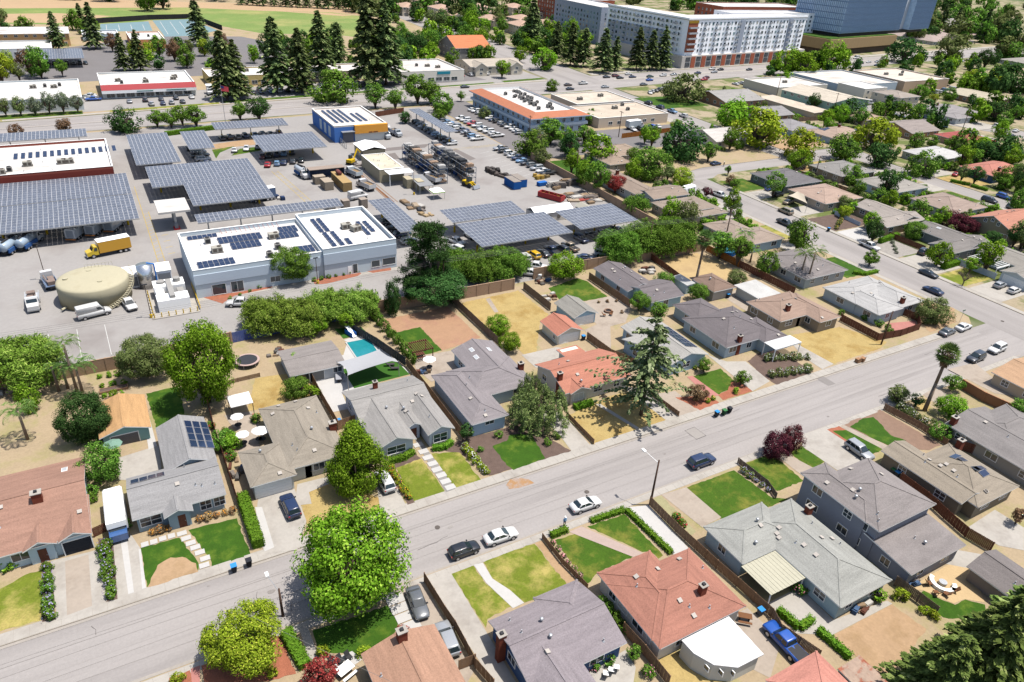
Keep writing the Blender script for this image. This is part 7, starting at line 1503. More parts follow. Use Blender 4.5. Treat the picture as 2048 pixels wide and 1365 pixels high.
def car(label,p,ang,kind='sedan',colr='white',z=0.03,group=None,full=None,sc_=1.0):
    m=car_meshes(kind); x,y=p; pm=paint(*PAINT[colr],.25 if colr in ('silver','grey','charcoal','tan') else 0)
    if full is None: full=math.hypot(x,y)<165
    if not full:
        o=link(VN[kind],m['far'],None,(x,y,z),R(ang)); setmat(o,pm); return tag(o,label,VC[kind],group)
    t=thing(VN[kind],label,VC[kind],(x,y,z),R(ang),group)
    setmat(link('body',m['body'],t),pm); cb=link('cabin',m['cabin'],t); setmat(cb,pm); link('windows',m['glass'],cb); link('trim',m['trim'],t)
    r=m['wh'][2]
    for wx in m['wh'][:2]:
        for s in (-1,1):
            w=link('wheel',m['tyre'],t,(wx,s*(m['hw']-.10),r)); link('rim',m['rim'],w)
    for s in (-1,1):
        link('headlight',m['hl'],t,(0,s*(m['wf']-.16)-.09,0)); link('tail_light',m['tl'],t,(0,s*(m['wb']-.14)-.08,0))
    return t
ZP=ZL+.03
# cars on and along the main street
car('white coupe parked at the kerb in front of the black hatchback',(35.6,59),-1.5,'sedan','white'); car('black hatchback parked behind the white coupe',(30.2,58.9),0,'hatch','black')
car('white sedan with black rear glass parked by the utility pole',(49.1,59.1),-1,'sedan','white'); car('dark navy sport utility car with chrome rails parked at the kerb',(70.6,59.2),0,'suv','navy')
car('grey-blue sedan reversing out of the slab-edged drive under the huge tree',(21.7,53.8),-96,'sedan','grey',ZP); car('silver estate car squeezed between the brown house and fence',(22.7,47.7),84,'suv','silver',ZP)
car('navy hatchback on the drive of the taupe house',(12.6,76),92,'suv','navy',ZP); car('white car half hidden by the cone-shaped tree on the drive',(25.7,75.3),90,'suv','white',ZP)
car('silver hatchback on the wide concrete drive',(95.6,50.1),-92,'suv','silver',ZP); car('bright blue pickup truck in the back yard behind the curved patio',(57,30.1),88,'pickup','blue',ZP)
car('white sport utility car parked at the right end of the main street',(151.5,60.3),184,'suv','white'); car('grey sport utility car parked at the right end of the main street',(143.6,60),183,'suv','charcoal')
car('white sedan parked at the junction corner',(154.2,69.2),5,'sedan','white'); car('grey sedan parked behind the white one at the junction corner',(148.6,69.3),5,'sedan','grey'); car('dark navy sedan in the cross street beside the corner house',(165.3,83.7),92,'sedan','navy')
car('dark teal sedan parked on the east kerb of the cross street',(173.7,90.5),-88,'sedan','charcoal'); car('white pickup with a canopy parked on the east kerb',(175,108.7),-90,'pickup','white'); car('blue-grey pickup parked on the west side of the cross street',(166.2,130.1),-90,'pickup','charcoal'); car('beige minivan parked on the east kerb of the cross street',(174.3,137.5),90,'minivan','tan')
car('white pickup parked on the west kerb near the small red tree',(165.4,156),-80,'pickup','white'); car('black sedan parked just past the white pickup on the west kerb',(165.1,148.8),-88,'sedan','black'); car('navy sedan parked at the street bend beside the walking person',(189.4,183.6),5,'sedan','navy')
car('silver sedan on the pale drive by the tan double garage',(184,113.6),-170,'sedan','grey',ZP); car('black sport utility car before the charcoal garage',(185.7,100.1),15,'suv','black',ZP); car('white sedan on the drive by the long clipped hedge',(185,94.1),8,'sedan','white',ZP); car('silver hatchback on the right-hand drive by the pergola house',(184.3,78.7),4,'hatch','silver',ZP); car('white hatchback on the right-hand drive nearest the edge',(184.5,75.4),4,'hatch','white',ZP)
car('bright blue sedan on the drive of the charcoal-roofed house',(186.4,155.2),10,'hatch','blue',ZP); car('black camper-topped truck beside the bright blue sedan',(184.2,149.7),8,'suv','black',ZP); car('tan old sedan under the cream shade sail',(181.8,143.2),12,'sedan','tan',ZP)
car('red sedan on the dry lawn beside the blue house',(268.4,143.3),15,'sedan','red',ZP); car('blue van parked in the second street, front one',(250.4,120.3),-85,'minivan','charcoal'); car('bright blue sport utility car across the second street',(259.4,120.7),-88,'suv','blue'); car('grey van parked at the right edge of the second street',(250.6,112.2),-86,'minivan','grey')
# cars on the far street and beyond
for lb_,p_,a_,k_,c_ in (('teal sedan under the brown-gabled house',(339.5,194.8),-20,'sedan','skyblue'),('white sedan in front of the dark red roof',(343.1,182.6),-15,'sedan','silver'),('red sedan by the brown-gabled house',(340.2,202.3),-25,'sedan','red'),('white pickup parked by the far corner',(369.9,188),20,'pickup','white'),('black sedan right of the far white pickup',(377.7,187.7),20,'sedan','black'),('white sedan turning at the far right',(370,178.4),10,'sedan','white'),('black sedan turning at the far right',(356.9,173.1),0,'sedan','black'),
    ('pale blue pickup by the round hedges',(350.3,209.6),-70,'pickup','skyblue'),('white van by the round-roofed carport',(349,241.9),-60,'van','white'),('black sedan beyond the white van',(347.5,233.1),-60,'sedan','charcoal'),('black coupe right of the black sedan beyond the van',(349.3,228.1),-60,'sedan','black'),('white car in front of the far grey roof',(338.2,219.2),-65,'hatch','white'),('navy car in front of the far grey roof',(338.1,215),-65,'sedan','navy')):
    car(lb_ + ' on the distant street',p_,a_,k_,c_,full=False)
# boulevard traffic
BLV=[((225.2,320.8),'pickup','white','stopped at the junction'),((214.8,319.2),'sedan','brown','on the trailer at the junction'),((210.2,310.2),'sedan','charcoal','waiting at the office end'),((231.7,310.3),'sedan','silver','crossing the junction'),((257.3,311.2),'sedan','grey','in the near lane'),((269.1,321),'sedan','blue','in the second lane, brightest'),((276.3,329.6),'sedan','green','beside the bright blue one'),((286.4,330.6),'suv','white','heading away from the junction'),((249.3,333.6),'sedan','charcoal','in the queue, far left'),((255.4,329.5),'sedan','black','in the queue, second'),((264.7,330.5),'sedan','navy','in the queue, third'),((256.4,335.1),'suv','maroon','in the queue behind the others'),((268.1,338.7),'sedan','white','in the farthest queue lane'),((314.2,332.8),'sedan','navy','beyond the magnolia'),((334,342),'suv','white','passing the apartment shops'),((338.6,339.5),'sedan','charcoal','passing the apartment shops, right one'),((327.7,333.4),'sedan','silver','passing the apartment shops, lower one'),((309.2,320),'sedan','maroon','right of the magnolia, upper'),((303.4,315.3),'sedan','red','right of the magnolia, lower'),((358.7,335.7),'sedan','charcoal','beyond the twin palms of the median'),((295.2,331.9),'sedan','silver','at the left of the magnolia top'),((469,339.7),'sedan','black','before the glass tower podium'),((479.8,341.9),'sedan','white','before the glass tower podium, second'),((489.5,342.3),'sedan','silver','before the glass tower podium, third'),((474.1,331.1),'sedan','navy','before the glass tower podium, nearest'),((498.9,342.7),'sedan','red','turning by the dark tree'),((386.6,342.8),'sedan','blue','beside the spreading street trees'),((159.9,326.3),'sedan','charcoal','passing the office and shops'),((486.1,357.2),'van','white','at the podium entrance'),((445.6,334.2),'sedan','grey','near the long blue-walled shop')]
for p_,k_,c_,l_ in BLV: car('%s %s on the boulevard %s' % (c_,SH[k_],l_),p_,5 if p_[0]<285 else 185,k_,c_,full=False,group='boulevard traffic')
# works yard: row under the narrow canopy, rows by the office, wall row
def carrow(base,a,b,n,ang,kinds,cols,group,z=ZP,skip=(),full=False,jit=.4):
    c=0
    for i in range(n):
        if i in skip: continue
        f=i/max(1,n-1); p=(a[0]+(b[0]-a[0])*f+rnd.uniform(-jit,jit),a[1]+(b[1]-a[1])*f+rnd.uniform(-.15,.15)); k_=kinds[i % len(kinds)]; cl=cols[i % len(cols)]
        car('%s %s %s, %s along' % (cl,SH[k_],base,ORD[c] if c<20 else str(c)),p,ang+rnd.uniform(-3,3)+(180 if rnd.random()<.3 else 0),k_,cl,z,group,full); c += 1
carrow('under the narrow car canopy',(110.2,267),(110.6,235),11,0,['suv','sedan','hatch','sedan'],['black','grey','white','charcoal','black','navy','skyblue','black'],'cars under the narrow canopy')
carrow('in the car park row beside the narrow canopy',(121.5,266),(122.4,238),10,0,['suv','pickup','sedan','suv'],['charcoal','skyblue','white','grey','white','navy','silver'],'office car park, west row')
carrow('in the middle row of the office car park',(130.5,268),(131.6,240),10,180,['pickup','suv','sedan'],['white','white','silver','red','white','grey','white','white'],'office car park, middle row')
carrow('along the front of the two-storey office',(141.6,281),(142.6,238),15,0,['sedan','suv','hatch'],['white','white','silver','charcoal','black','white','navy','black','silver','charcoal','white'],'cars along the office front')
carrow('nose-in against the long yard wall',(124.0,223.5),(125.0,193),11,180,['pickup','suv','suv','sedan','pickup','sedan'],['silver','charcoal','white','white','navy','skyblue','charcoal','grey','silver','white','black'],'cars nose-in at the yard wall',full=False)
carrow('under the hedge-side solar canopy',(37,264.5),(57,266),8,90,['sedan','suv','sedan','hatch'],['charcoal','black','grey','navy','skyblue','charcoal','silver','maroon'],'cars under the hedge-side canopy')
carrow('under the canopy with accessible bays, front row',(44.5,229.6),(55.5,231.2),5,72,['sedan','hatch','sedan'],['red','skyblue','navy','charcoal','black'],'cars under the accessible-bay canopy, front'); carrow('under the canopy with accessible bays, rear row',(44.8,239),(55,240.6),5,-108,['sedan','suv'],['maroon','black','navy','skyblue','charcoal'],'cars under the accessible-bay canopy, rear')
carrow('in the open bays above the accessible-bay canopy',(38.8,249),(46.5,250.5),3,75,['sedan','sedan','suv'],['white','white','silver'],'cars in the open bays by the grass')
carrow('under the small square solar canopy',(27.4,254),(27.8,237),5,5,['pickup','suv','pickup','suv','sedan'],['charcoal','silver','grey','silver','navy'],'cars under the small square canopy'); carrow('in the shade of the steep square canopy',(13.5,229),(14.5,223.5),2,5,['pickup','pickup'],['navy','charcoal'],'pickups by the steep canopy')
carrow('under the largest solar canopy facing out',(81,136.6),(98,137.9),7,96,['pickup','suv','suv','sedan','pickup','suv','pickup'],['navy','white','yellow','charcoal','navy','charcoal','tan'],'cars under the largest canopy',full=True,jit=.1)
carrow('behind the largest solar canopy',(72.8,151.5),(71.0,147.5),2,110,['pickup','suv'],['white','white'],'cars at the west end of the largest canopy',full=True,jit=.1); carrow('in the gap between the two large solar canopies',(78,153.6),(97,155.4),6,95,['suv','pickup','sedan'],['white','charcoal','navy','black','silver','black'],'cars between the large canopies',jit=.1); carrow('under the canopy at the east wall',(103.5,141.5),(116,142.5),4,95,['suv','pickup'],['navy','charcoal','black','grey'],'cars under the east wall canopy',jit=.1)
carrow('under the narrow canopy at the works building end',(62.2,170),(62.2,156),4,5,['suv','pickup','suv','suv'],['charcoal','black','navy','silver'],'cars at the works building end',full=True,jit=.1)
car('white police-style car with yellow markings by the drooping trees',(103.5,131.4),-30,'suv','white',ZP); car('dark car parked left of the white marked car',(98,130.9),-30,'sedan','navy',ZP); car('white pickup on the yard road below the largest canopy',(83.8,131),-40,'pickup','white',ZP); car('white utility pickup at the edge below the white one',(80.5,128.2),-40,'pickup','white',ZP)
car('white long-roof cargo van in front of the beige tank',(-7.39,144.3),12,'van','white',ZP); car('white pickup with a black rack right of the beige tank',(-1.25,146),-78,'pickup','white',ZP); car('white pickup on the drive by the red planting bed',(18.5,138.1),160,'pickup','white',ZP); car('white service van parked behind the works building booths',(61,191.5),15,'van','white',ZP); car('white van parked at the blue workshop',(94.5,256.7),-110,'van','white',ZP)
# shop and school car parks
carrow('in front of the red-fronted shop, back row',(14,329.5),(37,332),5,90,['sedan','suv'],['silver','charcoal','charcoal','black','white'],'cars at the red-fronted shop, back row'); carrow('in front of the red-fronted shop, front row',(21,322.5),(33,324.2),4,90,['suv','sedan'],['silver','navy','silver','charcoal'],'cars at the red-fronted shop, front row')
carrow('in the alley left of the red-fronted shop',(.6,344),(1.2,336),4,0,['sedan','pickup'],['white','silver','white','blue'],'cars left of the red-fronted shop')
carrow('in the row under the boulevard redwoods',(47,333),(120,340),20,90,['sedan','suv','hatch'],['white','navy','silver','white','charcoal','grey','skyblue','white','black'],'cars under the boulevard redwoods',jit=.3); carrow('in the second row behind the boulevard redwoods',(48,340),(118,347),16,90,['suv','sedan','hatch'],['silver','charcoal','white','black','navy','white'],'second row behind the redwoods',jit=.3)
carrow('under the school solar canopy',(-13,420),(2,418),7,90,['sedan','suv'],['charcoal','black','navy','black','grey'],'cars at the school canopy'); carrow('in front of the far shop row',(160,352),(186,354),6,90,['sedan','suv'],['charcoal','white','red','silver','navy','white'],'cars at the far shop row')
carrow('by the magnolia car park',(246,292),(266,302),7,60,['sedan','suv'],['white','silver','charcoal','green','white','silver'],'cars at the magnolia corner'); carrow('parked along the side street by the magnolia',(229.6,272),(228.6,246),4,90,['suv','suv','pickup','suv'],['black','navy','skyblue','white'],'side street cars'); carrow('in the small car park by the cream building',(190,233),(204,234),5,80,['sedan','suv'],['white','charcoal','black','blue','white'],'cars by the cream building'); carrow('in the office rear car park under the trees',(155,228),(172,226),5,90,['sedan','suv'],['white','white','silver','white','grey'],'office rear car park')
carrow('in the roadside car park right of the magnolia',(312,300),(352,304),8,90,['sedan','suv','pickup'],['white','white','charcoal','navy','black','red','silver','white'],'cars right of the magnolia'); carrow('by the white vans behind the retail building',(418,252),(445,254),6,90,['van','minivan'],['white','white','skyblue','white'],'white vans behind the retail building'); carrow('in the far construction car park',(560,330),(640,338),9,90,['sedan','pickup'],['white','silver','charcoal','white','red','navy'],'far construction car park')
# lorries
def lorry(label,p,ang,cab_c,kind,body_c=(238,238,236),L=7.2,name='truck',cat='truck',z=ZP):
    t=thing(name,label,cat,(p[0],p[1],z),R(ang)); cm=paint(*cab_c); bm=paint(*body_c)
    part('chassis',MB().box(-L/2,-.5,.55,L/2-.4,.5,.85),[BLACKM],t)
    x=L/2
    cb=part('cab',MB().loft([[(x-2.4,-1.1,.7),(x-2.4,1.1,.7),(x-2.4,1.05,2.5),(x-2.4,-1.05,2.5)],[(x-1.5,-1.1,.7),(x-1.5,1.1,.7),(x-1.6,1.02,2.6),(x-1.6,-1.02,2.6)],[(x-1.1,-1.1,.7),(x-1.1,1.1,.7),(x-1.1,1.05,1.7),(x-1.1,-1.05,1.7)],[(x,-1.0,.6),(x,1.0,.6),(x,.95,1.4),(x,-.95,1.4)]]),[cm],t)
    part('windscreen',MB().poly([(x-1.08,-.9,1.76),(x-1.08,.9,1.76),(x-1.56,.88,2.5),(x-1.56,-.88,2.5)]).poly([(x-2.2,-1.12,1.7),(x-1.5,-1.115,1.7),(x-1.65,-1.07,2.35),(x-2.2,-1.08,2.35)]).poly([(x-2.2,1.12,1.7),(x-1.5,1.115,1.7),(x-1.65,1.07,2.35),(x-2.2,1.08,2.35)]),[CARGLASS],cb)
    part('bumper',MB().box(x-.05,-1.05,.45,x+.12,1.05,.75),[STEEL],t)
    wme=MB().tube((0,-.16,0),(0,.16,0),.48,.48,16).mesh('tyre',[TYRE]); rme=MB().tube((0,-.18,0),(0,.18,0),.27,.27,12).mesh('rim',[RIM])
    for wx in (x-1.2,-x+1.3,-x+2.4):
        for s in (-1,1): w=link('wheel',wme,t,(wx,s*.98,.48)); link('rim',rme,w)
    a,e=-L/2,x-2.55
    if kind == 'box':
        part('cargo_box',MB().box(a,-1.22,.95,e,1.22,3.5),[bm],t); part('roof_panel',MB().box(a-.03,-1.24,3.5,e+.03,1.24,3.56),[WHITEM],t)
    elif kind == 'dump':
        part('tipper_body',MB().box(a,-1.2,.95,e,1.2,1.15).box(a,-1.2,1.15,e,-1.08,2.2).box(a,1.08,1.15,e,1.2,2.2).box(a,-1.08,1.15,a+.12,1.08,2.1).box(e-.12,-1.08,1.15,e,1.08,2.5),[bm],t)
        part('load',MB().loft([[(a+.14,-1.06,1.3),(a+.14,1.06,1.3),(e-.14,1.06,1.3),(e-.14,-1.06,1.3)],[(a+.2,-1.0,1.7),(a+.3,1.0,1.6),(e-.2,1.0,1.75),(e-.3,-1,1.65)],[(a+1.2,-.3,2.1),(a+1.2,.3,2.1),(e-1.2,.3,2.0),(e-1.2,-.3,2.0)]]),[surf('soil_load',S(190,160,120),var=.2)],t)
    elif kind == 'tank':
        link('tank',MB().loft([[(xx,r_*math.cos(q*.5236),1.95+r_*math.sin(q*.5236)) for q in range(12)] for xx,r_ in ((a-.25,.3),(a-.1,.85),(a+.1,1.05),(e-.1,1.05),(e,.8))]).mesh('tank',[bm],True),t)
        part('hose_reel',MB().tube((x-2.5,-.8,1.4),(x-2.5,.8,1.4),.6,.6,14).box(a+.5,-.15,2.9,e-.3,.15,3.15),[BLACKM],t)
        part('boom',MB().tube((a+.3,0,3.1),(e+.6,.3,3.4),.16,.16,10).tube((e+.6,.3,3.4),(e+1.2,.3,2.4),.18,.14,10),[DARK],t)
        part('toolbox',MB().box(a+.3,-1.2,.7,e-.4,-.9,1.5).box(a+.3,.9,.7,e-.4,1.2,1.5),[surf('truck_blue',S(60,110,180),var=.05)],t)
    elif kind == 'step':
        part('cargo_box',MB().loft([[(xx,-1.15,.8),(xx,1.15,.8),(xx,1.15,2.6),(xx,.95,3.0),(xx,-.95,3.0),(xx,-1.15,2.6)] for xx in (a,e+.25)]),[bm],t)
        part('rear_door',MB().box(a-.03,-.8,1.0,a,.8,2.7),[surf('van_door',S(176,186,198),var=.03)],t); part('step',MB().box(a-.35,-1.1,.5,a,1.1,.7),[surf('step_orange',S(226,150,90),var=.1)],t)
    elif kind == 'flat':
        part('bed',MB().box(a,-1.2,.95,e,1.2,1.1).box(a,-1.2,1.1,e,-1.12,1.6).box(a,1.12,1.1,e,1.2,1.6),[bm],t)
        part('equipment',MB().box(a+.4,-.8,1.1,a+1.6,.6,1.9).box(a+1.9,-.9,1.1,e-.3,.2,1.6).tube((a+1,.5,1.3),(e,.7,1.9),.12,.12),[surf('kit_grey',S(170,150,140),var=.3,fine=6)],t)
    return t
lorry('yellow box truck with a white roof beside the beige tank',(-2.98,174.9),192,(240,206,30),'box',(236,176,30),9.2)
for i,p_ in enumerate(((-21.4,184.6),(-18.3,185.9),(-24.4,183.4))): lorry('vacuum tanker truck under the left-hand canopy, %s' % ['middle one with black striping','right one with a blue wave emblem','leftmost, cut by the edge'][i],p_,62,(220,224,228),'tank',(176,196,214),8.0,'tanker_truck','tanker truck')
for i,p_ in enumerate(((-8.71,188),(-4.66,189.2),(-0.69,190.4))): lorry('grey-white step van under the left-hand canopy, %s from left' % ORD[i],p_,62,(206,214,222),'step',(196,206,216),6.4,'step_van','van')
lorry('white dump truck with a soil load beside the storage racks',(86.6,198.9),-75+180,(236,238,240),'dump',(226,228,230),7.4,'dump_truck','dump truck'); lorry('white dump truck next to the teal hopper and tan container',(66.4,212),105,(236,238,240),'dump',(220,232,238),7.0,'dump_truck','dump truck'); lorry('white dump truck by the trench and portable booths',(65.9,199.1),105,(236,238,240),'dump',(222,224,226),7.2,'dump_truck','dump truck')
lorry('white tanker truck with a yellow flag near the dark shed',(51.8,216),-80,(230,230,230),'tank',(206,214,222),7.0,'tanker_truck','tanker truck')
lorry('white service truck with orange kit left of the beige tank',(-17.5,153.3),-88,(240,240,238),'flat',(220,224,228),7.0,'service_truck','truck'); lorry('white equipment truck crowded with machinery behind the service truck',(-14.7,162.3),100,(236,236,236),'flat',(120,140,170),7.0,'service_truck','truck')
lorry('white delivery van in the alley right of the red-fronted shop',(45.5,338.5),-95,(244,244,244),'box',(240,240,240),6.0,'delivery_truck','truck'); lorry('white and orange parcel van in front of the white apartments',(317.1,362.1),185,(244,244,244),'box',(236,200,190),6.0,'delivery_truck','truck'); lorry('covered silver boat-like trailer truck by the workshop',(91,251.1),-80,(200,206,210),'tank',(206,212,216),6.5,'trailer_truck','truck'); lorry('second covered trailer truck by the workshop, right one',(96,252.5),-80,(200,206,210),'dump',(206,212,216),6.0,'trailer_truck','truck'); lorry('white truck with a long trailer behind the cream building',(193.1,235.1),5,(240,240,240),'box',(214,226,232),9,'trailer_truck','truck')
lorry('dark dump trailer under the broad solar canopy edge',(36.2,198.7),-170,(60,90,140),'box',(70,104,150),7,'trailer_truck','truck')
# camper van beside the grey bungalow
cv=thing('camper_van','white camper van parked beside the grey bungalow','camper',(-7.7,83.2,ZL)); part('body',MB().loft([[(-1.15,y_,.5),(1.15,y_,.5),(1.15,y_,2.7),(.95,y_,2.95),(-.95,y_,2.95),(-1.15,y_,2.7)] for y_ in (-2.2,3.6)]),[WHITEM],cv)
part('overcab',MB().box(-1.1,-3.2,1.9,1.1,-2.2,2.8),[WHITEM],cv); part('cab',MB().box(-1.0,-4.2,.5,1.0,-2.2,1.5),[paint(70,110,170)],cv); part('windscreen',MB().poly([(-.9,-3.3,1.52),(.9,-3.3,1.52),(.85,-2.8,1.9),(-.85,-2.8,1.9)]),[CARGLASS],cv)
for s_,w_ in ((-1,-3.2),(1,-3.2),(-1,2.2),(1,2.2)): part('wheel',MB().tube((-.12,0,0),(.12,0,0),.38,.38,14),[TYRE],cv,(s_*1.0,w_,.38))
part('roof_vent',MB().box(-.3,-.3,2.95,.3,.3,3.15),[TRIM],cv); part('roof_vent',MB().box(-.5,1.6,2.95,.5,2.5,3.2),[TRIM],cv)
tv=thing('travel_trailer','small white caravan on the drive by the street bend','caravan',(158.2,162.5)+(ZL,),R(10)); part('body',MB().loft([[(x_,-1.05,.5),(x_,1.05,.5),(x_,1.05,z_),(x_,.8,z_+.25),(x_,-.8,z_+.25),(x_,-1.05,z_)] for x_,z_ in ((-2.6,1.5),(-2.2,2.1),(2.2,2.1),(2.7,1.4))]),[WHITEM],tv)
for k in range(3): part('window',MB().box(-1.6+1.3*k,-1.08,1.2,-.9+1.3*k,-1.05,1.8),[CARGLASS],tv)
part('wheel',MB().tube((0,-1.0,.34),(0,1.0,.34),.34,.34,14),[TYRE],tv)
# ------------------------------------------------------------------ hedges, shrubs, garden and street things
for lb_,pts_,w_,h_ in (('long clipped hedge between the stepping-stone lawn and the taupe house drive',[(7.34,80.7),(7.36,70.8)],1.5,1.5),('low clipped hedge along the pavement before the russet-roofed house',[(48,56.2),(53.6,56)],.8,.7),('low clipped hedge beside the pale drive of the russet-roofed house',[(53.8,55.9),(54.3,46.7)],.8,.7),('short square hedge beside the standing person',[(41.6,56.3),(44.3,56.3)],.9,.8),('rounded hedge under the left bay window',[(27.8,79.4),(30.1,79.3),(32.1,80.1)],.9,.9),('rounded hedge under the right bay window',[(34.8,79.5),(36.5,79),(38.3,79.7)],.9,.9),('flat-topped hedge before the terracotta-roofed house',[(60.6,79.4),(64.4,79.4)],1.2,.9),('L-shaped clipped hedge in the yard of the light grey house',[(60,33.9),(60.3,30.8),(62.7,31)],.9,.9),('straight clipped hedge beside the bare dirt yard',[(62.1,29.7),(62.4,25.3)],.9,.9),('sloping clipped hedge by the tan double garage',[(180.5,109.8),(190.1,111)],1.2,1.4),('long clipped hedge beside the white sedan drive',[(180.9,91.5),(189.5,91.9)],1.5,1.3),('trimmed hedge along the boulevard behind the square canopies',[(20.5,274.8),(38,279.2)],1.5,1.5),('curved low hedge on the lawn of the corner lot',[(155.8,98.8),(157.6,96.9),(162.5,96.9)],1.0,.8),('dark hedge beside the front lawn at the bottom',[(7.19,56.9),(8,51.5)],1.4,1.0),('hedge row before the dry lawn of the blue red-roofed house',[(258.9,139.3),(261.3,133.8)],1.2,1),('second hedge row before the blue red-roofed house',[(260.8,132.8),(261.5,127.5)],1.2,1)):
    hedge(lb_,pts_,w_,h_)
pl=lerp((40.9,124.4),(41.5,103.8),9)
for i,p_ in enumerate(pl): shrub('tall screening shrub beside the pool, %s from the blue fence' % ORD[i],p_[0],p_[1],1.0,2.6,'mid',None,'screening shrubs beside the pool')
SHR=[('in the strip left of the brown house drive',lerp((-15.6,78.4),(-15.5,70.4),7),'mid','flower_violet',.75),('in the strip between the two left drives',lerp((-9.49,78.8),(-9.32,70.9),6),'mid','flower_violet',.85),('under the front windows of the brown house',lerp((-20.1,80.2),(-17.7,80.9),4),'bright',None,.8),('in the bed left of the stepping-slab walk',lerp((27.4,77.5),(27.6,71.2),5),'yellow','flower_orange',.7),('in the bed right of the stepping-slab walk',lerp((39.4,77.5),(39.6,71.5),6),'yellow','flower_white',.7),('along the rose fence by the front lawn',lerp((41.3,55.1),(41.3,48.9),6),'olive','flower_pink',.45),('along the dark fence of the south lawn',lerp((75.1,54.7),(75.4,50.1),5),'olive','flower_violet',.6),('beside the weedy strip fence',[(59.1,51.5),(59.1,50),(59.2,50.7)],'mid','flower_red',.7),('in the long flower bed of the grey hip house',lerp((103.8,77.4),(111.5,74.5),7)+lerp((100.1,72.7),(107.7,71.2),6),'olive','flower_white',.9),('under the palm at the right',lerp((112.8,54.9),(113.4,49.7),5),'olive','flower_white',.9),('against the mauve-roofed house wall',lerp((41.7,44.5),(41.6,39.9),6),'mid',None,.7),('on the patio behind the blue house',[(35.5,37.5),(37.3,37.5),(40.5,34.2)],'mid','flower_pink',.7),('behind the light grey house',[(75.5,28.2),(76.3,25.6),(76.7,24.4)],'yellow',None,.9),('beside the patio cover of the light grey house',[(64.5,34.7),(66,34.4)],'mid','flower_pink',.8),('below the grey bungalow windows',lerp((-4.08,79.1),(-2.15,78.9),3)+lerp((1.57,78.9),(5.72,78.7),5),'straw','flower_orange',.6),('by the camper van',[(-10.4,90.2),(-10.4,88.8),(-6.64,82.1)],'mid',None,.8),('in the red bed by the works building',lerp((17,141.6),(23.6,144.7),4)+lerp((34.9,143.7),(45,144.6),7)+lerp((49.8,145.3),(52.5,145.8),2),'mid',None,.5),('in the vegetable beds at the left',lerp((-7.6,117.5),(-4.41,116.9),3)+lerp((-7.42,114.2),(-5.02,113.9),3)+lerp((-7.81,120.6),(-5.13,120.2),3),'bright',None,.6),('at the fire-pit patio',lerp((87.4,110.4),(91.4,109.4),3)+[(89.2,104.5)],'straw',None,.4),('in the pebble garden of the dark grey house',lerp((178.5,103),(186,110),5),'grey',None,.6),('along the front of the tan double garage house',lerp((178,122),(190,129),6),'olive','flower_yellow',.8),('by the umbrella patio',[(6.3,98.8),(7.92,96.3),(7.51,90.1),(12.8,97.7)],'mid','flower_red',.8),('in the corner garden by the junction',[(137,81),(137.4,77.7),(136.7,75),(134.2,84.7)],'mid',None,.9),('beside the maple garden',[(83.1,71.4),(84.5,71.6),(89.9,71.5),(88.5,80.7)],'bright','flower_yellow',.6),('beneath the birch',[(51.5,73.2),(53.6,74),(45.5,78.1),(41.4,76.2)],'mid',None,.7),('at the bottom by the pink path',[(-4.06,56.1),(4.71,52.3),(10.1,52.4),(14,50.3)],'yellow',None,.7)]
for pl_,sp_,mt_,fl_,r_ in SHR:
    for i,p_ in enumerate(sp_): shrub('%s shrub %s, %s' % ({'mid': 'green','bright': 'bright green','yellow': 'yellowish','olive': 'dusty green','straw': 'tawny','grey': 'grey'}[mt_],pl_,ORD[i]),p_[0],p_[1],r_*rnd.uniform(.8,1.25),None,mt_,fl_,'shrubs ' + pl_)
# poles, lamps and wires
POLE=surf('creosote_pole',S(112,86,72),var=.2,scale=2,fine=6)
def pole(label,x,y,h,arms=1,lamp=False):
    t=thing('utility_pole',label,'pole',(x,y,ZL)); link('shaft',MB().tube((0,0,-.2),(0,0,h),.17,.11,10).mesh('shaft',[POLE],True),t)
    for k in range(arms): part('crossarm',MB().box(-.06,-1.2,h-.5-.9*k,.06,1.2,h-.36-.9*k),[POLE],t)
    if lamp: part('lamp_arm',MB().tube((0,0,h-.5),(-.7,2.2,h+.2),.04,.03,8),[STEEL],t); part('lamp_head',MB().box(-.9,2.1,h+.1,-.55,2.8,h+.26),[WHITEM],t)
    return t
pole('brown utility pole with a street lamp by the white sedan',57.7,55.4,8.07,0,True); pole('brown utility pole at the bottom left by the huge tree',7.48,59.4,4.41,0,True); pole('utility pole with crossarms beside the massive pine',*(57.2,124.9,9.6)); pole('utility pole with crossarms in the feathery clump',*(113.2,126.2,9.6)); pole('utility pole behind the tan-roofed house by the round pool',*(139.5,126.5,9.5),2); pole('leaning utility pole at the corner garden fence',130.8,72.1,7.71,0); pole('utility pole at the left beyond the block wall',*(-32,124.5,9.6))
for lb_,a_ in (('by the charcoal-roofed house',(208,156,9)),('beside the golden-green tree',(262,178,9)),('among the houses near the bamboo',(296,196,10)),('at the curving far street',(340,186,9)),('at the long green apartment block',(302,226,11)),('by the boulevard shops',(310,268,11)),('near the cream building lorry',(178,226,10)),('over the yard wall trees',(130,184,10)),('beside the office trees',(139,229,10))): pole('distant utility pole ' + lb_,*a_)
WIRE=surf('power_wire',S(150,150,150),var=0)
def wire(a,b,sag=.8):
    m=MB(); P=[Vector(a)+(Vector(b)-Vector(a))*t-Vector((0,0,sag*4*t*(1-t))) for t in [i/8 for i in range(9)]]
    for p_,q_ in zip(P,P[1:]): m.tube(p_,q_,.017,.017,4,cap=False)
    return m
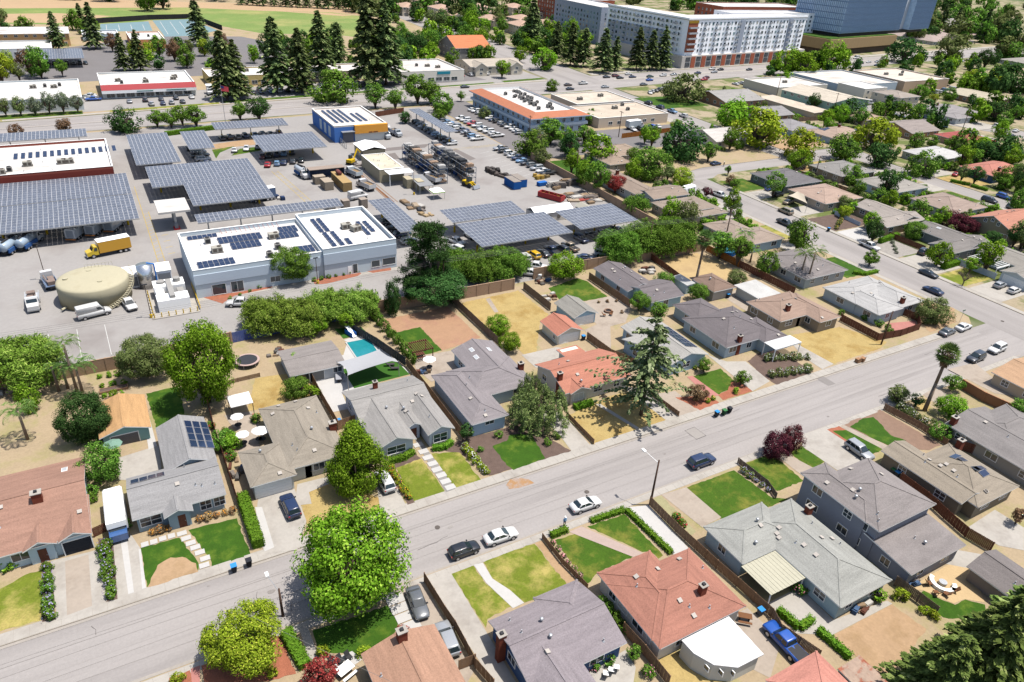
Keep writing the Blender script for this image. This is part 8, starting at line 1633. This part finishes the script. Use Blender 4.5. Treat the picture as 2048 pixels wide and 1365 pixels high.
for i,off in enumerate((-1.1,-.3,.4,1.1)):
    m=MB()
    for a,b in (((-90,124),(-32,124.5)),((-32,124.5),(57.2,124.9)),((57.2,124.9),(113.2,126.2)),((113.2,126.2),(139.5,126.5)),((139.5,126.5),(208,156))):
        w=wire((*a,9.3),(*b,9.3),.9); n=len(m.v); m.v += [(p_[0],p_[1]+off,p_[2]) for p_ in w.v]; m.f += [tuple(k+n for k in f) for f in w.f]; m.m += w.m
    tag(part('power_line',m,[WIRE]),'thin power line strung over the block wall, %s from the street' % ORD[i],'wire','power lines over the wall')
tag(part('power_line',wire((3.5,54.2,8.2),(26,24,9.5),.4),[WIRE]),'white cable dropping from the bottom-left pole over the red maple','wire')
def lampost(label,x,y,h,k=1):
    t=thing('lamp_post',label,'lamp post',(x,y,ZL)); part('shaft',MB().tube((0,0,0),(0,0,h),.08,.06,8),[POLE],t); part('base',MB().tube((0,0,0),(0,0,.7),.28,.28,10),[YELLOW],t); part('lamp_head',MB().box(-.5,-.15,h,.5,.15,h+.15),[DARK],t)
lampost('dark yard lamp post on a yellow base by the pump plant',*(2.07,139.6),7); lampost('yard lamp post before the works building entrance',*(35.3,142.2),6); lampost('twin-headed yard lamp by the grey shelter',*(77.1,189.4),8); lampost('thin yard lamp left of the beige tank',*(-15.4,165.2),8)
st_=thing('street_sign','green street name sign on a thin post at the junction corner','sign',(156.5,71.4)+(ZL,)); part('post',MB().tube((0,0,0),(0,0,3),.04,.04,6),[STEEL],st_); part('blade',MB().box(-.5,-.02,2.75,.5,.02,3.0),[surf('sign_green',S(30,120,80),var=0)],st_)
fp=thing('flagpole','flagpole with a striped flag before the car park redwoods','flagpole',(42.4,286.6)+(ZL,)); part('pole',MB().tube((0,0,0),(0,0,14),.1,.06,8),[STEEL],fp); fl_=part('flag',MB().poly([(0,0,11.6),(2.6,-.3,11.2),(2.6,-.2,12.9),(0,0,13.6)]),[surf('flag_red',S(206,80,90,1.8),var=.05)],fp); part('canton',MB().poly([(.02,-.03,12.6),(1.1,-.16,12.45),(1.1,-.14,13.2),(.02,-.03,13.55)]),[surf('flag_navy',S(50,60,120,1.8),var=0)],fl_)
# wheelie bins
def bin_(label,p,lid,body=(84,88,94),z=ZL):
    t=thing('wheelie_bin',label,'bin',(p[0],p[1],z)); part('body',MB().loft([[(-s,-s,h),(s,-s,h),(s,s,h),(-s,s,h)] for s,h in ((.24,.06),(.33,1.0))]),[surf('bin_%d' % body[0],S(*body),var=.05)],t); part('lid',MB().box(-.36,-.38,1.0,.36,.36,1.08),[surf('lid_%d_%d' % lid[:2],S(*lid,2.0),var=.03)],t); part('wheel',MB().tube((-.3,.3,.12),(.3,.3,.12),.12,.12,10),[TYRE],t)
BL,GN,BK=(60,150,220),(70,130,80),(50,52,58)
for lb_,p_,l_,b_ in (('grey bin with a blue lid out on the street',(81.6,67.6),BL,(84,88,94)),('green bin in the middle of the street trio',(83.1,67.4),GN,(60,110,72)),('black bin at the right of the street trio',(84.4,67.5),BK,(50,52,58)),('blue-lidded bin at the kerb by the stepping-stone lawn',(3.9,68.4),BL,(70,74,80)),('black bin at the kerb by the long clipped hedge',(5.67,68.5),BK,(50,52,58)),('blue-lidded bin by the brown gate fence',(24.1,91.5),BL,(84,88,94)),('blue-lidded bin in the yard beside the blue pickup',(57.7,34.5),BL,(120,126,132)),('blue bin beside the camper van gate',(-8.53,83.8),BL,(60,120,200)),('blue-lidded bin by the salmon-roofed garage',(75.2,98.3),BL,(84,88,94)),('blue-lidded bin behind the tan house',(116.1,101),BL,(84,88,94)),('dark bin with a blue lid on the cross street kerb',(174.3,121.7),BL,(70,74,80)),('green-lidded bin beside the olive-tan house',(96.2,44.4),GN,(84,88,94)),('blue-lidded bin beside the olive-tan house',(96.2,43.7),BL,(84,88,94))): bin_(lb_,p_,l_,b_)
for i,p_ in enumerate(((120.1,69.4),(121.3,69.3))): tag(part('cardboard_box',MB().box(-.5,-.4,0,.5,.4,.9).box(-.5,-.42,.86,.5,-.4,1.1),[surf('cardboard',S(196,150,112),var=.08)],None,(p_[0],p_[1],.04),.3*i),'brown cardboard box left in the street, %s one' % ('larger left' if i==0 else 'right'),'box')
# people
def person(label,p,shirt,trousers,z=ZL,rz=0.):
    t=thing('person',label,'person',(p[0],p[1],z),rz)
    J=[(0,0,.95),(0,0,1.15),(0,0,1.42),(0,0,1.52),(0,.02,1.66),(.19,0,1.42),(.25,.03,1.15),(.24,-.08,.9),(-.19,0,1.42),(-.25,.03,1.15),(-.24,-.08,.9),(.1,0,.9),(.11,-.03,.48),(.11,.02,.07),(.12,-.14,.04),(-.1,0,.9),(-.12,.02,.48),(-.13,.06,.07),(-.14,-.1,.04)]
    E_=[(0,1),(1,2),(2,3),(3,4),(2,5),(5,6),(6,7),(2,8),(8,9),(9,10),(0,11),(11,12),(12,13),(13,14),(0,15),(15,16),(16,17),(17,18)]
    rad=[.15,.145,.15,.06,.1,.065,.048,.04,.065,.048,.04,.1,.065,.05,.045,.1,.065,.05,.045]
    me=bpy.data.meshes.new('body'); me.from_pydata(J,E_,[]); o=link('body',me,t); s=o.modifiers.new('skin','SKIN')
    for i,sv_ in enumerate(me.skin_vertices[0].data): sv_.radius=(rad[i],rad[i]*.8); sv_.use_root=i==0
    o.modifiers.new('sub','SUBSURF').levels=2; o.modifiers['sub'].render_levels=2
    m=bpy.data.materials.new('person_surface'); m.use_nodes=True; n,l=m.node_tree.nodes,m.node_tree.links; tc=n.new('ShaderNodeTexCoord'); sx=n.new('ShaderNodeSeparateXYZ'); rp=n.new('ShaderNodeValToRGB'); mr=n.new('ShaderNodeMapRange'); mr.inputs[2].default_value=1.8
    l.new(tc.outputs['Object'],sx.inputs[0]); l.new(sx.outputs[2],mr.inputs[0]); l.new(mr.outputs[0],rp.inputs[0]); l.new(rp.outputs[0],n['Principled BSDF'].inputs[0]); rp.color_ramp.interpolation = 'CONSTANT'; e=rp.color_ramp.elements
    e[0].color=(.02,.02,.025,1); e[0].position=0; e[1].position=.06; e[1].color=(*S(*trousers),1)
    for ps,c_ in ((.54,S(*shirt,2.0)),(.825,(.32,.18,.12))): x=e.new(ps); x.color=(*c_,1)
    me.materials.append(m)
    part('cap',MB().loft([[(r_*math.cos(a),r_*math.sin(a)+.02,z_) for a in [k*.785 for k in range(8)]] for r_,z_ in ((.112,1.69),(.108,1.76),(.05,1.8))]).box(-.07,-.2,1.69,.07,-.08,1.71),[TRIM],t)
person('person in a blue shirt and dark trousers standing on the pavement by the hedge',(44.4,57.2),(110,170,220),(40,44,54)); person('person in black walking by the navy sedan at the street bend',(191,181.2),(40,40,44),(50,50,56),0.02)
# pool, slide, sail, parasols, pergolas
wp=ccw([(33.1,115.4),(37.3,115.3),(37.2,110.1),(33.1,109.6)]); cx_,cy_=sum(q[0] for q in wp)/4,sum(q[1] for q in wp)/4
o=struct('swimming_pool',MB().prism([(cx_+(q[0]-cx_)*1.12,cy_+(q[1]-cy_)*1.1) for q in wp],ZL,ZL+.12),[CONCNEW])
part_=part('pool_water',MB().poly([(q[0],q[1],ZL+.135) for q in wp]),[surf('pool_water',S(44,150,160,2.2),var=.12,scale=.4,fine=1.5,rough=.06,spec=.5)],o)
rp_=thing('round_pool','round blue above-ground pool beside the orange cedar fence','pool',(134.5,120.9)+(ZL,)); part('wall',MB().tube((0,0,0),(0,0,1.1),2.5,2.5,28,cap=False),[surf('pool_liner',S(40,110,190,1.9),var=.05)],rp_); part('water',MB().tube((0,0,.9),(0,0,.98),2.45,2.45,28),[surf('pool_water2',S(60,176,226,2.2),var=.05,rough=.06)],rp_)
sl=thing('pool_slide','blue and white children\'s slide by the pool','slide',(34.7,118)+(ZL,),.3); part('chute',MB().loft([[(-.4,y_,z_),(.4,y_,z_),(.4,y_,z_+.12),(-.4,y_,z_+.12)] for y_,z_ in ((1.2,1.5),(.4,1.2),(-.8,.3),(-1.4,.15))]),[WHITEM],sl); part('side',MB().box(-.5,-1.2,.1,-.42,1.2,1.0).box(.42,-1.2,.1,.5,1.2,1.0),[surf('slide_blue',S(40,110,200,1.8),var=0)],sl)
def sail(label,c4,z,mat,sag=.35):
    t=thing('shade_sail',label,'shade sail',(c4[0][0],c4[0][1],ZL)); m=MB(); n=8; ox,oy=c4[0]; G4=[[None]*(n+1) for _ in range(n+1)]
    for i in range(n+1):
        for j in range(n+1):
            u,v=i/n,j/n; pu=.14*4; uu=.5+(u-.5)*(1-pu*v*(1-v)*.9); vv=.5+(v-.5)*(1-pu*u*(1-u)*.9)
            p_=[sum(w*q[k] for w,q in zip(((1-uu)*(1-vv),uu*(1-vv),uu*vv,(1-uu)*vv),c4)) for k in (0,1)]; G4[i][j]=(p_[0]-ox,p_[1]-oy,z-ZL-sag*16*u*(1-u)*v*(1-v)+.3*((u+v) % 2))
    for i in range(n):
        for j in range(n): m.poly([G4[i][j],G4[i+1][j],G4[i+1][j+1],G4[i][j+1]])
    link('cloth',m.mesh('cloth',[mat],True),t)
    for q in c4: part('mast',MB().tube((q[0]-ox,q[1]-oy,0),(q[0]-ox,q[1]-oy,z+.2),.06,.05,8),[STEEL],t)
sail('large pale grey shade sail over the artificial turf',[(28.2,105.1),(28.4,99.9),(37.8,100.8),(36.1,105.8)],3.0,surf('sail_grey',S(206,208,212),var=.03,rough=.8)); SC=surf('sail_cream',S(234,222,200),var=.03)
sail('cream shade sail over the boat and tan sedan',[(181,143.4),(180.1,135.1),(185.5,141.1),(186.5,144.6)],2.8,SC); sail('cream shade sail over the front of the pinkish-tan house',[(189.8,139.6),(186.4,134),(193.5,135.1),(194,140)],2.8,SC)
def parasol(label,p,r,mat,z=ZL):
    t=thing('parasol',label,'parasol',(p[0],p[1],z)); m=MB(); n=8; P=[(r*math.cos(k*.785),r*math.sin(k*.785),2.2) for k in range(n)]
    for k in range(n): m.poly([P[k],P[(k+1) % n],(0,0,2.75)])
    part('canopy',m,[mat],t); part('pole',MB().tube((0,0,0),(0,0,2.8),.03,.03,6),[STEEL],t); part('table',MB().tube((0,0,.68),(0,0,.72),.55,.55,14),[DARK],t)
WC=surf('parasol_white',(.5,.49,.47),var=.05)
for lb_,p_,r_,m_ in (('white slatted parasol on the tan patio of the smooth grey house',(43.5,100.6),1.2,WC),('white parasol on the garden patio, upper one',(10,97.1),1.0,WC),('white parasol on the garden patio, lower one',(9.85,92.3),1.0,WC),('white parasol at the back of the taupe house',(12.5,92.1),1.2,WC),('white parasol half hidden by the taupe roof',(12.1,92.3),1.0,WC),('sage-green parasol before the tan-roofed garage',(-6.99,97.6),1.3,surf('sage_cloth',S(150,190,170),var=.03))): parasol(lb_,p_,r_,m_)
gz=thing('gazebo','square white-topped gazebo in the umbrella garden','gazebo',(11.3,101.3)+(ZL,)); part('top',MB().loft([[(-s,-s,h),(s,-s,h),(s,s,h),(-s,s,h)] for s,h in ((1.7,2.3),(1.68,2.4),(.5,2.9),(.05,3.0))]),[WC],gz)
for u in (-1.6,1.6):
    for v in (-1.6,1.6): part('post',MB().box(u-.05,v-.05,0,u+.05,v+.05,2.3),[DARK],gz)
def pergola(label,x0,y0,x1,y1,z,mat,n,along='x',name='pergola'):
    t=thing(name,label,'pergola',(x0,y0,ZL)); w,d=x1-x0,y1-y0; sl_=MB().box(-.05,0,z,.05,d,z+.14).mesh('slat',[mat]) if along == 'x' else MB().box(0,-.05,z,w,.05,z+.14).mesh('slat',[mat])
    for k in range(n): link('slat',sl_,t,((k+.5)*w/n,0,0) if along == 'x' else (0,(k+.5)*d/n,0))
    for u in (.15,w-.15):
        for v in (.15,d-.15): part('post',MB().box(u-.07,v-.07,0,u+.07,v+.07,z),[mat],t)
    part('beam',MB().box(0,.1,z-.2,w,.22,z),[mat],t); part('beam',MB().box(0,d-.22,z-.2,w,d-.1,z),[mat],t)
pergola('brown slatted pergola by the lawn of the smooth grey house',41.4,103.4,45.6,107.0,2.5,WOODRED,11); pergola('white slatted pergola beside the white vinyl fence',188.6,82.6,194.4,90.5,2.6,TRIM,12,'y'); pergola('white close-slatted porch roof of the charcoal-grey house',104.2,76.4,111.4,79.4,2.7,TRIM,34)
# curved and corrugated patio covers
cvp=[(45.1,34.7),(52.2,34.7),(52.1,29.2),(48.3,29.3),(46.2,30.7),(45.2,32.8)]
pc=thing('patio_cover','white quarter-round patio cover behind the russet-roofed house','patio cover',(48,32,ZL)); part('roof',MB().prism([(q[0]-48,q[1]-32) for q in cvp],2.4,2.55),[roofmat(250,250,250,'white')],pc); part('wall',MB().prism([(-.2+(q[0]-48)*.93,(q[1]-32)*.93) for q in cvp],0,2.39),[wallmat(206,204,200)],pc)
for k,(x_,y_) in enumerate(((45.9,31.6),(46.9,30.5),(48.0,29.9))): add_window(pc,x_-48.1,y_-32.2,1.7,'W',1.0,.6,0)
yc=thing('patio_cover','yellowed corrugated patio cover on the light grey house','patio cover',(62,37.2,ZL)); m=MB()
for k in range(20): m.box(-2.95+.295*k,-2.5,2.45+.03*(k % 2),-2.66+.295*k,2.45,2.5+.03*(k % 2))
part('roof',m,[surf('yellowed_sheet',S(224,220,196),var=.08,scale=.5)],yc)
for u in (-2.8,2.8): part('post',MB().box(u-.06,-2.4,0,u+.06,-2.28,2.45),[TRIM],yc)
# play and patio furniture
tp=thing('trampoline','round black trampoline with a pale rim on the dirt','trampoline',(15.1,115.3)+(ZL,)); part('mat',MB().tube((0,0,.85),(0,0,.9),1.75,1.75,28),[BLACKM],tp)
part('rim',MB().loft([[(r_*math.cos(k*.2244),r_*math.sin(k*.2244),z_) for k in range(28)] for r_,z_ in ((1.72,.93),(2.1,.93),(2.12,.86),(1.72,.84))],cap=False),[surf('rim_pink',S(226,196,186),var=.05)],tp)
for k in range(6): part('leg',MB().tube((0,0,0),(0,0,.86),.04,.04,6),[STEEL],tp,(2*math.cos(k*1.05),2*math.sin(k*1.05),0))
def chair(label,p,rz,mat,lounge=False,grp=None):
    t=thing('lounger' if lounge else 'patio_chair',label,'lounger' if lounge else 'chair',(p[0],p[1],ZL+.05),R(rz),grp); L_=1.3 if lounge else .5
    part('seat',MB().box(-.3,-L_/2,.36,.3,L_/2,.44),[mat],t); part('backrest',MB().bar((0,L_/2,.4),(0,L_/2+.35,.9),.58,.07),[mat],t)
    for u in (-.26,.26):
        for v in (-L_/2+.05,L_/2-.05): part('leg',MB().box(u-.025,v-.025,0,u+.025,v+.025,.38),[DARK],t)
GR=surf('rattan',S(86,84,84),var=.15); TK=surf('teak',S(150,104,70),var=.15)
for lb_,p_,a_,m_,l_ in (('black chair on the white patio at the bottom, left one',(10.7,50.7),30,DARK,0),('black chair on the white patio at the bottom, middle one',(11.5,50.5),20,DARK,0),('black chair on the white patio at the bottom, right one',(12.4,50.5),20,DARK,0),('grey lounger on the turf, upper one',(37.7,104.5),70,GR,1),('grey lounger on the turf, lower one',(37.9,103),70,GR,1),('teak chair left of the round fire pit terrace seat',(80.9,28),70,TK,0),('teak chair below the round fire pit terrace seat',(80.3,26.7),150,TK,0),('teak chair at the front of the sand terrace, left',(81.3,26),190,TK,0),('teak chair at the front of the sand terrace, right',(82.8,25.9),220,TK,0),('padded chair by the blue house patio, first',(36.3,36.3),140,TRIM,0),('padded chair by the blue house patio, second',(37.1,36.4),140,TRIM,0),('padded chair by the blue house patio, third',(37.8,36.4),140,TRIM,0),('wooden chair at the stone fire ring, left',(84.9,104.8),60,TK,0),('wooden chair at the stone fire ring, right',(86.3,104.5),-60,TK,0)): chair(lb_,p_,a_,m_,l_)
def table(label,p,w,d,rz,mat):
    t=thing('outdoor_table',label,'table',(p[0],p[1],ZL+.05),R(rz)); part('top',MB().box(-w/2,-d/2,.7,w/2,d/2,.76),[mat],t); part('bench',MB().box(-w/2,-d/2-.5,.4,w/2,-d/2-.2,.45),[mat],t); part('leg',MB().box(-w/2+.2,-.2,0,-w/2+.3,.2,.7),[DARK],t); part('leg',MB().box(w/2-.3,-.2,0,w/2-.2,.2,.7),[DARK],t)
table('oval grey picnic table on the pool terrace',(28,104.1),2.6,1.0,75,surf('grey_plank',S(190,192,200),var=.08)); table('wooden bench table beside the blue pickup',(55.4,34.8),1.6,.8,-40,TK); table('dark dining table under the brown pergola',(43.4,105.2),2.0,1.0,0,WOODRED); table('white square table on the front patio at the bottom',(11.5,49.2),1.8,1.2,20,TRIM)
fr=thing('fire_pit','round stone fire ring on the stamped patio','fire pit',(86.9,106.2)+(ZL+.04,)); part('ring',MB().loft([[(r_*math.cos(k*.3927),r_*math.sin(k*.3927),z_) for k in range(16)] for r_,z_ in ((.9,0),(.9,.35),(.62,.35),(.6,.05))],cap=False),[surf('fire_stone',S(170,140,120),var=.2)],fr); part('ash_bed',MB().tube((0,0,.02),(0,0,.1),.62,.62,16),[DARK],fr)
cr=thing('terrace_seat','round built-in seat with a low table on the sand terrace','seat',(82.7,27.3)+(ZL+.04,)); part('bench',MB().loft([[(r_*math.cos(a),r_*math.sin(a),z_) for r_,z_ in ((1.1,0),(1.6,0),(1.6,.45),(1.1,.45))] for a in [R(100+20*k) for k in range(12)]]),[TRIM],cr); part('table',MB().tube((0,0,0),(0,0,.45),.5,.5,14),[STEEL],cr)
for i,(p_,w_) in enumerate((((-6.01,115.8),4.2),((-5.94,112.7),3.2),((-5.35,110.7),1.5))):
    t=thing('raised_bed','timber raised vegetable bed, %s from the block wall' % ORD[i],'planter',(p_[0],p_[1],ZL)); part('frame',MB().box(-w_/2,-.6,0,w_/2,-.5,.45).box(-w_/2,.5,0,w_/2,.6,.45).box(-w_/2,-.5,0,-w_/2+.1,.5,.45).box(w_/2-.1,-.5,0,w_/2,.5,.45),[WOOD],t); part('soil',MB().box(-w_/2+.1,-.5,0,w_/2-.1,.5,.38),[MULCH],t)
# yard machines
ex=thing('excavator','yellow excavator with its arm raised by the cream building','excavator',(69.6,223.7)+(ZL,),R(40)); part('track',MB().box(-1.4,-1.2,0,1.4,-.75,.8).box(-1.4,.75,0,1.4,1.2,.8),[BLACKM],ex); part('body',MB().box(-1.5,-1.0,.8,.9,1.0,1.7),[YELLOW],ex); part('cab',MB().box(0,.1,1.7,1.1,1.0,2.8),[CARGLASS],ex); part('boom',MB().bar((.9,-.3,1.5),(3.4,-.3,4.2),.3,.4).bar((3.4,-.3,4.2),(5.2,-.3,2.6),.25,.3),[YELLOW],ex); part('bucket',MB().box(4.9,-.7,1.8,5.7,.1,2.5),[STEEL],ex)
ld=thing('wheel_loader','yellow wheel loader with a wide bucket by the blue skips','loader',(95.6,190.7)+(ZL,),R(-70)); part('body',MB().box(-2.2,-.9,.8,1.2,.9,1.7),[YELLOW],ld); part('cab',MB().box(-.6,-.7,1.7,.6,.7,2.9),[CARGLASS],ld); part('bucket',MB().loft([[(2.6,y_,.2),(3.5,y_,.2),(3.0,y_,1.2),(2.6,y_,1.1)] for y_ in (-1.3,1.3)]),[STEEL],ld); part('arm',MB().bar((1,-.5,1.4),(2.8,-.5,.7),.2,.25).bar((1,.5,1.4),(2.8,.5,.7),.2,.25),[YELLOW],ld)
for wx in (-1.4,1.0):
    for s in (-1,1): part('wheel',MB().tube((wx,s*.75,.7),(wx,s*1.15,.7),.7,.7,16),[TYRE],ld)
